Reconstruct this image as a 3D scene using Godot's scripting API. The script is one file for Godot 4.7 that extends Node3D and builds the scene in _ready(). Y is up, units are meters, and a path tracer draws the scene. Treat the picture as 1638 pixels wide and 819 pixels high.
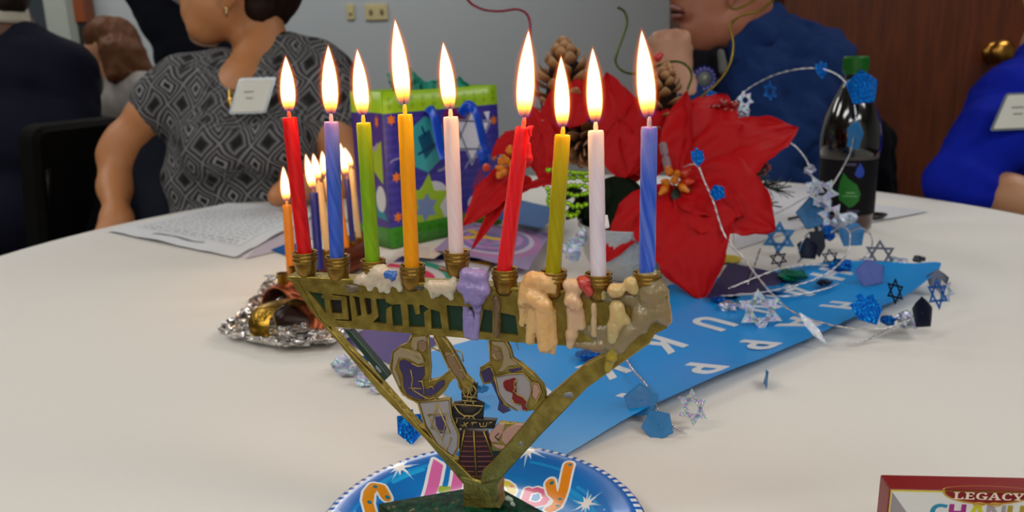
extends Node3D
# Hanukkah table: a brass menorah with nine lit candles on a round white table, a floral centrepiece, garland, gift bag and guests around it.

const F := 1300.0            # focal length in pixels of the 1638 x 819 frame
const CAM := Vector3(0, 1.04, 0)
const TY := 0.74             # height of the table top
const RAD := 0.0174532925
var cam_basis := Basis(Vector3.RIGHT, -14.0 * RAD) * Basis(Vector3.BACK, -1.7 * RAD)
var men_t: Transform3D
var used := {}
var rng := RandomNumberGenerator.new()
var flame_m := []
var wick_m: Material

func _ready() -> void:
	rng.seed = 7
	# ------------------------------------------------------------ camera, sky, lights, exposure
	var cam := Camera3D.new()
	cam.name = "camera"
	cam.fov = 34.97
	cam.near = 0.05
	cam.far = 60.0
	cam.transform = Transform3D(cam_basis, CAM)
	var lens := CameraAttributesPhysical.new()
	lens.frustum_focal_length = 38.1
	lens.frustum_near = 0.05
	lens.frustum_far = 60.0
	lens.frustum_focus_distance = 0.50
	lens.exposure_aperture = 15.0
	cam.attributes = lens
	add_child(cam)
	cam.current = true
	var env := Environment.new()
	env.background_mode = Environment.BG_COLOR
	env.background_color = Color(0.02, 0.022, 0.025)
	env.tonemap_mode = Environment.TONE_MAPPER_LINEAR
	env.tonemap_exposure = 1.22
	env.sdfgi_enabled = true
	env.ssao_enabled = true
	env.ssil_enabled = true
	var we := WorldEnvironment.new()
	we.name = "world_environment"
	we.environment = env
	add_child(we)
	ceiling_lights(1.45)
	# ------------------------------------------------------------ the place, large to small
	build_room()
	build_table()
	build_seats_and_people()
	build_menorah()
	build_candles()
	build_runner()
	build_centerpiece()
	build_gift_bag()
	build_bottle()
	build_far_menorah()
	build_papers()
	build_garland()
	build_plate()
	build_candle_box()

# ---------------------------------------------------------------- room
func ceiling_lights(power: float) -> void:
	var glow := mat(Color(1, 1, 1), 0.6, 0.0, {"emission_enabled": true, "emission": Color(1.0, 0.99, 0.972), "emission_energy_multiplier": 1.6})
	var white := mat(Color(0.85, 0.85, 0.84), 0.5)
	var k := 0
	for p in [Vector2(-2.6, -3.8), Vector2(-0.5, -3.8), Vector2(2.3, -2.0), Vector2(-2.6, -1.6), Vector2(-1.7, 0.3), Vector2(1.8, 0.3), Vector2(-0.9, 1.9), Vector2(0.9, 1.9)]:
		var o := thing("ceiling_light", ["flat ceiling light panel by the back left corner", "flat ceiling light panel above the wide cream wall plate", "flat ceiling light panel before the wooden door", "flat ceiling light panel left of the table", "flat ceiling light panel left of the near table edge", "flat ceiling light panel right of the near table edge", "flat ceiling light panel behind the camera on the left", "flat ceiling light panel behind the camera on the right"][k], "ceiling light", Vector3(p.x, 2.75, p.y), 0.0, "ceiling light panels")
		var st := begin(false)
		for s in [[-0.62, 0.0, 0.04, 0.64], [0.62, 0.0, 0.04, 0.64], [0.0, -0.3, 1.2, 0.04], [0.0, 0.3, 1.2, 0.04]]:
			box(st, Vector3(s[2], 0.03, s[3]), Vector3(s[0], -0.012, s[1]))
		part("frame", fin(st), white, o)
		part("diffuser", box_mesh(Vector3(1.2, 0.012, 0.56)), glow, o, Transform3D(Basis(), Vector3(0, -0.008, 0)))
		var l := AreaLight3D.new()
		l.name = "panel_light"
		l.area_size = Vector2(1.2, 0.56)
		l.light_energy = power
		l.light_color = Color(1.0, 0.99, 0.972)
		l.shadow_enabled = true
		l.set("area_range", 20.0)
		l.set("area_attenuation", 2.0)
		l.transform = Transform3D(Basis(Vector3.RIGHT, -PI / 2), Vector3(0, -0.03, 0))
		o.add_child(l, true)
		k += 1

func build_room() -> void:
	var wall := mat(Color(0.665, 0.69, 0.705), 0.75, 0.0, {"normal_enabled": true, "normal_texture": noise_tex(0.06, true, 256, null, 1.2), "uv1_triplanar": true, "uv1_world_triplanar": true, "uv1_scale": Vector3(3, 3, 3), "normal_scale": 0.25})
	var grain := noise_tex(0.012, false, 512, ramp([Color(0.28, 0.115, 0.032), Color(0.40, 0.18, 0.05), Color(0.33, 0.14, 0.04), Color(0.45, 0.21, 0.062)], [0.0, 0.4, 0.65, 1.0]), 1.0, FastNoiseLite.TYPE_SIMPLEX_SMOOTH, 5)
	var wood := mat(Color(1, 1, 1), 0.42, 0.0, {"albedo_texture": grain, "uv1_triplanar": true, "uv1_world_triplanar": true, "uv1_scale": Vector3(2.4, 0.22, 2.4)})
	var carpet := mat(Color(0.30, 0.27, 0.22), 0.95, 0.0, {"albedo_texture": noise_tex(0.2, false, 256, ramp([Color(0.6, 0.6, 0.6), Color(1, 1, 1)], [0.0, 1.0])), "uv1_triplanar": true, "uv1_scale": Vector3(6, 6, 6)})
	var tile := mat(Color(0.82, 0.82, 0.8), 0.9)
	struct("floor", box_mesh(Vector3(10.4, 0.1, 9.0)), carpet, Transform3D(Basis(), Vector3(0, -0.05, -0.6)))
	struct("ceiling", box_mesh(Vector3(10.4, 0.1, 9.0)), tile, Transform3D(Basis(), Vector3(0, 2.81, -0.6)))
	struct("wall_back", box_mesh(Vector3(10.4, 2.86, 0.12)), wall, Transform3D(Basis(), Vector3(0, 1.38, -5.02)))
	struct("wall_front", box_mesh(Vector3(10.4, 2.86, 0.12)), mat(Color(0.88, 0.88, 0.86), 0.75), Transform3D(Basis(), Vector3(0, 1.38, 2.66)))
	struct("wall_left", box_mesh(Vector3(0.12, 2.86, 9.0)), wall, Transform3D(Basis(), Vector3(-5.2, 1.38, -0.6)))
	# the wood-faced closet that juts out on the right, with its door
	var x0 := at(1240, 0, 2.9).x
	var zf := -3.0
	struct("wall_right", box_mesh(Vector3(4.2, 2.76, 1.95)), wood, Transform3D(Basis(), Vector3(x0 + 2.1, 1.38, zf - 0.985)))
	struct("wall_side", box_mesh(Vector3(0.12, 2.86, 7.0)), wall, Transform3D(Basis(), Vector3(4.6, 1.38, 0.4)))
	var dl := x0 + 0.02
	var dr := at(1632, 30, 2.94).x
	var door := struct("door_1", box_mesh(Vector3(dr - dl, 2.06, 0.04), 0.003), wood, Transform3D(Basis(), Vector3((dl + dr) / 2, 1.04, zf + 0.012)))
	var brass := mat(Color(0.72, 0.52, 0.24), 0.28, 1.0)
	var kp := at(1586, 84, 2.9) - door.position
	var st := begin()
	lathe(st, [Vector2(0.0, 0.0), Vector2(0.036, 0.0), Vector2(0.037, 0.004), Vector2(0.030, 0.009), Vector2(0.013, 0.012), Vector2(0.012, 0.030), Vector2(0.030, 0.036), Vector2(0.042, 0.048), Vector2(0.044, 0.060), Vector2(0.036, 0.072), Vector2(0.020, 0.078), Vector2(0.0, 0.079)], 28, Transform3D(Basis(Vector3.RIGHT, PI / 2), Vector3(kp.x, kp.y, 0.02)))
	part("door_knob", fin(st), brass, door)
	st = begin(false)
	box(st, Vector3(0.09, 2.12, 0.06), Vector3(dr + 0.058, 1.06, zf + 0.012), 0.006)
	struct("trim_1", fin(st), mat(Color(0.2, 0.085, 0.035), 0.4))
	# the far left corner: a grey pillar, a slate door and a brown post
	var a := at(70, 10, 4.55)
	var b := at(105, 10, 4.55)
	var c := at(131, 10, 4.62)
	st = begin(false)
	extr(st, PackedVector2Array([Vector2(a.x, 4.9), Vector2(a.x, -a.z), Vector2(b.x, -b.z), Vector2(c.x, 4.93)]), 0.0, 2.75, 0.0, Transform3D(Basis(Vector3.RIGHT, -PI / 2), Vector3.ZERO))
	struct("trim_2", fin(st), mat(Color(0.62, 0.645, 0.61), 0.75))
	var e := at(-40, 10, 4.7)
	struct("door_2", box_mesh(Vector3(a.x - e.x, 2.1, 0.05), 0.004), mat(Color(0.2, 0.235, 0.26), 0.5), Transform3D(Basis(), Vector3((a.x + e.x) / 2, 1.05, -4.9)))
	var g := at(132, 20, 4.72)
	var h := at(151, 20, 4.72)
	var pb := at(140, 37, 4.72).y
	var post := thing("wooden_cabinet", "narrow orange-brown wooden cabinet on a dark base by the grey pillar", "cabinet", Vector3((g.x + h.x) / 2, 0, -4.88))
	part("cabinet_body", box_mesh(Vector3(h.x - g.x, 2.0 - pb, 0.12), 0.004), mat(Color(0.5, 0.23, 0.06), 0.5), post, Transform3D(Basis(), Vector3(0, (2.0 + pb) / 2, 0)))
	part("cabinet_base", box_mesh(Vector3(h.x - g.x - 0.01, pb, 0.1), 0.004), mat(Color(0.09, 0.07, 0.055), 0.6), post, Transform3D(Basis(), Vector3(0, pb / 2, 0)))
	# two plates on the back wall
	var cream := mat(Color(0.74, 0.69, 0.50), 0.45)
	var slot := mat(Color(0.42, 0.38, 0.25), 0.5)
	var wz := -4.96
	var p1 := at(560.5, 19.5, 4.74)
	var s1 := thing("wall_socket", "small upright cream wall plate left of the wide one on the grey wall", "wall plate", Vector3(p1.x, p1.y, wz))
	part("cover_plate", box_mesh(Vector3(0.045, 0.088, 0.012), 0.004), cream, s1, Transform3D(Basis(), Vector3(0, 0, 0.006)))
	part("jack", box_mesh(Vector3(0.018, 0.016, 0.006), 0.002), slot, s1, Transform3D(Basis(), Vector3(0, -0.012, 0.013)))
	var p2 := at(602, 19.5, 4.74)
	var s2 := thing("wall_socket", "wide cream double wall plate on the grey wall, right of the small one", "wall plate", Vector3(p2.x, p2.y, wz))
	part("cover_plate", box_mesh(Vector3(0.132, 0.092, 0.012), 0.004), cream, s2, Transform3D(Basis(), Vector3(0, 0, 0.006)))
	for sx in [-0.032, 0.032]:
		part("toggle", box_mesh(Vector3(0.02, 0.03, 0.01), 0.003), slot, s2, Transform3D(Basis(), Vector3(sx, 0, 0.014)))

# ---------------------------------------------------------------- table
func build_table() -> void:
	var ctr := Vector3(0.036, 0, -1.14)
	var r := 0.907
	var n := FastNoiseLite.new()
	n.seed = 3
	n.frequency = 2.2
	n.fractal_octaves = 3
	var cloth := mat(Color(0.875, 0.865, 0.845), 0.85, 0.0, {"normal_enabled": true, "normal_texture": noise_tex(0.35, true, 256, null, 2.0), "uv1_triplanar": true, "uv1_scale": Vector3(7, 7, 7), "normal_scale": 0.12})
	var st := begin()
	var na := 160
	var rings := []
	var rad := []
	for i in 40:
		rad.append([r * 0.985 * pow((i + 1) / 40.0, 0.8), 0.0])
	for q in [[0.992, -0.0012], [0.998, -0.004], [1.002, -0.010], [1.004, -0.03], [1.006, -0.10], [1.007, -0.2], [1.010, -0.34], [1.012, -0.48], [1.014, -0.62], [1.016, -0.738]]:
		rad.append([r * q[0], q[1]])
	for q in rad:
		var ring := []
		for k in na:
			var a := TAU * k / na
			var rr: float = q[0]
			var y: float = TY + q[1]
			if q[1] < -0.02:
				rr += sin(a * 17.0 + sin(a * 5.0) * 1.4) * 0.011 * minf(1.0, -q[1] / 0.4)
			elif q[1] == 0.0:
				var p := Vector2(cos(a), sin(a)) * rr
				var w := n.get_noise_2d(p.x * 1.0 + p.y * 0.6, (p.y - p.x * 0.6) * 0.28)
				y -= absf(w) * 0.0032
				# fold lines left from the ironing
				for ln in [[0.35, 0.94, 0.21], [-0.8, 0.6, 0.37], [0.1, -0.99, 0.42]]:
					var dd: float = absf(p.x * ln[0] + p.y * ln[1] - ln[2])
					y -= 0.0007 * exp(-dd * dd / 0.00012)
			ring.append(ctr + Vector3(cos(a) * rr, y, sin(a) * rr))
		rings.append(ring)
	for k in na:
		tri(st, ctr + Vector3(0, TY - 0.0005, 0), rings[0][(k + 1) % na], rings[0][k])
	for i in rings.size() - 1:
		for k in na:
			var k2 := (k + 1) % na
			quad(st, rings[i][k], rings[i][k2], rings[i + 1][k2], rings[i + 1][k])
	var t := part("tablecloth", fin(st), cloth)
	tag(t, "white cloth covering the whole round table", "tablecloth")


# ---------------------------------------------------------------- chairs and guests
func chair(called: String, label: String, where: Vector3, turn: float, m: Material, back_h := 0.92, w := 0.46, group := "") -> Node3D:
	var o := thing(called, label, "chair", where, turn, group)
	# the seat looks towards -z of the chair
	part("seat", plate_of(rounded_rect(w, 0.44, 0.05), 0.0, 0.06, 0.015, Transform3D(Basis(Vector3.RIGHT, -PI / 2), Vector3(0, 0.37, 0))), m, o)
	part("backrest", plate_of(rounded_rect(w, back_h - 0.5, 0.035), -0.025, 0.025, 0.012, Transform3D(Basis(Vector3.RIGHT, 0.12), Vector3(0, 0.5 + (back_h - 0.5) / 2, 0.235))), m, o)
	var metal := mat(Color(0.08, 0.08, 0.085), 0.35, 0.6)
	for sx in [-1.0, 1.0]:
		var st := begin()
		tube(st, [Vector3(sx * (w / 2 - 0.03), 0, -0.2), Vector3(sx * (w / 2 - 0.03), 0.42, -0.17)], 0.012, 10)
		part("leg", fin(st), metal, o)
		st = begin()
		tube(st, curve([Vector3(sx * (w / 2 - 0.03), 0, 0.24), Vector3(sx * (w / 2 - 0.03), 0.42, 0.19), Vector3(sx * (w / 2 - 0.03), 0.55, 0.225), Vector3(sx * (w / 2 - 0.03), back_h - 0.1, 0.265)], 3), 0.012, 10)
		part("leg", fin(st), metal, o)
	return o

func yaw_to(from: Vector3, to: Vector3) -> float:
	var d := to - from
	return atan2(-d.x, -d.z)

# patterned knit: concentric diamonds in greys with slanting hatch
func blouse_print() -> ImageTexture:
	var n := 256
	var im := blank(n, n, Color(0.1, 0.1, 0.1))
	for y in n:
		for x in n:
			var u := float(x) / n * 2.0
			var v := float(y) / n * 2.0
			u += 0.05 * sin(v * TAU) + 0.035 * sin(v * TAU * 1.5 + u * PI) + 2.0
			v += 0.05 * sin(u * TAU * 0.5) + 0.03 * cos(u * TAU) + 2.0
			var cx := absf(fmod(u, 1.0) - 0.5) * 2.0
			var cy := absf(fmod(v, 1.0) - 0.5) * 2.0
			var d := cx + cy
			var g := 0.24
			if d < 0.22:
				g = 0.13
			elif d < 0.42:
				g = 0.60
			elif d < 0.58:
				g = 0.15
			elif d < 0.74:
				g = 0.50
			elif d > 0.92 and d < 1.08:
				g = 0.56
			elif d > 1.3 and d < 1.5:
				g = 0.50
			elif d > 1.66:
				g = 0.14
			if (x + y * 2) % 7 < 3:
				g *= 0.75
			elif (x * 2 - y + 1024) % 9 < 2:
				g = lerpf(g, 0.4, 0.5)
			im.set_pixel(x, y, Color(g, g, g * 1.02))
	return tex(im)

func five_fingers(caps: Array, wrist: Vector3, palm: Vector3, side: Vector3, down: Vector3, curl: float, s := 1.0) -> void:
	# palm as three rays, four bent fingers of unequal length, a thumb from the side
	var dir := (palm - wrist).normalized()
	var lens := [0.070, 0.080, 0.074, 0.058]
	caps.append(cp(wrist, palm - side * 0.018 * s, 0.026 * s, 0.017 * s))
	caps.append(cp(wrist, palm + side * 0.020 * s, 0.026 * s, 0.016 * s))
	for i in 4:
		var root := palm + side * (0.031 - i * 0.0205) * s
		var a: float = lens[i] * s
		var d1 := (dir + down * curl * 0.6).normalized()
		var d2 := (dir * (1.0 - curl) + down * curl * 1.2).normalized()
		var d3 := (dir * (1.0 - curl * 1.6) + down * curl).normalized()
		var k1 := root + d1 * a * 0.45
		var k2 := k1 + d2 * a * 0.32
		caps.append(cp(root - dir * 0.02, k1, 0.0098 * s, 0.0092 * s))
		caps.append(cp(k1, k2, 0.0092 * s, 0.0084 * s))
		caps.append(cp(k2, k2 + d3 * a * 0.26, 0.0084 * s, 0.0072 * s))
	var tb0 := wrist + dir * 0.03 * s + side * 0.03 * s
	var tb1 := tb0 + (dir * 0.7 + side * 0.5 + down * 0.35).normalized() * 0.04 * s
	caps.append(cp(tb0, tb1, 0.013 * s, 0.011 * s))
	caps.append(cp(tb1, tb1 + (dir + down * 0.3).normalized() * 0.03 * s, 0.0108 * s, 0.0085 * s))

func hair_bump(sd: int, amp := 0.006) -> Callable:
	var n := FastNoiseLite.new()
	n.seed = sd
	n.frequency = 34.0
	return func(p: Vector3) -> float: return n.get_noise_3d(p.x, p.y * 0.25, p.z) * amp

func cloth_bump(sd: int, amp := 0.008, fr := 9.0) -> Callable:
	var n := FastNoiseLite.new()
	n.seed = sd
	n.frequency = fr
	n.fractal_octaves = 2
	return func(p: Vector3) -> float: return -absf(n.get_noise_3d(p.x + p.y * 0.5, p.y * 0.8, p.z)) * amp + amp * 0.3

func shifted(caps: Array, o: Vector3) -> Array:
	var out := []
	for c in caps:
		out.append([c[0] - o, c[1] - o, c[2], c[3]])
	return out

# trousers and shoes of a seated guest: hips on the seat, knees forward, feet on the floor
func seated_legs(hip: Vector3, fwd: Vector3, side: Vector3, r := 0.082) -> Array:
	var out := [cp(hip - side * 0.09, hip + side * 0.09, 0.125, 0.125)]
	for s in [-1.0, 1.0]:
		var h: Vector3 = hip + side * 0.095 * s
		var k: Vector3 = h + fwd * 0.12 + Vector3(0, -0.01, 0)
		k.y = 0.5
		var a := k - fwd * 0.02
		a.y = 0.075
		out.append(cp(h, k, r * 1.12, r * 0.8))
		out.append(cp(k, a, r * 0.78, r * 0.5))
	return out

func shoes(o: Node3D, hip: Vector3, fwd: Vector3, side: Vector3, m: Material) -> void:
	for s in [-1.0, 1.0]:
		var a: Vector3 = hip + side * 0.095 * s + fwd * 0.08 - o.position
		a.y = 0.046 - o.position.y
		part("shoe", blob([cp(a - fwd * 0.03, a + fwd * 0.05, 0.045, 0.042), cp(a + fwd * 0.05, a + fwd * 0.13, 0.042, 0.038)], 0.012, 0.02), m, o)

func build_seats_and_people() -> void:
	var ctr := Vector3(0.036, 0, -1.14)
	var black := mat(Color(0.035, 0.033, 0.032), 0.8)
	var navy_cloth := mat(Color(0.045, 0.055, 0.085), 0.85)
	var skin_n := noise_tex(0.2, true, 128, null, 1.0)
	var skin := func(c: Color) -> StandardMaterial3D: return mat(c, 0.5, 0.0, {"subsurf_scatter_enabled": true, "subsurf_scatter_strength": 0.12})
	var shoe_m := mat(Color(0.04, 0.035, 0.03), 0.5)
	var weave := noise_tex(0.4, true, 256, null, 3.0)
	var fabric := func(c: Color) -> StandardMaterial3D: return mat(c, 0.9, 0.0, {"normal_enabled": true, "normal_texture": weave, "uv1_triplanar": true, "uv1_scale": Vector3(10, 10, 10), "normal_scale": 0.3})

	# empty black chair at the left
	var cc := (at(35, 202, 1.98) + at(208, 189, 1.98)) / 2.0
	var ctop := cc.y
	cc.y = 0.0
	var tc := yaw_to(ctr, cc) + 0.35
	var cb := Basis(Vector3.UP, tc)
	chair("chair", "empty black upholstered chair on the far left with its back to the table", cc - cb * Vector3(0, 0, 0.25), tc, black, ctop + 0.004, 0.30)

	# ---- the woman in the patterned blouse
	var d := 1.86
	var seat := at(385, 420, d + 0.05)
	seat.y = 0.47
	var fwd := (ctr - seat)
	fwd.y = 0.0
	fwd = fwd.normalized()
	var side := fwd.cross(Vector3.UP).normalized()
	var w := thing("person", "woman with short brown hair in a black and grey diamond-patterned blouse, looking left", "person", Vector3(seat.x, 0, seat.z))
	var o := w.position
	var hip := seat + Vector3(0, 0.12, 0)
	var neck := at(412, 104, d)
	var ls := at(285, 150, d - 0.02)
	var rs := at(520, 128, d + 0.03)
	var el := at(187, 250, d - 0.03)
	var hand := at(187, 352, d - 0.13)
	var el2 := at(560, 294, d - 0.02)
	var hand2 := at(518, 297, d - 0.10)
	var body := [
		cp(at(405, 20, d + 0.02), at(425, 90, d + 0.02), 0.060, 0.062), cp(at(408, 84, d - 0.01), at(392, 132, d - 0.07), 0.042, 0.034), cp(at(392, 120, d - 0.07), at(379, 142, d - 0.09), 0.02, 0.008),
		cp(at(392, -48, d + 0.01), at(378, -55, d + 0.0), 0.098, 0.096), cp(at(390, -15, d), at(352, 18, d - 0.02), 0.082, 0.062),
		cp(at(345, 8, d - 0.02), at(324, 42, d - 0.02), 0.052, 0.030), cp(at(322, 46, d - 0.02), at(330, 50, d - 0.02), 0.022, 0.026),
		cp(at(312, -20, d), at(311, 8, d), 0.030, 0.022), cp(at(308, 10, d), at(306, 18, d), 0.016, 0.014), cp(at(308, 26, d), at(309, 30, d), 0.014, 0.014),
		cp(at(300, -28, d), at(290, -14, d), 0.010, 0.014), cp(at(315, -60, d), at(320, -30, d), 0.03, 0.03),
		cp(ls, rs, 0.05, 0.05), cp(at(390, 170, d), at(385, 300, d + 0.03), 0.11, 0.11),
		cp(ls, at(238, 184, d - 0.03), 0.046, 0.042), cp(at(238, 184, d - 0.03), at(200, 226, d - 0.03), 0.042, 0.038), cp(at(200, 226, d - 0.03), el, 0.038, 0.036), cp(el, at(184, 300, d - 0.06), 0.037, 0.032), cp(at(184, 300, d - 0.06), hand, 0.032, 0.026),
		cp(rs, at(525, 215, d), 0.055, 0.05), cp(at(525, 215, d), el2, 0.05, 0.042), cp(el2, hand2, 0.042, 0.028)]
	five_fingers(body, hand, hand + Vector3(0.01, -0.07, 0.05), side, -fwd, 0.3, 0.9)
	five_fingers(body, hand2, hand2 + (hand2 - el2).normalized() * 0.075, Vector3(0, 0.3, 1).normalized(), Vector3.DOWN, 0.25, 0.9)
	var wskin: StandardMaterial3D = skin.call(Color(0.73, 0.49, 0.31))
	part("body", blob(shifted(body, o), 0.0095, 0.03), wskin, w)
	part("lips", blob(shifted([cp(at(298, 11, d - 0.02), at(310, 14, d - 0.045), 0.0075, 0.005), cp(at(300, 22, d - 0.02), at(310, 21, d - 0.045), 0.008, 0.005)], o), 0.003, 0.003), skin.call(Color(0.62, 0.33, 0.25)), w)
	# ear with its hoop
	var ear := at(361, 4, d - 0.085)
	part("ear", blob(shifted([cp(at(364, -14, d - 0.098), at(368, -4, d - 0.098), 0.018, 0.015), cp(at(368, -4, d - 0.098), at(362, 11, d - 0.096), 0.013, 0.009)], o), 0.005, 0.01), wskin, w)
	var st := begin()
	var ring := []
	for i in 17:
		ring.append(at(362, 18, d - 0.10) - o + Vector3(cos(TAU * i / 16) * 0.003, sin(TAU * i / 16) * 0.011, cos(TAU * i / 16) * 0.008))
	tube(st, ring, 0.0028, 6)
	part("earring", fin(st), mat(Color(0.85, 0.72, 0.5), 0.2, 1.0), w)
	part("hair", blob(shifted([
		cp(at(412, -62, d + 0.02), at(372, -78, d), 0.108, 0.104), cp(at(425, -40, d + 0.03), at(432, -6, d + 0.03), 0.092, 0.06), cp(at(436, -10, d + 0.03), at(430, 14, d + 0.03), 0.058, 0.044),
		cp(at(408, -20, d - 0.03), at(412, 12, d - 0.03), 0.06, 0.036), cp(at(340, -95, d), at(326, -70, d), 0.05, 0.04)], o), 0.008, 0.03, hair_bump(4)), mat(Color(0.13, 0.065, 0.04), 0.6, 0.0, {"metallic_specular": 0.3}), w)
	var chest := at(345, 235, d - 0.10)
	var chest2 := at(440, 235, d - 0.08)
	var top := [
		cp(at(312, 132, d), at(300, 150, d), 0.062, 0.066), cp(at(500, 105, d + 0.03), at(515, 130, d + 0.03), 0.060, 0.066), cp(at(318, 140, d), at(362, 108, d - 0.01), 0.060, 0.036), cp(at(352, 112, d - 0.03), at(354, 175, d - 0.08), 0.042, 0.05), cp(at(452, 84, d + 0.0), at(418, 150, d - 0.06), 0.034, 0.046), cp(at(356, 175, d - 0.06), at(430, 165, d - 0.05), 0.05, 0.055),
		cp(at(462, 78, d + 0.02), at(508, 115, d + 0.03), 0.034, 0.062), cp(at(340, 170, d + 0.01), at(480, 160, d + 0.03), 0.105, 0.105),
		cp(chest, at(356, 200, d - 0.04), 0.078, 0.07), cp(chest2, at(445, 195, d - 0.03), 0.078, 0.07), cp(at(360, 220, d + 0.01), at(460, 215, d + 0.03), 0.12, 0.12),
		cp(at(345, 290, d + 0.015), at(450, 290, d + 0.03), 0.118, 0.118), cp(at(360, 335, d + 0.07), at(440, 370, d + 0.09), 0.125, 0.13), cp(hip - side * 0.07, hip + side * 0.07, 0.14, 0.14),
		cp(ls, at(263, 170, d - 0.02), 0.068, 0.064), cp(at(300, 145, d), at(262, 165, d - 0.02), 0.07, 0.066), cp(rs, at(527, 185, d + 0.01), 0.07, 0.066)]
	var blouse_m := mat(Color(1, 1, 1), 0.85, 0.0, {"albedo_texture": blouse_print(), "uv1_triplanar": true, "uv1_scale": Vector3(7.5, 6.3, 7.5), "uv1_triplanar_sharpness": 6.0})
	part("blouse", blob(shifted(top, o), 0.0105, 0.035, cloth_bump(3, 0.007, 7.0)), blouse_m, w)
	part("trousers", blob(shifted(seated_legs(hip, fwd, side), o), 0.014, 0.03), mat(Color(0.06, 0.07, 0.11), 0.85), w)
	shoes(w, hip, fwd, side, shoe_m)
	# pendant
	part("pendant", blob(shifted([cp(at(369, 146, d - 0.14), at(370, 168, d - 0.15), 0.006, 0.007), cp(at(371, 158, d - 0.15), at(366, 162, d - 0.15), 0.006, 0.005)], o), 0.003, 0.004), mat(Color(0.75, 0.6, 0.3), 0.3, 1.0), w)
	# name tag
	badge("name_tag", "blank white name tag in a clear holder on the patterned blouse", at(404, 153, d - 0.165), 0.066, 0.066, Basis(Vector3.UP, 0.12) * Basis(Vector3.RIGHT, -0.22), 0.36)
	var wc := seat - fwd * 0.15
	wc.y = 0.0
	chair("chair", "dark navy upholstered chair that the woman in the patterned blouse leans her arm on", wc + Vector3(-0.02, 0, -0.02), atan2(-fwd.x, -fwd.z) , navy_cloth, 0.9, 0.46)
	# its padded side wing, over which her arm hangs
	var jk := thing("jacket", "dark navy jacket hung over the chair beneath the woman's bent arm", "jacket", Vector3.ZERO)
	part("coat", blob([cp(at(222, 228, d + 0.0), at(296, 232, d + 0.02), 0.03, 0.03), cp(at(226, 232, d - 0.0), at(226, 372, d - 0.02), 0.034, 0.05), cp(at(262, 232, d), at(262, 380, d - 0.01), 0.04, 0.055), cp(at(300, 240, d + 0.04), at(300, 390, d + 0.03), 0.035, 0.06), cp(at(226, 372, d - 0.02), at(240, 560, d - 0.02), 0.05, 0.05), cp(at(262, 380, d - 0.01), at(290, 560, d), 0.055, 0.055)], 0.011, 0.03, cloth_bump(8, 0.014, 10.0)), fabric.call(Color(0.105, 0.12, 0.165)), jk)

	# ---- the man in the blue pullover
	d = 2.06
	seat = at(1240, 400, d + 0.12)
	seat.y = 0.47
	fwd = (ctr - seat)
	fwd.y = 0.0
	fwd = (fwd.normalized() + Vector3(-0.55, 0, 0)).normalized()
	side = fwd.cross(Vector3.UP).normalized()
	hip = seat + Vector3(0, 0.13, 0)
	var m := thing("person", "man in a blue zip-neck pullover with a fist at his mouth, behind the pine cones", "person", Vector3(seat.x, 0, seat.z))
	o = m.position
	var mskin: StandardMaterial3D = skin.call(Color(0.64, 0.40, 0.30))
	var mb := [
		cp(at(1160, -70, d), at(1190, -80, d + 0.02), 0.1, 0.1), cp(at(1150, -20, d), at(1175, 0, d), 0.085, 0.08), cp(at(1130, 30, d), at(1118, 52, d), 0.055, 0.04), cp(at(1118, 48, d - 0.01), at(1124, 62, d), 0.032, 0.032),
		cp(at(1150, 40, d - 0.02), at(1170, 45, d), 0.06, 0.065), cp(at(1100, -12, d), at(1101, 8, d), 0.032, 0.024), cp(at(1093, 9, d), at(1092, 13, d), 0.014, 0.012), cp(at(1093, 26, d), at(1096, 32, d), 0.013, 0.014),
		cp(at(1086, -22, d), at(1077, -8, d), 0.012, 0.016), cp(at(1106, -60, d), at(1104, -30, d), 0.035, 0.035), cp(at(1192, 10, d + 0.02), at(1205, 80, d + 0.06), 0.066, 0.066), cp(at(1215, 100, d + 0.10), at(1240, 300, d + 0.14), 0.07, 0.07)]
	part("body", blob(shifted(mb, o), 0.0095, 0.028), mskin, m)
	part("ear", blob(shifted([cp(at(1172, -22, d - 0.088), at(1174, -8, d - 0.088), 0.015, 0.013), cp(at(1174, -8, d - 0.088), at(1169, 6, d - 0.086), 0.012, 0.008)], o), 0.005, 0.01), mskin, m)
	part("lips", blob(shifted([cp(at(1077, 12, d - 0.005), at(1090, 16, d - 0.042), 0.009, 0.006), cp(at(1080, 27, d - 0.005), at(1091, 26, d - 0.038), 0.010, 0.006)], o), 0.003, 0.003), skin.call(Color(0.50, 0.25, 0.21)), m)
	part("mouth_line", blob(shifted([cp(at(1075, 19, d - 0.008), at(1094, 21, d - 0.044), 0.0035, 0.0025)], o), 0.0015, 0.001), mat(Color(0.12, 0.04, 0.04), 0.7), m)
	part("hair", blob(shifted([cp(at(1195, -95, d + 0.02), at(1170, -105, d), 0.1, 0.1), cp(at(1215, -60, d + 0.03), at(1218, -20, d + 0.03), 0.08, 0.06)], o), 0.009, 0.03, hair_bump(9)), mat(Color(0.25, 0.22, 0.2), 0.6), m)
	var pull: StandardMaterial3D = fabric.call(Color(0.10, 0.19, 0.38))
	var sh := at(1308, 105, d - 0.02)
	var elb := at(1215, 300, d - 0.08)
	var wr := at(1098, 150, d - 0.10)
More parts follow.
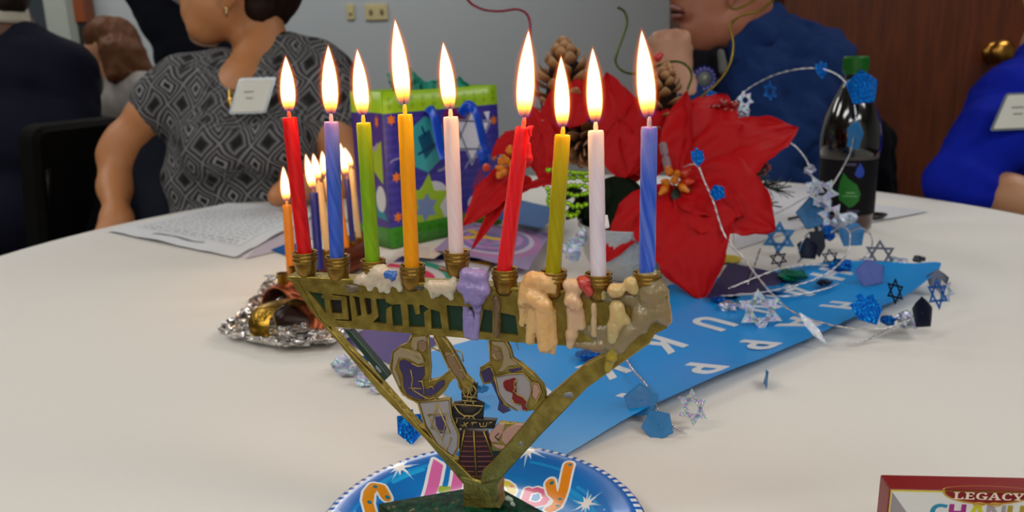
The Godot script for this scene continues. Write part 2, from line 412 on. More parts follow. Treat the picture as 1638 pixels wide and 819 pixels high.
	var pc := [
		cp(at(1190, 92, d - 0.02), at(1250, 52, d + 0.03), 0.050, 0.048), cp(at(1205, 118, d + 0.0), at(1265, 100, d + 0.03), 0.080, 0.085), cp(at(1200, 150, d + 0.0), at(1230, 240, d + 0.02), 0.09, 0.1),
		cp(at(1255, 85, d + 0.05), at(1300, 100, d + 0.03), 0.085, 0.09), cp(at(1200, 120, d + 0.12), at(1300, 120, d + 0.06), 0.11, 0.11), cp(at(1190, 180, d + 0.14), at(1290, 190, d + 0.10), 0.14, 0.14), cp(at(1200, 280, d + 0.14), at(1290, 290, d + 0.10), 0.15, 0.15), cp(hip - side * 0.06, hip + side * 0.06, 0.16, 0.16),
		cp(sh, at(1275, 210, d - 0.03), 0.078, 0.068), cp(at(1275, 210, d - 0.03), elb, 0.068, 0.056), cp(elb, wr, 0.056, 0.036), cp(at(1172, 130, d + 0.12), at(1160, 220, d + 0.1), 0.07, 0.09)]
	part("pullover", blob(shifted(pc, o), 0.011, 0.04, cloth_bump(5, 0.022, 10.0)), pull, m)
	# standing collar, swept round the neck
	st = begin()
	part("collar", blob(shifted([cp(at(1176, 72, d - 0.055), at(1208, 48, d - 0.06), 0.018, 0.020), cp(at(1208, 48, d - 0.06), at(1240, 20, d + 0.01), 0.020, 0.02), cp(at(1180, 92, d - 0.05), at(1222, 62, d - 0.05), 0.022, 0.024), cp(at(1222, 62, d - 0.05), at(1252, 36, d + 0.02), 0.024, 0.024), cp(at(1240, 20, d + 0.01), at(1236, 10, d + 0.10), 0.02, 0.02)], o), 0.006, 0.02), pull, m)
	part("undershirt", blob(shifted([cp(at(1150, 86, d - 0.03), at(1158, 118, d - 0.02), 0.02, 0.024), cp(at(1125, 88, d + 0.03), at(1128, 120, d + 0.05), 0.05, 0.06)], o), 0.008, 0.01), mat(Color(0.11, 0.115, 0.14), 0.9), m)
	part("shirt_edge", blob(shifted([cp(at(1153, 84, d - 0.07), at(1157, 112, d - 0.06), 0.009, 0.012)], o), 0.005, 0.01), mat(Color(0.42, 0.42, 0.41), 0.9), m)
	part("trousers", blob(shifted(seated_legs(hip, fwd, side), o), 0.014, 0.03), mat(Color(0.06, 0.06, 0.07), 0.85), m)
	shoes(m, hip, fwd, side, shoe_m)
	# the fist at his mouth: back of the hand towards us, fingers folded
	var hc := at(1074, 84, d - 0.10)
	var rt := Vector3(1, 0, 0.1)
	var up := Vector3(-0.12, 1, 0).normalized()
	var bk := Vector3(0, 0, -1)
	var fist := [cp(wr, hc - up * 0.02, 0.034, 0.036), cp(hc - rt * 0.018 - up * 0.02, hc - rt * 0.022 + up * 0.022, 0.030, 0.027), cp(hc + rt * 0.014 - up * 0.02, hc + rt * 0.02 + up * 0.022, 0.030, 0.026)]
	for i in 4:
		var kx := hc + rt * (0.034 - i * 0.021) + up * (0.042 - 0.004 * absf(i - 1.3)) + bk * 0.002
		var k2 := kx + bk * 0.042 - up * 0.006 - rt * 0.004
		var k3 := k2 - up * 0.034 - bk * 0.008
		fist.append(cp(kx - up * 0.03, kx, 0.014, 0.0125))
		fist.append(cp(kx, k2, 0.0118, 0.0108))
		fist.append(cp(k2, k3, 0.0108, 0.0096))
		fist.append(cp(k3, k3 - bk * 0.018 - up * 0.004, 0.0096, 0.0085))
	fist.append(cp(hc + rt * 0.034 - up * 0.03 + bk * 0.01, hc + rt * 0.044 + up * 0.008 + bk * 0.03, 0.016, 0.0125))
	fist.append(cp(hc + rt * 0.044 + up * 0.008 + bk * 0.03, hc + rt * 0.026 + up * 0.018 + bk * 0.056, 0.012, 0.0095))
	part("hand", blob(shifted(fist, o), 0.0042, 0.011), skin.call(Color(0.72, 0.53, 0.43)), m)
	var bs := thing("button_badge", "round blue badge with a scalloped white edge on the man's pullover", "badge", at(1126, 126, d - 0.02))
	st = begin(false)
	var ol := PackedVector2Array()
	for i in 64:
		var a := TAU * i / 64
		ol.append(Vector2(cos(a), sin(a)) * (0.031 + 0.0018 * cos(a * 16)))
	extr(st, ol, 0.0, 0.004, 0.001)
	part("rosette", fin(st), mat(Color(0.13, 0.16, 0.62), 0.5), bs)
	st = begin()
	for i in 16:
		var a := TAU * i / 16
		lathe(st, [Vector2(0.0026, 0), Vector2(0.0026, 0.001), Vector2(0, 0.0018)], 8, Transform3D(Basis(Vector3.RIGHT, PI / 2), Vector3(cos(a) * 0.025, sin(a) * 0.025, 0.0038)))
	tag(part("scallop_dots", fin(st), mat(Color(0.75, 0.75, 0.85), 0.5), bs), "ring of white dots", "")
	st = begin()
	lathe(st, [Vector2(0.0185, 0), Vector2(0.018, 0.0015), Vector2(0.0, 0.003)], 28, Transform3D(Basis(Vector3.RIGHT, PI / 2), Vector3(0, 0, 0.0038)))
	part("button", fin(st), mat(Color(0.5, 0.53, 0.5), 0.3), bs)
	st = begin()
	lathe(st, [Vector2(0.005, 0), Vector2(0.0045, 0.001), Vector2(0.0, 0.0016)], 14, Transform3D(Basis(Vector3.RIGHT, PI / 2), Vector3(0.001, 0.004, 0.0064)))
	part("emblem", fin(st), mat(Color(0.75, 0.78, 0.72), 0.3), bs)
	var mc := at(1400, 250, d + 0.14)
	mc.y = 0.0
	chair("chair", "dark navy chair behind the man in the blue pullover", Vector3(hip.x - 0.04, 0, hip.z - fwd.z * 0.2), atan2(-fwd.x, -fwd.z) + 0.35, navy_cloth, 0.9, 0.46)
	part("jacket_back", blob([cp(at(1385, 215, d + 0.10), at(1412, 225, d + 0.16), 0.05, 0.03), cp(at(1385, 225, d + 0.10), at(1412, 420, d + 0.16), 0.06, 0.04), cp(at(1412, 225, d + 0.16), at(1424, 420, d + 0.2), 0.03, 0.035), cp(at(1395, 420, d + 0.13), at(1395, 560, d + 0.13), 0.05, 0.05)], 0.011, 0.03, cloth_bump(18, 0.01, 10.0)), fabric.call(Color(0.04, 0.045, 0.07)))
	var jb := get_node("jacket_back")
	jb.name = numbered("jacket")
	tag(jb, "very dark navy jacket hung behind the man, right of the soda bottle", "jacket")

	# ---- the person in cobalt blue at the right edge
	d = 1.62
	seat = at(1760, 400, d + 0.2)
	seat.y = 0.47
	fwd = ctr - seat
	fwd.y = 0.0
	fwd = fwd.normalized()
	side = fwd.cross(Vector3.UP).normalized()
	hip = seat + Vector3(0, 0.13, 0)
	var c := thing("person", "seated person in a cobalt blue sweater with a bare forearm at the table edge", "person", Vector3(seat.x, 0, seat.z))
	o = c.position
	var cb2 := [
		cp(at(1700, -80, d + 0.12), at(1690, -90, d + 0.12), 0.1, 0.1), cp(at(1690, -40, d + 0.10), at(1680, -10, d + 0.08), 0.075, 0.05), cp(at(1705, -20, d + 0.14), at(1715, 70, d + 0.14), 0.058, 0.07), cp(at(1715, 80, d + 0.14), at(1750, 330, d + 0.18), 0.1, 0.1),
		cp(at(1540, 303, d + 0.01), at(1610, 318, d - 0.04), 0.045, 0.044), cp(at(1610, 318, d - 0.04), at(1690, 348, d - 0.10), 0.044, 0.03)]
	five_fingers(cb2, at(1690, 348, d - 0.10), at(1745, 368, d - 0.14), Vector3(0, 0.4, 1).normalized(), Vector3.DOWN, 0.25, 0.95)
	part("body", blob(shifted(cb2, o), 0.0095, 0.03), skin.call(Color(0.68, 0.49, 0.35)), c)
	part("hair", blob(shifted([cp(at(1708, -105, d + 0.14), at(1690, -112, d + 0.12), 0.11, 0.105), cp(at(1735, -70, d + 0.16), at(1738, -10, d + 0.16), 0.07, 0.05)], o), 0.011, 0.03, hair_bump(14)), mat(Color(0.3, 0.27, 0.25), 0.6), c)
	var cobalt: StandardMaterial3D = fabric.call(Color(0.04, 0.12, 0.62))
	var cs := [
		cp(at(1660, 118, d + 0.10), at(1628, 165, d + 0.06), 0.055, 0.085), cp(at(1700, 110, d + 0.14), at(1800, 130, d + 0.2), 0.1, 0.1), cp(at(1680, 200, d + 0.1), at(1800, 210, d + 0.18), 0.14, 0.14), cp(at(1680, 300, d + 0.12), at(1790, 310, d + 0.2), 0.15, 0.15), cp(hip - side * 0.08, hip + side * 0.08, 0.16, 0.16),
		cp(at(1625, 170, d + 0.06), at(1590, 225, d + 0.02), 0.082, 0.075), cp(at(1590, 225, d + 0.02), at(1533, 290, d + 0.01), 0.078, 0.054), cp(at(1528, 290, d + 0.01), at(1552, 304, d - 0.02), 0.056, 0.058)]
	part("sweater", blob(shifted(cs, o), 0.011, 0.035, cloth_bump(6, 0.012, 8.0)), cobalt, c)
	part("trousers", blob(shifted(seated_legs(hip, fwd, side), o), 0.014, 0.03), mat(Color(0.06, 0.06, 0.07), 0.85), c)
	shoes(c, hip, fwd, side, shoe_m)
	badge("name_tag", "white name tag in a clear holder on the cobalt blue sweater", at(1634, 178, d - 0.075), 0.085, 0.062, Basis(Vector3.UP, 0.1) * Basis(Vector3.RIGHT, -0.2), 0.5)
	var ch := chair("metal_chair", "metal framed chair of the person in the cobalt blue sweater", Vector3(hip.x - fwd.x * 0.2, 0, hip.z - fwd.z * 0.2), atan2(-fwd.x, -fwd.z), mat(Color(0.2, 0.17, 0.15), 0.5), 0.9, 0.46)
	st = begin()
	tube(st, curve([at(1531, 211, d + 0.2) - ch.position, at(1538, 195, d + 0.2) - ch.position, at(1556, 181, d + 0.2) - ch.position, at(1590, 172, d + 0.2) - ch.position, at(1640, 172, d + 0.2) - ch.position], 5), 0.009, 8)
	tube(st, curve([at(1531, 211, d + 0.2) - ch.position, at(1545, 222, d + 0.2) - ch.position, at(1600, 230, d + 0.2) - ch.position, at(1640, 228, d + 0.2) - ch.position], 5), 0.008, 8)
	var top_frame := Transform3D(Basis(Vector3.UP, -ch.rotation.y))
	part("arm_frame", fin(st), mat(Color(0.45, 0.42, 0.4), 0.3, 0.8), ch, top_frame)

	# ---- the person in the navy sweater, from behind, at the left edge
	d = 2.3
	seat = at(20, 420, d + 0.1)
	seat.y = 0.47
	fwd = Vector3(-0.35, 0, -0.94).normalized()
	side = fwd.cross(Vector3.UP).normalized()
	hip = seat + Vector3(0, 0.13, 0)
	var nv := thing("person", "person in a dark navy sweater over a white collar, back turned to the table", "person", Vector3(seat.x, 0, seat.z))
	o = nv.position
	part("body", blob(shifted([cp(at(-5, -55, d), at(-15, -65, d - 0.02), 0.1, 0.1), cp(at(-2, -20, d), at(0, 40, d + 0.02), 0.066, 0.07), cp(at(0, 60, d + 0.03), at(5, 300, d + 0.08), 0.1, 0.1), cp(at(-30, -30, d), at(-45, -15, d), 0.06, 0.045)], o), 0.011, 0.03), skin.call(Color(0.42, 0.28, 0.2)), nv)
	part("hair", blob(shifted([cp(at(-4, -60, d + 0.01), at(-8, -70, d - 0.0), 0.108, 0.106), cp(at(2, -30, d - 0.02), at(2, -8, d - 0.02), 0.085, 0.07)], o), 0.01, 0.03, hair_bump(24)), mat(Color(0.13, 0.075, 0.045), 0.6), nv)
	st = begin()
	grid(st, 30, 4, func(u, v):
		var a: float = TAU * u
		var rr: float = lerpf(0.082, 0.072, v)
		return at(-2, 34, d + 0.01) + Vector3(cos(a) * rr, lerpf(-0.012, 0.040, v) + 0.006 * sin(a), sin(a) * rr) - o, 0.004)
	part("collar", fin(st), mat(Color(0.78, 0.76, 0.7), 0.8), nv)
	part("sweater", blob(shifted([cp(at(-40, 75, d + 0.03), at(40, 72, d + 0.02), 0.075, 0.06), cp(at(40, 74, d + 0.02), at(108, 108, d), 0.062, 0.075), cp(at(-90, 110, d + 0.06), at(70, 130, d + 0.02), 0.12, 0.12), cp(at(-80, 220, d + 0.06), at(70, 230, d + 0.02), 0.15, 0.15), cp(at(-80, 330, d + 0.08), at(60, 340, d + 0.04), 0.16, 0.15), cp(hip - side * 0.06, hip + side * 0.06, 0.16, 0.16),
		cp(at(112, 118, d), at(130, 250, d - 0.02), 0.07, 0.066), cp(at(130, 250, d - 0.02), at(120, 360, d - 0.06), 0.066, 0.05), cp(at(-120, 120, d + 0.06), at(-140, 300, d + 0.02), 0.08, 0.065)], o), 0.012, 0.04, cloth_bump(7, 0.01, 6.0)), fabric.call(Color(0.075, 0.08, 0.14)), nv)
	part("trousers", blob(shifted(seated_legs(hip, fwd, side), o), 0.014, 0.03), mat(Color(0.05, 0.05, 0.06), 0.85), nv)
	shoes(nv, hip, fwd, side, shoe_m)

	# ---- raised arm in dark navy behind the woman
	d = 2.75
	seat = at(330, 420, d + 0.1)
	seat.y = 0.47
	fwd = Vector3(-0.9, 0, -0.4).normalized()
	side = fwd.cross(Vector3.UP).normalized()
	hip = seat + Vector3(0, 0.13, 0)
	var ra := thing("person", "person in dark navy with a raised arm, mostly hidden behind the patterned blouse", "person", Vector3(seat.x, 0, seat.z))
	o = ra.position
	part("body", blob(shifted([cp(at(330, -70, d), at(320, -80, d), 0.1, 0.1), cp(at(325, -50, d), at(318, -30, d), 0.08, 0.06), cp(at(332, -20, d), at(335, 60, d), 0.06, 0.07), cp(at(335, 70, d), at(330, 280, d + 0.05), 0.1, 0.1), cp(at(222, -10, d - 0.05), at(196, -80, d - 0.08), 0.05, 0.035)], o), 0.012, 0.03), skin.call(Color(0.55, 0.4, 0.3)), ra)
	part("hair", blob(shifted([cp(at(335, -85, d + 0.01), at(322, -95, d), 0.105, 0.1), cp(at(300, -40, d - 0.04), at(282, -4, d - 0.02), 0.06, 0.04)], o), 0.012, 0.03, hair_bump(34)), mat(Color(0.62, 0.6, 0.58), 0.7), ra)
	part("sweater", blob(shifted([cp(at(300, 60, d), at(380, 60, d + 0.03), 0.08, 0.08), cp(at(300, 90, d), at(370, 110, d + 0.02), 0.11, 0.11), cp(at(310, 180, d + 0.02), at(370, 200, d + 0.03), 0.13, 0.13), cp(at(310, 280, d + 0.04), at(360, 290, d + 0.05), 0.15, 0.15), cp(hip - side * 0.06, hip + side * 0.06, 0.16, 0.16), cp(at(302, 66, d), at(262, 36, d - 0.03), 0.075, 0.07), cp(at(262, 36, d - 0.03), at(222, -12, d - 0.05), 0.07, 0.055)], o), 0.012, 0.04, cloth_bump(9, 0.012, 8.0)), fabric.call(Color(0.05, 0.06, 0.10)), ra)
	part("trousers", blob(shifted(seated_legs(hip, fwd, side), o), 0.016, 0.03), mat(Color(0.05, 0.05, 0.06), 0.85), ra)
	shoes(ra, hip, fwd, side, shoe_m)

	# ---- girl with long brown hair further back
	d = 3.5
	seat = at(215, 330, d + 0.05)
	seat.y = 0.45
	fwd = Vector3(-0.95, 0, 0.3).normalized()
	side = fwd.cross(Vector3.UP).normalized()
	hip = seat + Vector3(0, 0.13, 0)
	var gl := thing("person", "girl with long light-brown hair and a pale grey top, further back, facing left", "person", Vector3(seat.x, 0, seat.z))
	o = gl.position
	part("body", blob(shifted([cp(at(176, 74, d), at(190, 70, d + 0.02), 0.085, 0.085), cp(at(160, 92, d), at(152, 110, d), 0.05, 0.032), cp(at(146, 84, d), at(143, 92, d), 0.02, 0.014), cp(at(152, 66, d), at(148, 80, d), 0.035, 0.03), cp(at(141, 86, d), at(139, 92, d), 0.01, 0.012), cp(at(150, 106, d), at(152, 112, d), 0.02, 0.02), cp(at(180, 110, d), at(195, 150, d), 0.045, 0.055), cp(at(200, 160, d), at(215, 280, d + 0.03), 0.08, 0.08), cp(at(205, 240, d - 0.16), at(150, 250, d - 0.2), 0.035, 0.025)], o), 0.011, 0.025), skin.call(Color(0.74, 0.53, 0.40)), gl)
	part("hair", blob(shifted([cp(at(184, 64, d + 0.01), at(172, 60, d), 0.1, 0.092), cp(at(200, 80, d + 0.0), at(222, 110, d - 0.02), 0.075, 0.05), cp(at(205, 90, d - 0.03), at(212, 118, d - 0.04), 0.07, 0.045), cp(at(178, 80, d - 0.07), at(180, 122, d - 0.09), 0.045, 0.028), cp(at(188, 85, d - 0.05), at(196, 118, d - 0.07), 0.06, 0.036), cp(at(222, 108, d - 0.02), at(242, 114, d - 0.02), 0.04, 0.018)], o), 0.01, 0.03, hair_bump(44, 0.01)), mat(Color(0.33, 0.19, 0.095), 0.6, 0.0, {"metallic_specular": 0.3}), gl)
	part("top", blob(shifted([cp(at(190, 138, d), at(232, 140, d - 0.05), 0.06, 0.07), cp(at(200, 170, d), at(225, 170, d - 0.02), 0.1, 0.1), cp(at(200, 260, d), at(225, 260, d), 0.11, 0.11), cp(hip - side * 0.05, hip + side * 0.05, 0.13, 0.13), cp(at(234, 145, d - 0.08), at(232, 215, d - 0.14), 0.055, 0.048), cp(at(232, 215, d - 0.14), at(200, 240, d - 0.16), 0.046, 0.042)], o), 0.012, 0.03, cloth_bump(10, 0.008, 7.0)), fabric.call(Color(0.52, 0.5, 0.48)), gl)
	part("trousers", blob(shifted(seated_legs(hip, fwd, side, 0.07), o), 0.016, 0.03), mat(Color(0.08, 0.09, 0.13), 0.85), gl)
	shoes(gl, hip, fwd, side, shoe_m)

func badge(called: String, label: String, where: Vector3, w: float, h: float, b: Basis, slant := 0.0) -> void:
	var o := thing(called, label, "name tag", where)
	o.transform = Transform3D(b, where)
	var sh := func(p: PackedVector2Array) -> PackedVector2Array:
		var q := PackedVector2Array()
		for v in p:
			q.append(Vector2(v.x + v.y * slant, v.y))
		return q
	part("card", plate_of(sh.call(rounded_rect(w, h, 0.003)), 0.0, 0.0012), mat(Color(0.86, 0.86, 0.83), 0.6), o)
	var st := begin(false)
	extr(st, sh.call(rounded_rect(w + 0.010, h + 0.008, 0.005)), -0.0012, -0.0002)
	part("holder", fin(st), mat(Color(0.55, 0.58, 0.6), 0.2, 0.3), o)
	st = begin(false)
	for i in 2:
		box(st, Vector3(w * [0.3, 0.22][i], 0.003, 0.0003), Vector3(-w * 0.1, h * (0.12 - 0.2 * i), 0.0014))
	tag(part("lettering", fin(st), mat(Color(0.55, 0.55, 0.53), 0.7), o), "faint grey lines of print", "")

# ---------------------------------------------------------------- the large menorah
func rel(called: String, root: Node, pts: Array, ox: float, oy: float, sc: float, z0: float, z1: float, m: Material, bev := 0.0) -> MeshInstance3D:
	return part(called, plate_of(mpl(pts, ox, oy, sc, z1), z0, z1, bev), m, root)

# raised wires along lines traced on the face
func wires(called: String, root: Node, lines: Array, ox: float, oy: float, sc: float, r: float, z: float, m: Material) -> void:
	var st := begin()
	for l in lines:
		var p := []
		for i in range(0, l.size(), 2):
			var q := mp(ox + l[i] / sc, oy + l[i + 1] / sc, z)
			p.append(Vector3(q.x, q.y, z))
		tube(st, p, r, 6)
	part(called, fin(st), m, root)

func wax(root: Node, list: Array, m: Material, seed_at := 0.0) -> void:
	var caps := []
	var s := 0.00037
	for w in list:
		var a := mp(w[0], w[1], 0.004)
		var b := mp(w[2], w[3], 0.004)
		var z: float = w[6] if w.size() > 6 else 0.003
		caps.append(cp(Vector3(a.x, a.y, z + w[4] * s * 0.35), Vector3(b.x, b.y, z + w[5] * s * 0.35), w[4] * s, w[5] * s))
	var n := FastNoiseLite.new()
	n.frequency = 260.0
	n.seed = int(seed_at)
	part("wax_drip", blob(caps, 0.0009, 0.003, func(p): return n.get_noise_3dv(p) * 0.0006), m, root)

func build_menorah() -> void:
	var l := at(487, 402, 0.52)
	var r := at(1035, 435, 0.456)
	var u := (r - l)
	u.y = 0.0
	u = u.normalized()
	var o := (l + r) / 2.0
	o.y = TY + 0.0035
	men_t = Transform3D(Basis(u, Vector3.UP, u.cross(Vector3.UP)), o)
	var root := thing("menorah", "large brass menorah with enamel figures, Hebrew letters and old wax on the blue plate", "menorah")
	root.transform = men_t
	var pat := noise_tex(0.03, false, 256, ramp([Color(0.50, 0.43, 0.19), Color(0.62, 0.54, 0.25), Color(0.72, 0.64, 0.33)], [0.0, 0.5, 1.0]))
	var brass := mat(Color(1, 1, 1), 0.42, 0.8, {"albedo_texture": pat, "uv1_triplanar": true, "uv1_scale": Vector3(10, 10, 10), "normal_enabled": true, "normal_texture": noise_tex(0.12, true, 256, null, 3.0), "normal_scale": 0.25})
	var pale := mat(Color(0.70, 0.60, 0.36), 0.42, 0.7)
	var cupm := mat(Color(0.58, 0.45, 0.20), 0.33, 0.9, {"normal_enabled": true, "normal_texture": brass.normal_texture, "uv1_triplanar": true, "uv1_scale": Vector3(28, 28, 28), "normal_scale": 0.25})
	var green := mat(Color(0.0, 0.19, 0.12), 0.35, 0.0, {"clearcoat_enabled": true, "clearcoat": 0.4})
	var dark := mat(Color(0.085, 0.065, 0.055), 0.5)
	var maroon := mat(Color(0.22, 0.07, 0.055), 0.35)
	var purple := mat(Color(0.18, 0.125, 0.33), 0.3, 0.0, {"clearcoat_enabled": true, "clearcoat": 0.4})
	var silver := mat(Color(0.62, 0.59, 0.58), 0.4)
	var pink := mat(Color(0.72, 0.55, 0.47), 0.4)
	var bone := mat(Color(0.60, 0.53, 0.40), 0.5)
	var skin := mat(Color(0.52, 0.41, 0.29), 0.45)
	var red := mat(Color(0.48, 0.07, 0.06), 0.35)

	# the band with its letters: one casting, the ground of the letters cut through to enamel behind
	var band := CSGPolygon3D.new()
	band.name = "letter_band"
	band.polygon = ccw(mpl([463, 441, 1068, 472, 1067, 524, 1000, 558, 830, 547, 520, 521]))
	band.depth = 0.0045
	band.material = brass
	band.position = Vector3(0, 0, 0.003)   # a CSG polygon is extruded towards -z
	root.add_child(band)
	var ax := 460.0
	var ay := 430.0
	for h in [
		[0, 285, 290, 470, 320, 450, 370, 490, 385, 515, 580],
		[0, 565, 400, 712, 406, 730, 580, 592, 576],
		[0, 600, 322, 815, 348, 857, 682, 640, 668, 642, 655, 812, 660, 778, 360, 602, 338],
		[0, 865, 350, 950, 365, 978, 605, 925, 615, 890, 400],
		[0, 1015, 375, 1100, 385, 1115, 570, 1075, 600, 1050, 590],
		[0, 1165, 390, 1290, 385, 1300, 430, 1385, 470, 1300, 520, 1305, 722, 1130, 695, 1200, 620],
		[1, 58, 350, 160, 340, 190, 600, 72, 602, 55, 400],
		[1, 245, 345, 310, 345, 342, 465, 393, 455, 385, 350, 430, 350, 500, 400, 440, 440, 452, 615, 265, 612],
		[1, 520, 400, 625, 430, 657, 640, 530, 632],
		[1, 705, 352, 1030, 378, 1090, 680, 738, 656],
		[1, 1150, 400, 1255, 420, 1255, 690, 1100, 668],
		[1, 1350, 440, 1530, 478, 1562, 715, 1350, 690]]:
		var c := CSGPolygon3D.new()
		c.name = "letter_ground"
		c.operation = CSGShape3D.OPERATION_SUBTRACTION
		var pts: Array = h.slice(1)
		c.polygon = ccw(mpl(pts, ax, ay, 8.19) if h[0] == 0 else mpl(pts, 620.0, 440.0, 7.445))
		c.depth = 0.02
		c.position = Vector3(0, 0, 0.01)
		c.material = brass
		band.add_child(c, true)
	rel("enamel_ground", root, [478, 452, 596, 460, 612, 526, 522, 519], 0, 0, 1, -0.0024, 0.0007, dark)
	rel("enamel_ground", root, [596, 460, 1062, 482, 1050, 530, 995, 553, 832, 544, 612, 526], 0, 0, 1, -0.0024, 0.0008, green)
	rel("enamel_ground", root, [486, 460, 522, 464, 530, 505, 522, 505], 0, 0, 1, -0.0024, 0.0012, green)
	# shelf along the top on which the cups stand
	var st := begin(false)
	extr(st, mpl([462, 440, 1068, 471, 1068, 477, 462, 447]), -0.008, 0.0042, 0.0006)
	part("shelf", fin(st), brass, root)
	# the V of the two arms, and the post
	st = begin(false)
	extr(st, mpl([463, 443, 478, 447, 512, 508, 556, 556, 612, 616, 670, 682, 742, 750, 768, 776, 742, 772, 684, 703, 611, 630, 542, 546, 500, 497]), -0.0035, 0.0034, 0.0007)
	extr(st, mpl([1066, 500, 1040, 548, 940, 619, 866, 694, 797, 770, 768, 776, 772, 752, 790, 735, 870, 640, 936, 583, 1000, 548, 1050, 490]), -0.0035, 0.0036, 0.0007)
	part("arm", fin(st), brass, root)
	st = begin(false)
	extr(st, mpl([735, 758, 770, 768, 803, 760, 797, 772, 796, 802, 800, 812, 740, 812, 742, 800, 742, 772]), -0.011, 0.0036, 0.001)
	part("post", fin(st), brass, root)
	rel("green_strip", root, [549, 527, 559, 528, 622, 602, 614, 610], 0, 0, 1, -0.0035, 0.0022, green, 0.0004)
	# the foot: a low enamelled pyramid turned against the plate
	var c0 := men_t.affine_inverse() * tb(788, 776, 0.012)
	var c1 := men_t.affine_inverse() * tb(606, 808, 0.012)
	var c2 := men_t.affine_inverse() * tb(880, 827, 0.012)
	var c3 := c1 + c2 - c0
	var pc := mp(769, 806, -0.003)
	st = begin(false)
	var cs := [c0, c1, c3, c2]
	for i in 4:
		cs[i].y = 0.0095
	for i in 4:
		var a: Vector3 = cs[i]
		var b: Vector3 = cs[(i + 1) % 4]
		var top := Vector3(pc.x, pc.y + 0.002, -0.003)
		var ti := a.lerp(top, 0.86)
		var tj := b.lerp(top, 0.86)
		quad(st, Vector3(a.x, 0, a.z), Vector3(b.x, 0, b.z), b, a)
		quad(st, a, b, tj, ti)
		tri(st, ti, tj, top)
		tri(st, Vector3(c0.x, 0, c0.z), Vector3(b.x, 0, b.z), Vector3(a.x, 0, a.z))
	var footm := mat(Color(1, 1, 1), 0.5, 0.0, {"albedo_texture": noise_tex(0.022, false, 256, ramp([Color(0.06, 0.05, 0.04), Color(0.0, 0.20, 0.13), Color(0.02, 0.30, 0.20), Color(0.22, 0.17, 0.11), Color(0.6, 0.6, 0.5)], [0.0, 0.40, 0.62, 0.74, 1.0]), 1.0, FastNoiseLite.TYPE_SIMPLEX_SMOOTH, 9), "uv1_triplanar": true, "uv1_scale": Vector3(22, 22, 22), "metallic_specular": 0.25})
	tag(part("base", fin(st), footm, root), "green enamelled foot with dark worn corners", "")
	var waxm := mat(Color(0.62, 0.66, 0.58), 0.45)
	for q in [[690, 811, 694, 811, 5, 4, 0.006], [678, 813, 680, 813, 3, 3, 0.008], [806, 806, 812, 809, 5, 4, -0.004], [815, 812, 818, 816, 4, 3, -0.002]]:
		wax(root, [q], waxm, 1)

	# left figure: bearded man in a purple robe, bent towards the lamp, with a star shield
	var ox := 610.0
	var oy := 530.0
	var sc := 6.825
	rel("figure", root, [330, 20, 500, 30, 515, 200, 530, 400, 520, 540, 620, 520, 720, 440, 760, 400, 830, 440, 800, 510, 740, 560, 700, 640, 640, 705, 560, 770, 380, 790, 300, 740, 225, 700, 200, 640, 150, 520, 90, 400, 120, 220, 200, 160, 290, 130], ox, oy, sc, -0.002, 0.0016, brass, 0.0005)
	rel("robe", root, [195, 330, 240, 305, 330, 350, 395, 380, 465, 372, 470, 480, 430, 540, 440, 600, 470, 700, 460, 745, 380, 740, 280, 690, 240, 620, 230, 480, 195, 400], ox, oy, sc, 0.001, 0.0021, purple, 0.0002)
	rel("sleeve", root, [470, 600, 500, 640, 580, 600, 605, 560, 690, 530, 690, 580, 620, 660, 540, 710, 480, 700, 460, 650], ox, oy, sc, 0.001, 0.0021, purple, 0.0002)
	rel("hair", root, [340, 70, 480, 55, 505, 110, 440, 95, 395, 120, 390, 200, 350, 215, 320, 150], ox, oy, sc, 0.001, 0.0024, bone, 0.0003)
	rel("beard", root, [350, 215, 430, 255, 475, 330, 400, 365, 300, 300, 190, 290, 150, 420, 185, 500, 215, 600, 190, 600, 120, 440, 130, 240, 200, 180, 290, 200], ox, oy, sc, 0.001, 0.0024, bone, 0.0003)
	rel("face", root, [400, 115, 490, 100, 500, 200, 445, 240, 400, 195], ox, oy, sc, 0.001, 0.0026, skin, 0.0004)
	wires("outline", root, [[330, 40, 290, 130, 200, 165, 125, 220, 95, 400, 150, 520, 215, 660, 290, 730, 390, 775, 560, 760, 640, 700, 700, 640, 740, 560, 800, 510], [510, 60, 520, 220, 535, 400, 525, 540, 620, 525, 720, 450, 760, 400], [320, 420, 342, 520, 330, 600, 345, 640, 440, 700, 520, 740, 590, 715], [300, 620, 440, 625], [440, 540, 460, 600, 470, 690], [400, 550, 460, 540], [480, 620, 560, 600, 575, 640], [330, 350, 400, 382, 465, 374], [360, 90, 345, 190, 430, 250, 475, 330], [445, 130, 480, 125], [425, 215, 470, 205], [250, 190, 330, 240, 420, 300]], ox, oy, sc, 0.00045, 0.0023, pale)
	# raised arm and torch between the two
	rel("raised_arm", root, [560, 30, 650, 30, 740, 150, 830, 300, 920, 480, 1000, 560, 1000, 660, 900, 690, 840, 620, 820, 520, 730, 390, 670, 260, 600, 150], ox, oy, sc, -0.002, 0.0015, brass, 0.0005)
	rel("forearm", root, [690, 230, 770, 240, 830, 350, 910, 490, 880, 540, 800, 480, 720, 350], ox, oy, sc, 0.001, 0.0022, skin, 0.0004)
	wires("outline", root, [[570, 60, 660, 240, 730, 390, 830, 530, 880, 640], [660, 60, 760, 190, 850, 350, 930, 500, 1000, 570], [690, 270, 740, 240], [560, 180, 640, 215], [800, 200, 880, 230, 895, 330], [760, 270, 810, 260], [840, 430, 900, 420]], ox, oy, sc, 0.0005, 0.0021, pale)
	# the lamp with its bowl and flame
	ox = 640.0
	oy = 620.0
	sc = 4.114
	rel("lamp_ground", root, [335, 195, 350, 100, 405, 95, 400, -20, 505, -25, 500, 85, 550, 110, 540, 205, 400, 210], ox, oy, sc, -0.002, 0.0006, dark, 0.0003)
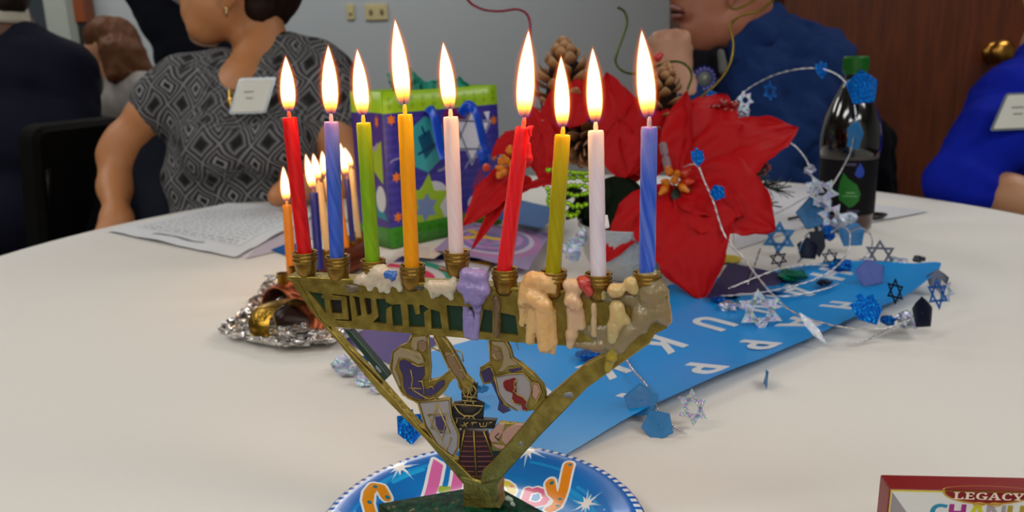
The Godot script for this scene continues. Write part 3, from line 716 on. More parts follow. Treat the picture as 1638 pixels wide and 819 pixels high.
	wires("lamp", root, [[352, 110, 545, 122, 520, 160, 480, 188, 420, 185, 385, 160, 352, 110], [400, 85, 500, 90], [430, 92, 425, 112], [480, 95, 485, 118], [430, 185, 415, 208], [455, 190, 455, 210], [478, 188, 492, 212], [455, 88, 425, 50, 410, 20, 430, -10, 450, 5, 450, 40, 435, 62], [455, 88, 490, 50, 502, 20, 485, -12, 462, 0, 462, 35, 475, 60], [415, 60, 500, 65]], ox, oy, sc, 0.00055, 0.0014, pale)
	rel("lamp_bowl", root, [400, 122, 515, 128, 480, 165, 430, 163], ox, oy, sc, 0.0004, 0.0016, mat(Color(0.12, 0.08, 0.06), 0.3), 0.0002)
	# star shield
	rel("shield", root, [115, 95, 325, 75, 340, 190, 390, 310, 385, 400, 352, 462, 245, 385, 165, 260], ox, oy, sc, -0.002, 0.0018, brass, 0.0004)
	rel("shield_face", root, [130, 103, 318, 86, 332, 200, 378, 312, 374, 395, 346, 446, 252, 375, 178, 255], ox, oy, sc, 0.001, 0.0021, silver, 0.0002)
	rel("star_field", root, [228, 190, 292, 185, 308, 250, 290, 305, 262, 300, 235, 250], ox, oy, sc, 0.001, 0.0024, purple, 0.0002)
	wires("star", root, [[240, 105, 205, 268, 330, 300, 240, 105], [182, 180, 312, 170, 275, 345, 182, 180], [115, 95, 325, 75, 340, 190, 390, 310, 385, 400, 352, 462, 245, 385, 165, 260, 115, 95], [262, 330, 300, 420, 335, 330]], ox, oy, sc, 0.0005, 0.0025, pale)
	# plaque with the word Israel
	rel("plaque", root, [312, 195, 632, 215, 612, 272, 372, 270, 330, 240], ox, oy, sc, -0.002, 0.0016, mat(Color(0.16, 0.13, 0.085), 0.4, 0.4), 0.0004)
	wires("lettering", root, [[605, 228, 588, 230, 584, 245], [572, 228, 566, 256, 530, 256, 522, 232], [550, 230, 546, 254], [506, 230, 470, 230, 466, 240], [480, 230, 474, 258], [448, 228, 405, 262], [420, 228, 428, 244, 398, 250], [440, 262, 430, 246], [375, 205, 372, 232, 340, 230, 352, 250], [338, 205, 340, 226]], ox, oy, sc, 0.0004, 0.0018, pale)
	# the steps
	rel("steps", root, [398, 275, 568, 285, 632, 490, 512, 650, 382, 500], ox, oy, sc, -0.002, 0.0009, maroon, 0.0003)
	wires("rail", root, [[425, 275, 383, 500], [484, 280, 496, 480, 510, 640], [548, 285, 628, 490]], ox, oy, sc, 0.0006, 0.0014, brass)
	var stepm := mat(Color(0.36, 0.15, 0.11), 0.4, 0.2)
	for i in 9:
		var y := 318.0 + i * 33.0
		var t := (y - 280.0) / 220.0
		var xl := maxf(425.0 - 42.0 * t, 383.0 + (y - 500.0) * 0.85 if y > 500.0 else 0.0)
		var xr := minf(548.0 + 80.0 * t, 628.0 - (y - 490.0) * 0.75 if y > 490.0 else 9999.0)
		var xm := 486.0 + 12.0 * t
		rel("step", root, [xl + 6, y, xm - 8, y + 2, xm - 8, y + 12, xl + 4, y + 10], ox, oy, sc, 0.0006, 0.0016, stepm, 0.0002)
		if xr - 8 > xm + 16:
			rel("step", root, [xm + 8, y + 2, xr - 8, y, xr - 6, y + 10, xm + 8, y + 12], ox, oy, sc, 0.0006, 0.0016, stepm, 0.0002)
	# folded hands, dark grass beside them
	rel("hand_ground", root, [588, 300, 650, 228, 845, 250, 800, 330, 700, 440, 630, 490, 600, 400], ox, oy, sc, -0.002, 0.0012, brass, 0.0003)
	rel("hands", root, [590, 300, 648, 235, 690, 240, 675, 300, 640, 345, 650, 362, 600, 362, 584, 330], ox, oy, sc, 0.0006, 0.0022, pink, 0.0005)
	rel("hands", root, [700, 270, 760, 240, 820, 245, 838, 280, 770, 320, 735, 375, 690, 378, 664, 345, 672, 300], ox, oy, sc, 0.0006, 0.0022, pink, 0.0005)
	rel("hands", root, [604, 374, 720, 392, 706, 412, 640, 402], ox, oy, sc, 0.0006, 0.002, pink, 0.0004)
	wires("outline", root, [[650, 300, 625, 325, 648, 348], [800, 305, 755, 325, 735, 370]], ox, oy, sc, 0.0004, 0.0024, mat(Color(0.3, 0.17, 0.12), 0.5))
	rel("grass", root, [608, 414, 692, 414, 630, 482, 612, 452], ox, oy, sc, 0.0006, 0.0016, mat(Color(0.08, 0.13, 0.09), 0.4), 0.0003)
	# right figure with the lion shield
	ox = 740.0
	oy = 530.0
	sc = 6.825
	rel("figure", root, [285, 90, 470, 100, 520, 200, 545, 300, 620, 345, 760, 460, 880, 590, 905, 680, 900, 790, 940, 900, 880, 960, 770, 860, 690, 880, 560, 850, 440, 820, 390, 760, 370, 680, 310, 570, 220, 585, 180, 480, 190, 400, 300, 330], ox, oy, sc, -0.002, 0.0016, brass, 0.0005)
	rel("hair", root, [310, 110, 450, 115, 505, 210, 520, 300, 600, 355, 590, 370, 500, 380, 440, 440, 380, 440, 430, 380, 445, 300, 420, 180, 330, 150], ox, oy, sc, 0.001, 0.0024, bone, 0.0003)
	rel("face", root, [320, 170, 400, 190, 435, 280, 420, 330, 340, 320, 300, 270], ox, oy, sc, 0.001, 0.0025, skin, 0.0005)
	rel("robe", root, [195, 440, 290, 388, 325, 440, 325, 545, 235, 562], ox, oy, sc, 0.001, 0.0022, purple, 0.0002)
	rel("robe", root, [310, 560, 340, 545, 395, 680, 440, 800, 410, 790, 370, 690], ox, oy, sc, 0.001, 0.0022, purple, 0.0002)
	rel("robe", root, [490, 420, 640, 395, 640, 420, 540, 450], ox, oy, sc, 0.001, 0.0022, purple, 0.0002)
	rel("shield_face", root, [360, 500, 520, 470, 660, 465, 735, 560, 750, 660, 700, 800, 690, 870, 600, 860, 470, 780, 400, 680], ox, oy, sc, 0.001, 0.0021, silver, 0.0002)
	rel("lion", root, [440, 560, 470, 530, 520, 520, 560, 505, 592, 530, 570, 580, 580, 620, 560, 660, 590, 690, 650, 710, 700, 760, 680, 810, 700, 860, 650, 860, 640, 800, 600, 780, 560, 790, 535, 740, 545, 680, 470, 650, 445, 610], ox, oy, sc, 0.0014, 0.0026, red, 0.0004)
	wires("outline", root, [[590, 525, 560, 580, 585, 610, 555, 650, 600, 690, 660, 715, 705, 770, 680, 815], [560, 540, 590, 555], [560, 600, 590, 625], [535, 740, 565, 790, 640, 800], [355, 495, 520, 465, 665, 458, 745, 555, 760, 665], [345, 490, 395, 690, 470, 800, 600, 870], [190, 440, 300, 380, 330, 440, 355, 495], [470, 110, 520, 200, 545, 300, 620, 350, 760, 470, 880, 600], [285, 110, 300, 330, 190, 400], [350, 200, 400, 210], [330, 250, 360, 300, 410, 310], [760, 560, 740, 700, 800, 780, 860, 660, 820, 570, 760, 560]], ox, oy, sc, 0.00045, 0.0025, pale)
	rel("forearm", root, [765, 570, 815, 580, 850, 660, 800, 760, 752, 700], ox, oy, sc, 0.001, 0.0024, pink, 0.0004)
	rel("robe", root, [395, 770, 480, 830, 520, 870, 440, 900, 380, 860], ox, oy, sc, 0.0004, 0.0019, purple, 0.0003)

	# nine cups
	var prof := [Vector2(0.0032, -0.0165), Vector2(0.0048, -0.0160), Vector2(0.0060, -0.0140), Vector2(0.0069, -0.0105), Vector2(0.0073, -0.0075), Vector2(0.0073, -0.0068), Vector2(0.0079, -0.0060), Vector2(0.0080, -0.0052), Vector2(0.0074, -0.0045), Vector2(0.0074, -0.0040), Vector2(0.0080, -0.0033), Vector2(0.0080, -0.0027), Vector2(0.0075, -0.0021), Vector2(0.0075, -0.0017), Vector2(0.0080, -0.0010), Vector2(0.0080, -0.0003), Vector2(0.0077, 0.0), Vector2(0.0068, -0.0002), Vector2(0.0064, -0.0015), Vector2(0.0062, -0.008), Vector2(0.0, -0.0085)]
	st = begin()
	lathe(st, prof, 36)
	var cup := fin(st)
	for c in cups:
		var q := mp(c[0], c[1], 0.0)
		part("candle_cup", cup, cupm, root, Transform3D(Basis(), Vector3(q.x, q.y, -0.0004)))
	# a short stem below each cup that stands above the shelf
	st = begin()
	for c in cups:
		var q := mp(c[0], c[1], 0.0)
		var g := mp(c[0], 441.0 + (c[0] - 463.0) * 0.0512, 0.0)
		if q.y - 0.016 > g.y - 0.002:
			tube(st, [Vector3(q.x, g.y - 0.002, -0.0004), Vector3(q.x, q.y - 0.0155, -0.0004)], 0.0042, 14)
	part("cup_stem", fin(st), brass, root)

	# old wax
	var sss := {"subsurf_scatter_enabled": true, "subsurf_scatter_strength": 0.4, "roughness": 0.3, "clearcoat_enabled": true, "clearcoat": 0.35, "clearcoat_roughness": 0.2}
	var white := mat(Color(0.86, 0.78, 0.68), 0.4, 0.0, sss)
	var blue := mat(Color(0.22, 0.42, 0.74), 0.4, 0.0, sss)
	var lilac := mat(Color(0.58, 0.53, 0.75), 0.38, 0.0, sss)
	var cream := mat(Color(0.92, 0.72, 0.48), 0.38, 0.0, sss)
	var rose := mat(Color(0.87, 0.71, 0.56), 0.4, 0.0, sss)
	var stain := mat(Color(0.74, 0.26, 0.24), 0.4, 0.0, sss)
	var ivory := mat(Color(0.80, 0.70, 0.48), 0.4, 0.0, sss)
	var grey := mat(Color(0.58, 0.51, 0.37), 0.36, 0.0, sss)
	var umber := mat(Color(0.44, 0.36, 0.26), 0.4, 0.0, sss)
	var yellow := mat(Color(0.66, 0.58, 0.16), 0.4, 0.0, sss)
	wax(root, [[580, 447, 584, 445, 10, 11], [598, 450, 598, 440, 8, 9], [609, 441, 610, 463, 8, 6], [621, 446, 620, 466, 7, 5], [630, 442, 631, 454, 7, 5], [636, 446, 640, 463, 4, 5], [588, 430, 612, 430, 7, 8], [604, 436, 634, 440, 10, 7], [572, 448, 566, 452, 6, 3], [590, 452, 592, 461, 7, 6]], white, 11)
	wax(root, [[612, 434, 632, 440, 7, 7, 0.0038], [630, 440, 629, 452, 6, 3, 0.0045], [619, 440, 617, 448, 5, 2, 0.0045]], blue, 12)
	wax(root, [[690, 460, 691, 475, 6, 4], [697, 464, 697, 458, 6, 6], [707, 464, 707, 456, 6, 6], [721, 458, 721, 477, 6, 5], [690, 456, 726, 457, 7, 8], [699, 464, 700, 471, 5, 3.5], [712, 462, 713, 472, 5, 3.5], [684, 456, 680, 458, 5, 3], [727, 436, 727, 450, 4, 5]], white, 13)
	wax(root, [[748, 438, 770, 442, 12, 14, 0.004], [744, 456, 774, 462, 12, 14, 0.005], [756, 472, 766, 476, 13, 12, 0.005], [763, 484, 764, 494, 8, 6, 0.004], [764, 494, 761, 541, 5.5, 5, 0.002], [743, 474, 743, 538, 6, 6, 0.0002], [751, 505, 752, 540, 4.5, 6.5, -0.0003]], lilac, 14)
	wax(root, [[793, 478, 795, 490, 6, 5], [795, 490, 794, 536, 4.5, 5], [700, 432, 728, 440, 4, 6, -0.001]], umber, 15)
	wax(root, [[476, 452, 492, 450, 6, 8, -0.002], [515, 452, 560, 462, 7, 10, -0.002], [560, 462, 580, 462, 9, 5, 0.0]], mat(Color(0.42, 0.36, 0.27), 0.45, 0.0, sss), 16)
	wax(root, [[648, 455, 672, 460, 8, 7, 0.0005]], mat(Color(0.24, 0.26, 0.33), 0.4, 0.0, sss), 17)
	wax(root, [[851, 448, 872, 452, 14, 14], [856, 440, 868, 440, 8, 6, 0.006], [883, 446, 884, 462, 9, 9], [842, 462, 840, 480, 12, 12], [836, 490, 834, 519, 6, 4.5], [856, 474, 872, 486, 15, 14, 0.005], [854, 500, 848, 544, 10, 8], [869, 500, 872, 553, 12, 10, 0.005], [881, 500, 884, 545, 9, 8], [884, 545, 884, 563, 6, 5]], cream, 18)
	wax(root, [[912, 456, 924, 458, 12, 12], [917, 478, 922, 484, 13, 12, 0.005], [916, 494, 916, 535, 10, 8], [926, 500, 931, 522, 9, 7], [913, 535, 912, 553, 8, 6], [950, 488, 950, 536, 4.5, 5]], rose, 19)
	wax(root, [[934, 452, 944, 466, 8, 7, 0.0055], [930, 446, 944, 448, 6, 6, 0.004]], stain, 20)
	wax(root, [[984, 462, 990, 462, 11, 11, 0.006], [1010, 452, 1014, 462, 11, 9, 0.004], [962, 462, 966, 476, 6, 5], [988, 490, 990, 506, 12, 13, 0.005], [984, 520, 981, 541, 12, 8, 0.005], [1002, 512, 1008, 524, 8, 6, 0.004]], ivory, 21)
	wax(root, [[1035, 450, 1040, 470, 19, 21, -0.003], [1040, 470, 1050, 500, 20, 17, -0.002], [1050, 500, 1060, 512, 16, 11, -0.001], [1058, 470, 1064, 516, 10, 8, -0.001], [1028, 505, 1024, 522, 19, 16, -0.001], [1004, 530, 988, 552, 18, 15, 0.0], [985, 552, 974, 580, 14, 9, 0.0], [916, 552, 955, 556, 7, 9, 0.0], [955, 556, 985, 548, 9, 14, 0.0], [950, 470, 1010, 480, 16, 18, -0.004], [905, 468, 950, 472, 12, 15, -0.0035], [898, 522, 950, 532, 13, 16, -0.0042], [950, 532, 1000, 530, 16, 18, -0.004]], grey, 22)
	wax(root, [[978, 572, 972, 591, 8, 6, 0.003], [984, 548, 980, 570, 8, 7, 0.004]], yellow, 23)
	for q in [[600, 588, 606, 596, 3.5, 4, 0.001], [898, 634, 912, 632, 5, 7, 0.001], [832, 708, 834, 712, 3.5, 3, 0.003]]:
		wax(root, [q], mat(Color(0.5, 0.5, 0.52), 0.4, 0.0, sss), 24)

var cups := [[487, 402], [539, 409], [596, 415], [659, 423], [730, 401], [807, 429], [885, 433], [957, 437], [1035, 435]]

# ---------------------------------------------------------------- candles and flames
func flame_materials() -> void:
	wick_m = mat(Color(0.09, 0.05, 0.03), 0.9)
	# v runs from 0 at the tip to 1 at the foot of the flame
	var core := GradientTexture2D.new()
	core.width = 4
	core.height = 128
	core.fill_from = Vector2(0, 0)
	core.fill_to = Vector2(0, 1)
	core.gradient = ramp([Color(1, 0.97, 0.86, 1), Color(1, 0.98, 0.9, 1), Color(1, 0.93, 0.72, 1), Color(1, 0.66, 0.2, 0.85), Color(0.6, 0.27, 0.10, 0.4), Color(0.25, 0.16, 0.30, 0.12), Color(0.1, 0.1, 0.3, 0.0)], [0.0, 0.55, 0.72, 0.83, 0.91, 0.97, 1.0])
	var a := mat(Color(0, 0, 0, 1), 1.0, 0.0, {"transparency": BaseMaterial3D.TRANSPARENCY_ALPHA, "albedo_texture": core, "specular_mode": BaseMaterial3D.SPECULAR_DISABLED, "emission_enabled": true, "emission": Color.BLACK, "emission_texture": core, "emission_energy_multiplier": 2.6, "texture_repeat": false})
	flame_m = [a]
	for q in [[Color(1.0, 0.80, 0.46), 0.42, 1.6], [Color(1.0, 0.50, 0.22), 0.13, 1.1], [Color(1.0, 0.42, 0.2), 0.05, 1.0]]:
		var g := GradientTexture2D.new()
		g.width = 4
		g.height = 64
		g.fill_from = Vector2(0, 0)
		g.fill_to = Vector2(0, 1)
		var c: Color = q[0]
		g.gradient = ramp([Color(c.r, c.g, c.b, q[1]), Color(c.r, c.g, c.b, q[1]), Color(c.r, c.g * 0.8, c.b * 0.7, q[1] * 0.5), Color(0.3, 0.25, 0.6, q[1] * 0.25), Color(0.15, 0.15, 0.5, 0.0)], [0.0, 0.6, 0.8, 0.93, 1.0])
		flame_m.append(mat(Color(0, 0, 0, 1), 1.0, 0.0, {"transparency": BaseMaterial3D.TRANSPARENCY_ALPHA, "albedo_texture": g, "specular_mode": BaseMaterial3D.SPECULAR_DISABLED, "emission_enabled": true, "emission": Color.BLACK, "emission_texture": g, "emission_energy_multiplier": q[2], "texture_repeat": false}))

# a spirally fluted taper from the foot to the top, with wick and flame; the flame's tip and half-width are given
func candle(label: String, group: String, foot: Vector3, top: Vector3, tip: Vector3, rad: float, cols: Array, opts := {}) -> Node3D:
	var o := thing("candle", label, "candle", foot, 0.0, group)
	var axis := top - foot
	var h := axis.length()
	var yv := axis / h
	var xv := yv.cross(Vector3.BACK).normalized()
	var b := Basis(xv, yv, xv.cross(yv))
	var n := 48
	var m := 44
	var twist: float = opts.get("twist", 2.0)
	var depth: float = opts.get("flute", 0.035)
	var lobes: int = opts.get("lobes", 9)
	var st := begin()
	var rings := []
	var tint := []
	var nz := FastNoiseLite.new()
	nz.seed = int(foot.x * 10000.0)
	nz.frequency = 1.0
	for i in m + 1:
		var t := float(i) / m
		var ring := []
		var tr := []
		var r := rad * lerpf(1.0, 0.97, t)
		if i == m:
			r *= 0.94
		for k in n:
			var a := TAU * k / n
			var w := a + twist * t * PI
			var rr := r * (1.0 + depth * (absf(sin(w * lobes / 2.0)) - 0.6))
			rr *= 1.0 + 0.012 * nz.get_noise_2d(cos(a) * 2.0, t * 9.0 + sin(a) * 2.0)
			ring.append(b * Vector3(cos(a) * rr, h * (t if i < m else 1.0), -sin(a) * rr))
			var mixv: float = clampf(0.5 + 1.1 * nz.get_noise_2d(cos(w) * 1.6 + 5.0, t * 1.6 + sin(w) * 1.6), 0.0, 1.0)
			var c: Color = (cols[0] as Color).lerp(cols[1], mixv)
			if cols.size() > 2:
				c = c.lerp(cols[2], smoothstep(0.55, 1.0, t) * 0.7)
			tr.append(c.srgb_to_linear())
		rings.append(ring)
		tint.append(tr)
	for i in m:
		for k in n:
			var k2 := (k + 1) % n
			var pv := [rings[i][k], rings[i][k2], rings[i + 1][k2], rings[i + 1][k]]
			var cv := [tint[i][k], tint[i][k2], tint[i + 1][k2], tint[i + 1][k]]
			for j in [0, 2, 1, 0, 3, 2]:
				st.set_color(cv[j])
				st.add_vertex(pv[j])
	st.set_smooth_group(1)
	var dip := b * Vector3(0, h - rad * 0.35, 0)
	for k in n:
		for q in [rings[m][k], dip, rings[m][(k + 1) % n]]:
			st.set_color(tint[m][k])
			st.add_vertex(q)
	var wax_m := mat(Color(1, 1, 1), 0.36, 0.0, {"vertex_color_use_as_albedo": true, "subsurf_scatter_enabled": true, "subsurf_scatter_strength": 0.45})
	part("wax_body", fin(st), wax_m, o)
	if opts.has("drip"):
		var caps := []
		for d in opts.drip:
			caps.append(cp(men_at(d[0], d[1], rad) - foot, men_at(d[2], d[3], rad) - foot, d[4] * 0.00037, d[5] * 0.00037))
		part("wax_run", blob(caps, 0.0007, 0.002), mat(cols[0], 0.38, 0.0, {"subsurf_scatter_enabled": true, "subsurf_scatter_strength": 0.3}), o)
	# wick, from the wax into the flame
	var fl := tip - top
	var fh := fl.length()
	var t0 := top - foot
	var bend: Vector3 = opts.get("bend", Vector3(0.0006, 0, 0))
	st = begin()
	tube(st, curve([t0 - yv * rad * 0.4, t0 + fl * 0.10, t0 + fl * 0.2 + bend, t0 + fl * opts.get("wick", 0.27) + bend * 1.6], 3), 0.0007, 6)
	var w := part("wick", fin(st), wick_m, o)
	# pale melted neck round the wick's foot
	st = begin()
	lathe(st, [Vector2(rad * 0.42, -rad * 0.35), Vector2(rad * 0.26, 0.0), Vector2(0.0013, fh * 0.05), Vector2(0.0009, fh * 0.11), Vector2(0.0, fh * 0.115)], 12, Transform3D(b, t0))
	part("wick_foot", fin(st), mat((cols[-1] as Color).lerp(Color(0.9, 0.7, 0.45), 0.4), 0.4, 0.0, {"subsurf_scatter_enabled": true, "subsurf_scatter_strength": 0.3}), o)
	# the flame itself, in layers that thin out towards the edge
	var fr: float = opts.get("fr", 0.0043)
	var fy := fl / fh
	var fx := fy.cross(Vector3.BACK).normalized()
	var fb := Basis(fx, fy, fx.cross(fy))
	var f0 := fh * 0.09
	var shape := [[0.0, 0.40], [0.05, 0.62], [0.12, 0.80], [0.20, 0.93], [0.30, 1.0], [0.40, 0.99], [0.50, 0.93], [0.60, 0.83], [0.70, 0.69], [0.80, 0.50], [0.88, 0.33], [0.95, 0.16], [1.0, 0.0]]
	var k := 0
	for s in [1.0, 1.10, 1.28, 1.55]:
		var prof := []
		for q in shape:
			var y: float = f0 + (fh * (1.0 + (s - 1.0) * 0.10) - f0) * q[0]
			prof.append(Vector2(fr * (q[1] + (s - 1.0) * (1.0 if q[0] < 1.0 else 0.0) * minf(1.0, (1.0 - q[0]) * 3.0)), y))
		st = begin()
		lathe(st, prof, 24, Transform3D(fb, t0), true)
		part(["flame", "flame_mantle", "flame_mantle", "flame_mantle"][k], fin(st), flame_m[k], o)
		k += 1
	var l := OmniLight3D.new()
	l.name = "flame_light"
	l.light_energy = opts.get("power", 0.0011)
	l.light_color = Color(1.0, 0.72, 0.38)
	l.light_size = 0.004
	l.omni_range = 8.0
	l.omni_attenuation = 2.0
	l.shadow_enabled = true
	l.position = t0 + fl * 0.5
	o.add_child(l, true)
	return o

func men_at(x: float, y: float, zo := 0.0) -> Vector3:
	var q := mp(x, y, zo)
	return men_t * Vector3(q.x, q.y, zo)

func build_candles() -> void:
	flame_materials()
	var g := "lit candles in the large menorah"
	var red := Color(0.78, 0.05, 0.06)
	var list := [
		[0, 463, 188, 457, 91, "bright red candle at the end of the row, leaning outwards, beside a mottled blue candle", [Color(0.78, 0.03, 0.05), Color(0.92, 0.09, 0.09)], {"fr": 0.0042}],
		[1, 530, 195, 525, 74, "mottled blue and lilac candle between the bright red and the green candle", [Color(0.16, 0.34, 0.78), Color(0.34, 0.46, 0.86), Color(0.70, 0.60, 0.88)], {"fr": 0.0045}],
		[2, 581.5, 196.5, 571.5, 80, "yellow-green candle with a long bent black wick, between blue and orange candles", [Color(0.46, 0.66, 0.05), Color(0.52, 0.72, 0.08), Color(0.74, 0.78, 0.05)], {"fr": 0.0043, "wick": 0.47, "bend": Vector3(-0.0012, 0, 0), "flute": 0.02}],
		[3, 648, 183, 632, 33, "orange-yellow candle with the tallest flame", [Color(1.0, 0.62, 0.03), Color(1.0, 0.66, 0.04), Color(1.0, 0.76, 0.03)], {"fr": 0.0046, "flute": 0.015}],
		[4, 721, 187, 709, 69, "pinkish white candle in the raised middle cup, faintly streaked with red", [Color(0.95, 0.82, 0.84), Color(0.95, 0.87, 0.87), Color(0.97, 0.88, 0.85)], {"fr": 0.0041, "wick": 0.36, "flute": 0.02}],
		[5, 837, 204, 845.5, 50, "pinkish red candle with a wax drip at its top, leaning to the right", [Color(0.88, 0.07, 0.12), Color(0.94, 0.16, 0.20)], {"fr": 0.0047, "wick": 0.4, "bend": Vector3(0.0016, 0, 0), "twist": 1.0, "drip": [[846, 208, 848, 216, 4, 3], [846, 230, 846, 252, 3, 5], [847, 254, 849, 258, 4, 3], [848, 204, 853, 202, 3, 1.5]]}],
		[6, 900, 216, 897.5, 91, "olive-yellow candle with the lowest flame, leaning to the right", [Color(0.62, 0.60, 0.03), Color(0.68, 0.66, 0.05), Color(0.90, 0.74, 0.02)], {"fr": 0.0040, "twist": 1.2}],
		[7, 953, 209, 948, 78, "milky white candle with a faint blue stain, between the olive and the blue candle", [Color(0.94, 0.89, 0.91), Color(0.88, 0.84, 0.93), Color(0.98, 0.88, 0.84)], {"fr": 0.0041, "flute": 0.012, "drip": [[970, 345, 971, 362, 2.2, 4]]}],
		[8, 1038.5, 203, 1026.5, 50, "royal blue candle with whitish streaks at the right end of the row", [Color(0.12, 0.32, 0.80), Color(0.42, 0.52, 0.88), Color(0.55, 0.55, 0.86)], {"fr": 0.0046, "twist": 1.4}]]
	for c in list:
		var cupat: Array = cups[c[0]]
		var foot := men_at(cupat[0], cupat[1])
		var top := men_at(c[1], c[2])
		foot += (foot - top).normalized() * 0.0065
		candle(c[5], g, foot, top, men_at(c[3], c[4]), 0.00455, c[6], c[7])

# ---------------------------------------------------------------- blue runner with its greeting
func runner_at(u: float, v: float) -> Vector3:
	var near := Vector2(0.548, -0.975).lerp(Vector2(0.015, -0.545), u)
	var far: Vector2
	if u < 0.4:
		far = Vector2(0.44, -1.088).lerp(Vector2(0.21, -1.02), u / 0.4)
	else:
		far = Vector2(0.21, -1.02).lerp(Vector2(-0.115, -0.775), (u - 0.4) / 0.6)
	var p := near.lerp(far, v)
	var lift := 0.027 * pow(maxf(0.0, 1.0 - u / 0.20), 2.0) * (1.0 - 0.75 * v) + 0.012 * pow(maxf(0.0, 1.0 - v / 0.35), 2.0) * (1.0 - smoothstep(0.80, 1.0, u))
	var wave := 0.0012 * sin(u * 21.0 + v * 4.0) * (1.0 - v) + 0.0010 * sin(u * 9.0 - v * 7.0)
	var low := 0.002
	return Vector3(p.x, TY + low + lift + maxf(wave, -0.001) * (1.0 - smoothstep(0.8, 0.95, u)), p.y)

func build_runner() -> void:
	var st := begin()
	grid(st, 60, 24, func(u, v):
		var q: float = clampf(1.0 - v / 0.22, 0.0, 1.0)
		var um: float = 0.055 * (1.0 - sqrt(maxf(0.0, 1.0 - q * q)))
		return runner_at(um + u * (1.0 - um), v), -0.0005)
	var film := mat(Color(0.0, 0.55, 0.86), 0.42, 0.0, {"clearcoat_enabled": true, "clearcoat": 0.15, "clearcoat_roughness": 0.2})
	var run := part("table_runner", fin(st), film)
	tag(run, "glossy bright blue table runner printed with a white greeting, one corner curled up", "table runner")
	var font := SystemFont.new()
	font.font_names = PackedStringArray(["Droid Sans"])
	font.font_weight = 700
	var white := mat(Color(0.80, 0.83, 0.86), 0.5)
	var dir := Vector3(-0.75, 0, 0.66)
	var rows := [["HAPPY", Vector3(0.382, 0, -0.898), 0.0925], ["CHANUKKAH", Vector3(0.219 + 4 * 0.0665, 0, -0.854 - 4 * 0.0585), 0.0886]]
	for r in rows:
		var word: String = r[0]
		for i in word.length():
			var p: Vector3 = r[1] + dir * float(r[2]) * i
			# find the spot on the runner
			var best := Vector2.ZERO
			var bd := 1e9
			for a in 61:
				for b in 25:
					var q := runner_at(a / 60.0, b / 24.0)
					var dd := Vector2(q.x - p.x, q.z - p.z).length_squared()
					if dd < bd:
						bd = dd
						best = Vector2(a / 60.0, b / 24.0)
			if bd > 0.0004 or best.x > 0.93:
				continue
			var e := 0.02
			var su := runner_at(best.x + e, best.y) - runner_at(best.x - e, best.y)
			var nrm := (su.normalized()).cross(runner_at(best.x, minf(best.y + e, 1.0)) - runner_at(best.x, best.y)).normalized()
			if nrm.y < 0.0:
				nrm = -nrm
			var rd := (dir - nrm * dir.dot(nrm)).normalized()
			var t := TextMesh.new()
			t.text = word[i]
			t.font = font
			t.font_size = 48
			t.pixel_size = 0.00128
			t.depth = 0.0006
			var o := part("printed_letter", t, white, run, Transform3D(Basis(rd, nrm.cross(rd), nrm), Vector3(p.x, runner_at(best.x, best.y).y + 0.0007, p.z)))
			o.name = "printed_letter"

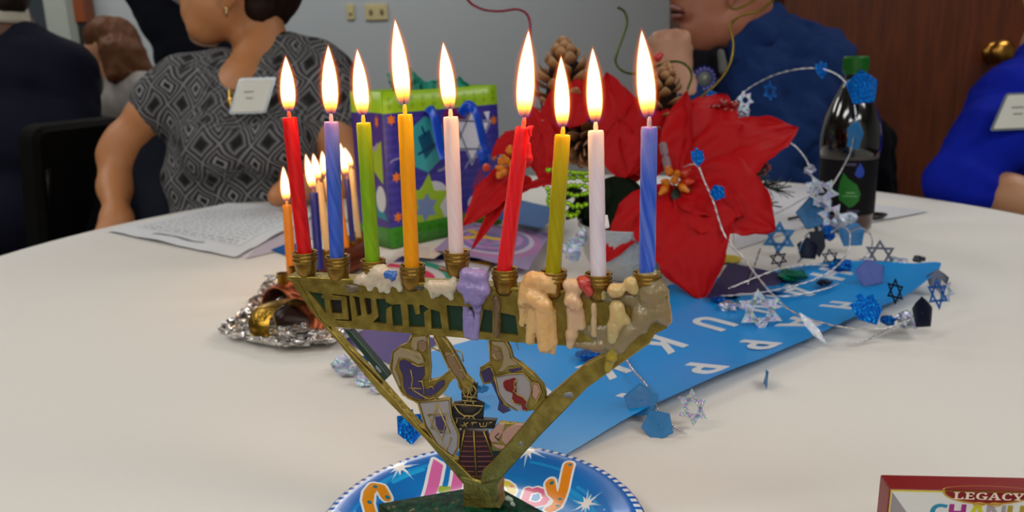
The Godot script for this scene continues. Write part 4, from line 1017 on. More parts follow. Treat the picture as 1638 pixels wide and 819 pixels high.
# ---------------------------------------------------------------- paper plate
func build_plate() -> void:
	var c := Vector3(-0.024, TY, -0.461)
	var rad := 0.1045
	var n := 1024
	var im := blank(n, n, Color(0.0, 0.22, 0.62))
	# the print: lighter towards the middle, in soft rings and swirls
	for i in 40:
		var t := i / 39.0
		disc(im, Vector2(n / 2.0, n / 2.0), n * 0.5 * (1.0 - t * 0.9), Color(0.0, 0.36, 0.74).lerp(Color(0.05, 0.66, 0.92), pow(t, 0.8)))
	rng.seed = 21
	for i in 26:
		var a := rng.randf() * TAU
		var r0 := n * rng.randf_range(0.28, 0.44)
		stroke(im, arc(Vector2(n / 2.0, n / 2.0), r0, r0, a, a + rng.randf_range(0.3, 0.9), 12), rng.randf_range(3, 11), Color(0.02, 0.42, 0.78).lerp(Color(0.1, 0.66, 0.92), rng.randf()))
	var pp := func(x: float, y: float, ox: float, oy: float, sc: float) -> Vector2:
		var q := tb(ox + x / sc, oy + y / sc, 0.0022)
		return Vector2((q.x - c.x) / rad * 0.5 + 0.5, (q.z - c.z) / rad * 0.5 + 0.5) * n
	var pol := func(l: Array, ox: float, oy: float, sc: float) -> Array:
		var o := []
		for i in range(0, l.size(), 2):
			o.append(pp.call(l[i], l[i + 1], ox, oy, sc))
		return o
	var wht := Color(0.92, 0.94, 0.97)
	for s in [[640, 768, 0.075], [845, 741, 0.085], [938, 811, 0.06], [700, 850, 0.05], [560, 850, 0.06]]:
		var q: Vector2 = pp.call(s[0], s[1], 0, 0, 1)
		fill_poly(im, star_pts(q, n * s[2], n * s[2] * 0.16, 6, 0.2), Color(0.72, 0.84, 0.95))
		fill_poly(im, star_pts(q, n * s[2] * 0.62, n * s[2] * 0.22, 8, 0.6), wht)
		disc(im, q, n * s[2] * 0.27, Color(0.97, 0.96, 0.95))
	for i in 60:
		disc(im, Vector2(rng.randf(), rng.randf()) * n, rng.randf_range(1.5, 4.5), Color(0.6, 0.8, 0.95))
	var outline := func(l: Array, ox: float, oy: float, sc: float, col: Color) -> void:
		var p: Array = pol.call(l, ox, oy, sc)
		stroke(im, p + [p[0]], 11.0, wht)
		fill_poly(im, p, col)
	var pk := Color(0.86, 0.42, 0.70)
	outline.call([735, 130, 818, 160, 740, 350, 640, 352], 560.0, 730.0, 5.46, pk)
	outline.call([905, 180, 985, 215, 965, 340, 830, 345, 880, 260], 560.0, 730.0, 5.46, pk)
	fill_poly(im, pol.call([780, 262, 885, 262, 860, 312, 765, 308], 560.0, 730.0, 5.46), Color(0.62, 0.72, 0.15))
	# a and p in yellow with pink spots, p in pink, y in orange with teal spots
	var letter := func(strokes: Array, w: float, col: Color, spot: Color, ox: float, oy: float, sc: float) -> void:
		for s in strokes:
			stroke(im, pol.call(s, ox, oy, sc), w + 8.0, wht)
		for s in strokes:
			stroke(im, pol.call(s, ox, oy, sc), w, col)
		for s in strokes:
			var p: Array = pol.call(s, ox, oy, sc)
			for i in range(0, p.size(), 2):
				disc(im, p[i] + Vector2(w * 0.3, 0), w * 0.42, spot)
	letter.call([[880, 268, 905, 272, 925, 285, 932, 305, 922, 325, 900, 335, 878, 330], [860, 262, 850, 360]], 15.0, Color(0.86, 0.80, 0.10), Color(0.86, 0.36, 0.55), 500.0, 680.0, 2.925)
	letter.call([[1010, 300, 980, 385], [1020, 310, 1050, 300, 1085, 312, 1095, 338, 1078, 362, 1040, 370, 1010, 362]], 13.0, Color(0.88, 0.34, 0.55), Color(0.88, 0.34, 0.55), 500.0, 680.0, 2.925)
	letter.call([[1112, 285, 1122, 320, 1150, 345], [1200, 245, 1175, 310, 1140, 375, 1110, 392]], 17.0, Color(0.92, 0.55, 0.06), Color(0.10, 0.48, 0.55), 500.0, 680.0, 2.925)
	letter.call([[345, 365, 325, 345, 290, 345, 268, 372, 262, 405, 275, 440, 310, 450]], 18.0, Color(0.92, 0.58, 0.06), Color(0.10, 0.48, 0.55), 500.0, 680.0, 2.925)
	# white dashes round the rim
	for i in 96:
		var a := TAU * i / 96
		fill_poly(im, arc(Vector2(n / 2.0, n / 2.0), n * 0.494, n * 0.494, a, a + 0.036, 3) + arc(Vector2(n / 2.0, n / 2.0), n * 0.472, n * 0.472, a + 0.036, a, 3), wht)
	var m := mat(Color(1, 1, 1), 0.28, 0.0, {"albedo_texture": tex(im), "clearcoat_enabled": true, "clearcoat": 0.5, "clearcoat_roughness": 0.12})
	var prof := [[0.0, 0.0018], [0.03, 0.0018], [0.060, 0.0018], [0.068, 0.0022], [0.074, 0.0042], [0.080, 0.0078], [0.086, 0.0108], [0.093, 0.0126], [0.099, 0.0132], [0.1025, 0.0128], [0.1045, 0.0112]]
	var st := begin()
	var na := 192
	var pt := func(i: int, k: int, dn: float) -> Vector3:
		var a := TAU * k / na
		var r: float = prof[i][0]
		var y: float = prof[i][1]
		if i >= 7:
			var f := sin(a * 48.0) * 0.00022 * (i - 6) / 4.0
			r += f
		return Vector3(cos(a) * r, y - dn, sin(a) * r)
	for i in prof.size() - 1:
		for k in na:
			var v := [pt.call(i, k, 0.0), pt.call(i, k + 1, 0.0), pt.call(i + 1, k + 1, 0.0), pt.call(i + 1, k, 0.0)]
			var u := []
			for q in v:
				u.append(Vector2(q.x, q.z) / rad * 0.5 + Vector2(0.5, 0.5))
			quad_uv(st, v, u)
			var w := [pt.call(i + 1, k, 0.0008), pt.call(i + 1, k + 1, 0.0008), pt.call(i, k + 1, 0.0008), pt.call(i, k, 0.0008)]
			quad_uv(st, w, [u[3], u[2], u[1], u[0]])
	var o := thing("paper_plate", "round blue party plate with starbursts and colourful lettering under the large menorah", "plate", c)
	part("dish", fin(st), m, o)

# ---------------------------------------------------------------- box of candles at the lower right
func build_candle_box() -> void:
	var a := at(1423, 782, 0.43)
	var b := at(1660, 784, 0.4225)
	var x := (b - a)
	x.y = 0.0
	x = x.normalized()
	var back := Vector3.UP.cross(x).normalized() * -1.0   # away from the camera
	var up := (Vector3.UP + back * 0.03).normalized()
	var nrm := x.cross(up).normalized()                     # front face, towards the camera
	var w := 0.14
	var h := (a.y - TY) / up.y
	var o := thing("candle_box", "red and white printed candle box standing at the lower right edge", "box", a - up * h)
	o.transform = Transform3D(Basis(x, up, nrm), a - up * h)
	var redm := mat(Color(0.50, 0.025, 0.035), 0.35)
	var st := begin(false)
	box(st, Vector3(w, h, 0.0145), Vector3(w / 2, h / 2, -0.00725), 0.0006)
	part("carton", fin(st), redm, o)
	part("label_panel", plate_of(PackedVector2Array([Vector2(0.0006, 0.0), Vector2(w - 0.0006, 0.0), Vector2(w - 0.0006, h - 0.0004), Vector2(0.0006, h - 0.0004)]), 0.0, 0.0002), mat(Color(0.80, 0.76, 0.30), 0.4), o)
	part("label_panel", plate_of(PackedVector2Array([Vector2(0.0012, 0.0), Vector2(w - 0.0012, 0.0), Vector2(w - 0.0012, h - 0.0014), Vector2(0.0012, h - 0.0014)]), 0.0001, 0.0003), mat(Color(0.86, 0.86, 0.85), 0.35), o)
	part("grey_wedge", plate_of(PackedVector2Array([Vector2(0.0012, 0.0), Vector2(0.050, 0.0), Vector2(0.0014, h - 0.0016)]), 0.0002, 0.0004), mat(Color(0.58, 0.55, 0.57), 0.4), o)
	var font := SystemFont.new()
	font.font_names = PackedStringArray(["Droid Serif"])
	font.font_weight = 700
	var sans := SystemFont.new()
	sans.font_names = PackedStringArray(["Droid Sans"])
	sans.font_weight = 700
	# oval emblem lying over the top edge: half on the front, half on the top
	var gold := mat(Color(0.80, 0.62, 0.24), 0.35, 0.3)
	var inv := Transform3D(Basis(x, up, nrm), a - up * h).affine_inverse()
	var cx := 0.0496
	var rx := 0.0225
	var ry := 0.0062
	for q in [[0.0024, gold, 0.0004], [0.0012, redm, 0.0006]]:
		var ol := PackedVector2Array()
		for i in 33:
			var t := PI * i / 32
			ol.append(Vector2(cx - cos(t) * (rx - 0.002 + float(q[0])), h - 0.0004 - sin(t) * (ry - 0.001 + float(q[0]))))
		part("emblem", plate_of(ol, 0.0002, q[2]), q[1], o)
		var o2 := PackedVector2Array()
		for i in 33:
			var t := PI * i / 32
			o2.append(Vector2(cx - cos(t) * (rx - 0.002 + float(q[0])), sin(t) * (0.0034 + float(q[0]) * 0.5)))
		part("emblem", plate_of(o2, -0.0002, float(q[2]) - 0.0001, 0.0, Transform3D(Basis(Vector3.RIGHT, -PI / 2), Vector3(0, h, 0))), q[1], o)
	var tm := TextMesh.new()
	tm.text = "LEGACY"
	tm.font = font
	tm.font_size = 32
	tm.pixel_size = 0.00017
	tm.depth = 0.0003
	part("lettering", tm, mat(Color(0.92, 0.85, 0.78), 0.4), o, Transform3D(Basis(Vector3(1.55, 0, 0), Vector3(0, 1, 0), Vector3(0, 0, 1)), Vector3(cx, h - 0.0028, 0.0008)))
	for sx in [-1.0, 1.0]:
		st = begin()
		var cy: float = h - 0.0075
		tube(st, arc3(Vector3(cx + sx * 0.004, cy, 0.0007), 0.0028, 0.0010, 0.0, TAU), 0.0003, 5, false)
		part("scroll", fin(st), gold, o)
	var cols := [Color(0.05, 0.52, 0.66), Color(0.62, 0.12, 0.48), Color(0.78, 0.76, 0.06), Color(0.62, 0.58, 0.60), Color(0.64, 0.56, 0.14), Color(0.20, 0.14, 0.50), Color(0.05, 0.52, 0.66), Color(0.62, 0.12, 0.48)]
	var word := "CHANUKAH"
	for i in word.length():
		var t := TextMesh.new()
		t.text = word[i]
		t.font = sans
		t.font_size = 48
		t.pixel_size = 0.00028
		t.depth = 0.0003
		var hx := 0.0257 + i * 0.0097
		part("printed_letter", t, mat(cols[i], 0.4), o, Transform3D(Basis(Vector3(1.15, 0, 0), Vector3(0, 1, 0), Vector3(0, 0, 1)), Vector3(hx, h - 0.0132, 0.0005)))

func arc3(c: Vector3, rx: float, ry: float, a0: float, a1: float, n := 14) -> Array:
	var p := []
	for i in n + 1:
		var a := lerpf(a0, a1, float(i) / n)
		p.append(c + Vector3(cos(a) * rx, sin(a) * ry, 0))
	return p

# ---------------------------------------------------------------- gift bag
func build_gift_bag() -> void:
	var fl := tb(627, 399)
	var fr := tb(801, 359)
	fl.y = TY + 0.001
	fr.y = fl.y
	var x := (fr - fl)
	var w := x.length()
	x /= w
	var back := Vector3.UP.cross(x).normalized()
	if back.z > 0.0:
		back = -back
	var o := thing("gift_bag", "purple and lime gift bag with star and top motifs, blue ribbon handles and teal tissue", "gift bag", fl)
	o.transform = Transform3D(Basis(x, Vector3.UP, -back), fl)
	var h := 0.247
	var dp := 0.085
	var n := 512
	var navy := Color(0.20, 0.17, 0.58)
	var lime := Color(0.62, 0.80, 0.06)
	var im := blank(n, n, navy)
	var P2 := func(u: float, v: float) -> Vector2: return Vector2(u, v) * n
	for i in 18:
		fill_poly(im, [P2.call(0.0, i / 18.0), P2.call(1.0, i / 18.0 + 0.01), P2.call(1.0, i / 18.0 + 0.03), P2.call(0.0, i / 18.0 + 0.02)], Color(0.25, 0.21, 0.64))
	fill_poly(im, [P2.call(0.1, 0.42), P2.call(0.02, 0.55), P2.call(0.22, 0.60)], Color(0.1, 0.16, 0.52))
	# teal pentagon with a spinning top
	fill_poly(im, [P2.call(0.16, 0.27), P2.call(0.33, 0.17), P2.call(0.50, 0.25), P2.call(0.50, 0.42), P2.call(0.33, 0.54), P2.call(0.18, 0.47)], Color(0.22, 0.66, 0.68))
	fill_poly(im, [P2.call(0.26, 0.30), P2.call(0.36, 0.26), P2.call(0.40, 0.38), P2.call(0.31, 0.45)], Color(0.06, 0.33, 0.46))
	stroke(im, [P2.call(0.26, 0.41), P2.call(0.40, 0.36)], 4, Color(0.05, 0.22, 0.38))
	stroke(im, [P2.call(0.30, 0.24), P2.call(0.32, 0.29)], 4, Color(0.05, 0.22, 0.38))
	stroke(im, arc(P2.call(0.42, 0.42), 60, 60, 0.2, 1.6), 4, Color(0.55, 0.6, 0.7))
	# magenta disc and large white star
	disc(im, P2.call(0.64, 0.25), n * 0.17, Color(0.50, 0.06, 0.36))
	for tu in [0.1, PI + 0.1]:
		fill_poly(im, star_pts(P2.call(0.74, 0.33), n * 0.21, n * 0.105, 3, tu), Color(0.92, 0.93, 0.97))
	for tu in [0.1, PI + 0.1]:
		var sp := star_pts(P2.call(0.74, 0.33), n * 0.19, n * 0.095, 3, tu)
		stroke(im, sp + [sp[0]], 3, Color(0.35, 0.38, 0.5))
	# lime star on a white disc
	disc(im, P2.call(0.36, 0.76), n * 0.16, Color(0.80, 0.83, 0.86))
	fill_poly(im, star_pts(P2.call(0.30, 0.76), n * 0.22, n * 0.12, 6, 0.15), Color(0.60, 0.76, 0.12))
	fill_poly(im, star_pts(P2.call(0.30, 0.77), n * 0.10, n * 0.06, 6, 0.15), Color(0.46, 0.56, 0.74))
	fill_poly(im, [P2.call(0.80, 0.56), P2.call(0.70, 0.70), P2.call(0.86, 0.68)], Color(0.55, 0.10, 0.42))
	disc(im, P2.call(0.72, 0.80), n * 0.05, Color(0.85, 0.82, 0.88))
	disc(im, P2.call(0.74, 0.90), n * 0.05, Color(0.85, 0.82, 0.88))
	fill_poly(im, [P2.call(0.86, 0.18), P2.call(0.92, 0.18), P2.call(0.90, 0.25)], Color(0.9, 0.9, 0.95))
	stroke(im, arc(P2.call(0.78, 0.60), 70, 60, 3.6, 4.8), 3, Color(0.62, 0.62, 0.75))
	stroke(im, arc(P2.call(0.10, 0.50), 50, 40, 4.0, 5.4), 3, Color(0.55, 0.55, 0.72))
	for s in [[0.06, 0.175], [0.955, 0.245], [0.945, 0.50], [0.075, 0.54], [0.07, 0.80], [0.56, 0.60], [0.6, 0.88]]:
		fill_poly(im, star_pts(P2.call(s[0], s[1]), n * 0.038, n * 0.02, 6), Color(0.92, 0.48, 0.06))
	im.fill_rect(Rect2i(0, 0, n, int(n * 0.135)), lime)
	im.fill_rect(Rect2i(0, int(n * 0.865), n, n), Color(0.20, 0.56, 0.03))
	for i in 22:
		disc(im, P2.call((i % 11) / 11.0 + 0.05, 0.05 + 0.045 * (i / 11)), 9, lime.darkened(0.12))
		disc(im, P2.call((i % 11) / 11.0 + 0.05, 0.91 + 0.05 * (i / 11)), 9, Color(0.17, 0.5, 0.03))
	var front_m := mat(Color(1, 1, 1), 0.35, 0.0, {"albedo_texture": tex(im), "clearcoat_enabled": true, "clearcoat": 0.3})
	var st := begin()
	grid(st, 10, 10, func(u, v): return Vector3(u * w + 0.004 * sin(v * 2.0) * (u - 0.5), (1.0 - v) * h, 0.004 * sin(u * PI) * sin(v * PI)), 0.0008)
	part("front_panel", fin(st), front_m, o)
	var im2 := blank(128, 256, Color(0.27, 0.17, 0.52))
	im2.fill_rect(Rect2i(0, 0, 128, 34), lime)
	im2.fill_rect(Rect2i(0, 222, 128, 40), Color(0.20, 0.52, 0.03))
	fill_poly(im2, [Vector2(110, 78), Vector2(20, 110), Vector2(110, 150)], Color(0.58, 0.70, 0.1))
	fill_poly(im2, [Vector2(10, 165), Vector2(70, 160), Vector2(120, 210), Vector2(60, 205)], Color(0.10, 0.50, 0.55))
	disc(im2, Vector2(95, 175), 22, Color(0.75, 0.78, 0.8))
	stroke(im2, arc(Vector2(60, 80), 30, 14, 0.4, 4.0), 4, Color(0.6, 0.55, 0.7))
	fill_poly(im2, star_pts(Vector2(90, 48), 12, 6, 6), Color(0.92, 0.48, 0.06))
	var side_m := mat(Color(1, 1, 1), 0.35, 0.0, {"albedo_texture": tex(im2), "clearcoat_enabled": true, "clearcoat": 0.3})
	for sx in [0.0, 1.0]:
		st = begin()
		var fold: float = 0.012 * (1.0 if sx == 0.0 else -1.0)
		grid(st, 8, 8, func(u, v): return Vector3(sx * w + fold * (1.0 - absf(u * 2.0 - 1.0)) * (1.0 - v), (1.0 - v) * h, -dp * (1.0 - u)), -0.0008 if sx > 0.5 else 0.0008)
		part("gusset", fin(st), side_m, o)
	st = begin()
	grid(st, 6, 6, func(u, v): return Vector3((1.0 - u) * w, (1.0 - v) * h, -dp), 0.0008)
	part("back_panel", fin(st), front_m, o)
	part("bottom", box_mesh(Vector3(w, 0.002, dp)), side_m, o, Transform3D(Basis(), Vector3(w / 2, 0.001, -dp / 2)))
	# ribbon handle: two ends looping down over the front
	var rib := mat(Color(0.04, 0.30, 0.82), 0.25, 0.1)
	var inv := o.transform.affine_inverse()
	var band := func(pts: Array, wd: float) -> ArrayMesh:
		var s := begin()
		var c := curve(pts, 6)
		grid(s, c.size() - 1, 3, func(u, v):
			var i := int(round(u * (c.size() - 1)))
			var d: Vector3 = (c[mini(i + 1, c.size() - 1)] - c[maxi(i - 1, 0)]).normalized()
			var sd := d.cross(Vector3(0.2, 0.1, 1)).normalized()
			return c[i] + sd * (v - 0.5) * wd, 0.0005)
		return fin(s)
	var dd := 1.31
	for l in [[667, 176, 682, 171, 695, 186, 701, 215, 706, 240, 712, 255], [737, 184, 748, 172, 760, 178, 768, 205, 773, 228, 779, 246, 765, 252]]:
		var pts := []
		for i in range(0, l.size(), 2):
			pts.append(inv * at(l[i], l[i + 1], dd + 0.03 * (1.0 if l[0] > 700 else 0.0)))
		part("ribbon_handle", band.call(pts, 0.023), rib, o)
	# teal tissue
	var tissue := mat(Color(0.05, 0.56, 0.48), 0.6, 0.0, {"backlight_enabled": true, "backlight": Color(0.1, 0.35, 0.3)})
	var nz := FastNoiseLite.new()
	nz.frequency = 38.0
	nz.seed = 5
	for q in [[0.025, 0.085, 0.036, 0.0], [0.10, 0.205, 0.014, 1.0], [0.07, 0.12, 0.02, 2.0]]:
		st = begin()
		grid(st, 24, 16, func(u, v):
			var p := Vector3(lerpf(q[0], q[1], u), h - 0.03 + (0.03 + float(q[2]) * (0.6 + 0.4 * sin(u * 3.1))) * v, -dp * 0.35 - 0.012 * float(q[3]) + 0.02 * sin(v * 2.5))
			return p + Vector3(nz.get_noise_3dv(p), nz.get_noise_3dv(p + Vector3.ONE) * 0.7, nz.get_noise_3dv(p - Vector3.ONE)) * 0.016, 0.0006)
		part("tissue_paper", fin(st), tissue, o)

# ---------------------------------------------------------------- soda bottle
func build_bottle() -> void:
	var p := tb(1350, 366)
	var o := thing("soda_bottle", "dark soda bottle with a green screw cap and a green leaf on its label", "bottle", Vector3(p.x, TY + 0.0005, p.z))
	var s := 0.00105
	var prof := [Vector2(0.0, 0.004), Vector2(0.026, 0.002), Vector2(0.036, 0.0), Vector2(0.041, 0.005), Vector2(0.0425, 0.018), Vector2(0.0415, 0.024), Vector2(0.0440, 0.030), Vector2(0.0440, 0.120), Vector2(0.0465, 0.128), Vector2(0.0475, 0.140), Vector2(0.0470, 0.155), Vector2(0.0450, 0.170), Vector2(0.0410, 0.186), Vector2(0.0350, 0.202), Vector2(0.0280, 0.217), Vector2(0.0210, 0.231), Vector2(0.0160, 0.242), Vector2(0.0145, 0.250), Vector2(0.0145, 0.254)]
	var st := begin()
	lathe(st, prof.slice(6), 48)
	part("bottle_body", fin(st), mat(Color(0.035, 0.02, 0.014), 0.12, 0.0, {"clearcoat_enabled": true, "clearcoat": 1.0, "clearcoat_roughness": 0.05}), o)
	st = begin()
	lathe(st, prof.slice(0, 7), 48)
	tag(part("bottle_foot", fin(st), mat(Color(0.22, 0.06, 0.04), 0.15, 0.0, {"clearcoat_enabled": true, "clearcoat": 0.8}), o), "reddish brown foot of the bottle", "")
	st = begin(false)
	lathe(st, [Vector2(0.0165, 0.252), Vector2(0.0185, 0.252), Vector2(0.0185, 0.257), Vector2(0.0195, 0.258), Vector2(0.0195, 0.277), Vector2(0.0182, 0.2795), Vector2(0.0, 0.2795)], 48)
	for i in 24:
		var a := TAU * i / 24
		box(st, Vector3(0.0012, 0.017, 0.0018), Vector3(cos(a) * 0.0196, 0.267, sin(a) * 0.0196), 0.0, Basis(Vector3.UP, -a))
	part("cap", fin(st), mat(Color(0.02, 0.36, 0.05), 0.4), o)
	st = begin()
	lathe(st, [Vector2(0.0443, 0.030), Vector2(0.0445, 0.031), Vector2(0.0445, 0.119), Vector2(0.0443, 0.120)], 48)
	var label := part("label", fin(st), mat(Color(0.055, 0.05, 0.065), 0.6, 0.0, {"metallic_specular": 0.25}), o)
	# print that follows the curve of the label
	var face := atan2(CAM.x - p.x, CAM.z - p.z) + 0.12
	var wrap := func(q: Vector2, lift: float) -> Vector3:
		var a: float = face + q.x / 0.0445
		return Vector3(sin(a) * (0.0445 + lift), q.y, cos(a) * (0.0445 + lift))
	var curved := func(ol: PackedVector2Array, lift: float) -> ArrayMesh:
		var t := begin()
		for k in range(-10, 10):
			# cut into narrow upright strips, so that it bends with the label
			var cut := PackedVector2Array([Vector2(k * 0.003, 0), Vector2(k * 0.003 + 0.003, 0), Vector2(k * 0.003 + 0.003, 0.3), Vector2(k * 0.003, 0.3)])
			for piece in Geometry2D.intersect_polygons(ol, cut):
				var tr := Geometry2D.triangulate_polygon(piece)
				for i in range(0, tr.size(), 3):
					var a: Vector2 = piece[tr[i]]
					var b: Vector2 = piece[tr[i + 1]]
					var c: Vector2 = piece[tr[i + 2]]
					if (b - a).cross(c - a) < 0.0:
						var sw := b
						b = c
						c = sw
					tri(t, wrap.call(a, lift), wrap.call(b, lift), wrap.call(c, lift))
		return fin(t)
	part("leaf_print", curved.call(PackedVector2Array([Vector2(-0.012, 0.100), Vector2(-0.004, 0.090), Vector2(0.010, 0.080), Vector2(0.016, 0.066), Vector2(0.014, 0.054), Vector2(0.006, 0.046), Vector2(0.0, 0.043), Vector2(-0.008, 0.050), Vector2(-0.016, 0.056), Vector2(-0.018, 0.068), Vector2(-0.017, 0.082)]), 0.0003), mat(Color(0.03, 0.38, 0.05), 0.4), label)
	part("drop_print", curved.call(PackedVector2Array([Vector2(0.012, 0.116), Vector2(0.018, 0.106), Vector2(0.020, 0.098), Vector2(0.016, 0.092), Vector2(0.010, 0.092), Vector2(0.005, 0.097), Vector2(0.007, 0.106)]), 0.0004), mat(Color(0.08, 0.22, 0.62), 0.4), label)
	for q in [[-0.006, 0.007, 0.0665, 0.0022], [-0.011, 0.011, 0.0615, 0.0016]]:
		part("label_print", curved.call(PackedVector2Array([Vector2(q[0], q[2]), Vector2(q[1], q[2]), Vector2(q[1], q[2] + q[3]), Vector2(q[0], q[2] + q[3])]), 0.0006), mat(Color(0.4, 0.62, 0.4), 0.5), label)
	for q in [[-0.012, 0.006, 0.111, 0.004], [-0.004, 0.016, 0.036, 0.0035]]:
		part("label_print", curved.call(PackedVector2Array([Vector2(q[0], q[2]), Vector2(q[1], q[2]), Vector2(q[1], q[2] + q[3]), Vector2(q[0], q[2] + q[3])]), 0.0004), mat(Color(0.25, 0.22, 0.36), 0.5), label)
	st = begin()
	lathe(st, [Vector2(0.0449, 0.1195), Vector2(0.0452, 0.121), Vector2(0.0452, 0.123), Vector2(0.0455, 0.1245)], 48)
	part("label_edge", fin(st), mat(Color(0.25, 0.24, 0.24), 0.4), o)

# ---------------------------------------------------------------- small menorah on foil, behind
func build_far_menorah() -> void:
	var nz := FastNoiseLite.new()
	nz.frequency = 26.0
	nz.seed = 12
	var nz2 := FastNoiseLite.new()
	nz2.frequency = 130.0
	nz2.seed = 13
	var foil := mat(Color(0.92, 0.91, 0.90), 0.25, 1.0, {"normal_enabled": true, "normal_texture": noise_tex(0.03, true, 256, null, 6.0, FastNoiseLite.TYPE_CELLULAR, 3), "uv1_triplanar": true, "uv1_scale": Vector3(7, 7, 7), "normal_scale": 0.10})
	foil.metallic = 0.82
	var a := tb(352, 540, 0.004)
	var b := tb(440, 562, 0.004)
	var c := tb(540, 556, 0.004)
	var d := tb(610, 470, 0.004)
	var e := tb(440, 462, 0.004)
	var st := begin()
	grid(st, 54, 54, func(u, v):
		var near: Vector3 = a.lerp(b, u * 2.0) if u < 0.5 else b.lerp(c, u * 2.0 - 1.0)
		var far: Vector3 = (a + (e - a) * 0.9).lerp(d, u)
		var p := near.lerp(far, v)
		var edge := minf(minf(u, 1.0 - u), minf(v, 1.0 - v))
		var lift := 0.011 * exp(-edge * 26.0) + 0.003 + absf(nz.get_noise_3dv(p)) * 0.007 * (1.0 - 0.6 * exp(-edge * 10.0)) + nz2.get_noise_3dv(p) * 0.0006
		if v > 0.7:
			lift += (v - 0.7) * 0.05 * (1.0 - u)
		p.y = TY + maxf(lift, 0.0009)
		p.x += nz.get_noise_2d(u * 1.3, v) * 0.014
		p.z += nz.get_noise_2d(v * 1.3 + 7.0, u) * 0.014
		return p, 0.0003)
	tag(part("foil_sheet", fin(st), foil), "crumpled sheet of silver foil under the small brass menorah", "foil")
	# the menorah: a curved leg with a medallion at each end, a rail and cups that run away from us
	var b0 := tb(452, 447, 0.045)
	var b1 := tb(575, 379, 0.042)
	b0.y = TY + 0.045
	b1.y = TY + 0.042
	var brass := mat(Color(0.60, 0.46, 0.16), 0.28, 1.0, {"normal_enabled": true, "normal_texture": noise_tex(0.1, true, 256, null, 3.0), "uv1_triplanar": true, "uv1_scale": Vector3(20, 20, 20), "normal_scale": 0.3})
	var copper := mat(Color(0.58, 0.30, 0.18), 0.34, 0.85, {"normal_enabled": true, "normal_texture": brass.normal_texture, "uv1_triplanar": true, "uv1_scale": Vector3(20, 20, 20), "normal_scale": 0.5})
	var o := thing("small_menorah", "small brass menorah seen end-on on crumpled foil, with a round flower medallion", "menorah", Vector3(b0.x, TY + 0.004, b0.z))
	var org := o.position
	var run := (b1 - b0)
	var len := run.length()
	run /= len
	var lat := run.cross(Vector3.UP).normalized()
	# medallion leg: an S-curved strap, broad at its foot
	var m0 := tb(428, 540, 0.006)
	var m1 := tb(432, 498, 0.028)
	var med := at(426, 512, depth_of(m0) + 0.004)
	var dm := depth_of(med)
	var strap := curve([at(421, 541, dm - 0.004), at(414, 525, dm - 0.006), at(417, 505, dm), at(433, 489, dm + 0.008), at(458, 481, dm + 0.02), at(486, 487, dm + 0.03), at(505, 497, dm + 0.05)], 6)
	st = begin()
	grid(st, strap.size() - 1, 8, func(u, v):
		var i := int(round(u * (strap.size() - 1)))
		var dv: Vector3 = (strap[mini(i + 1, strap.size() - 1)] - strap[maxi(i - 1, 0)]).normalized()
		var sd := Vector3(0.93, 0.12, 0.34).normalized()
		sd = (sd - dv * sd.dot(dv)).normalized()
		var wd: float = 0.030 * (0.72 + 0.5 * sin(clampf(u * 2.6, 0.0, PI))) * (1.0 - 0.35 * u)
		var q: Vector3 = strap[i] + sd * (v - 0.5) * wd - org
		return q + dv.cross(sd) * -0.0025 * sin(v * PI), -0.003)
	part("leg", fin(st), brass, o)
	st = begin()
	for i in 4:
		var ca := PI / 2 * i + 0.6
		var pet := []
		for k in 13:
			var t := TAU * k / 12
			var q := Vector2(cos(t) * 0.0062, sin(t) * 0.0036)
			q = q.rotated(ca) + Vector2(cos(ca), sin(ca)) * 0.0066
			pet.append(at(422 + q.x * 1150.0, 514 - q.y * 1500.0 - q.x * 300.0, dm - 0.0075 + absf(q.x) * 0.2) - org)
		tube(st, pet, 0.0008, 5, false)
	var rim := []
	for k in 25:
		var t := TAU * k / 24
		rim.append(at(423 + cos(t) * 17.0 - sin(t) * 5.0, 514 - sin(t) * 22.0, dm - 0.0065 + absf(cos(t)) * 0.002) - org)
	tube(st, rim, 0.0009, 5, false)
	tag(part("medallion", fin(st), mat(Color(0.70, 0.58, 0.26), 0.25, 1.0), o), "raised flower medallion", "")
	# body: hollow trough that carries the cups
	st = begin()
	grid(st, 20, 14, func(u, v):
		var t: float = lerpf(-0.02, len + 0.02, u)
		var an: float = lerpf(-0.1, PI + 0.1, v)
		var q: Vector3 = b0 + run * t + lat * cos(an) * (0.020 + 0.006 * sin(u * 9.0)) + Vector3(0, -0.030 + sin(an) * 0.026, 0)
		return q - org, 0.002)
	part("trough", fin(st), copper, o)
	st = begin(false)
	var tilt := Basis(run, Vector3.UP, run.cross(Vector3.UP))
	for i in 9:
		var t := len * i / 8.0
		lathe(st, [Vector2(0.004, -0.006), Vector2(0.0062, -0.004), Vector2(0.0065, 0.006), Vector2(0.0068, 0.008), Vector2(0.0054, 0.008), Vector2(0.0052, 0.0), Vector2(0.0, 0.0)], 18, Transform3D(Basis(), b0 + run * t - org))
	var cups_m := part("cup_row", fin(st), brass, o)
	cups_m.set_meta("kind", "stuff")
	# end wall with the copper-coloured reflection, towards us
	st = begin()
	var ew := [at(452, 485, dm + 0.04) - org, at(500, 490, dm + 0.05) - org, at(512, 520, dm + 0.04) - org, at(506, 538, dm + 0.03) - org, at(470, 536, dm + 0.03) - org, at(446, 520, dm + 0.03) - org]
	part("end_wall", blob([cp(ew[1], ew[2], 0.009, 0.010), cp(ew[2], ew[3], 0.010, 0.007), cp(ew[1], at(470, 478, dm + 0.05) - org, 0.009, 0.008), cp(ew[3], ew[4], 0.006, 0.005), cp(at(508, 478, dm + 0.08) - org, ew[1], 0.012, 0.01)], 0.002, 0.01), copper, o)
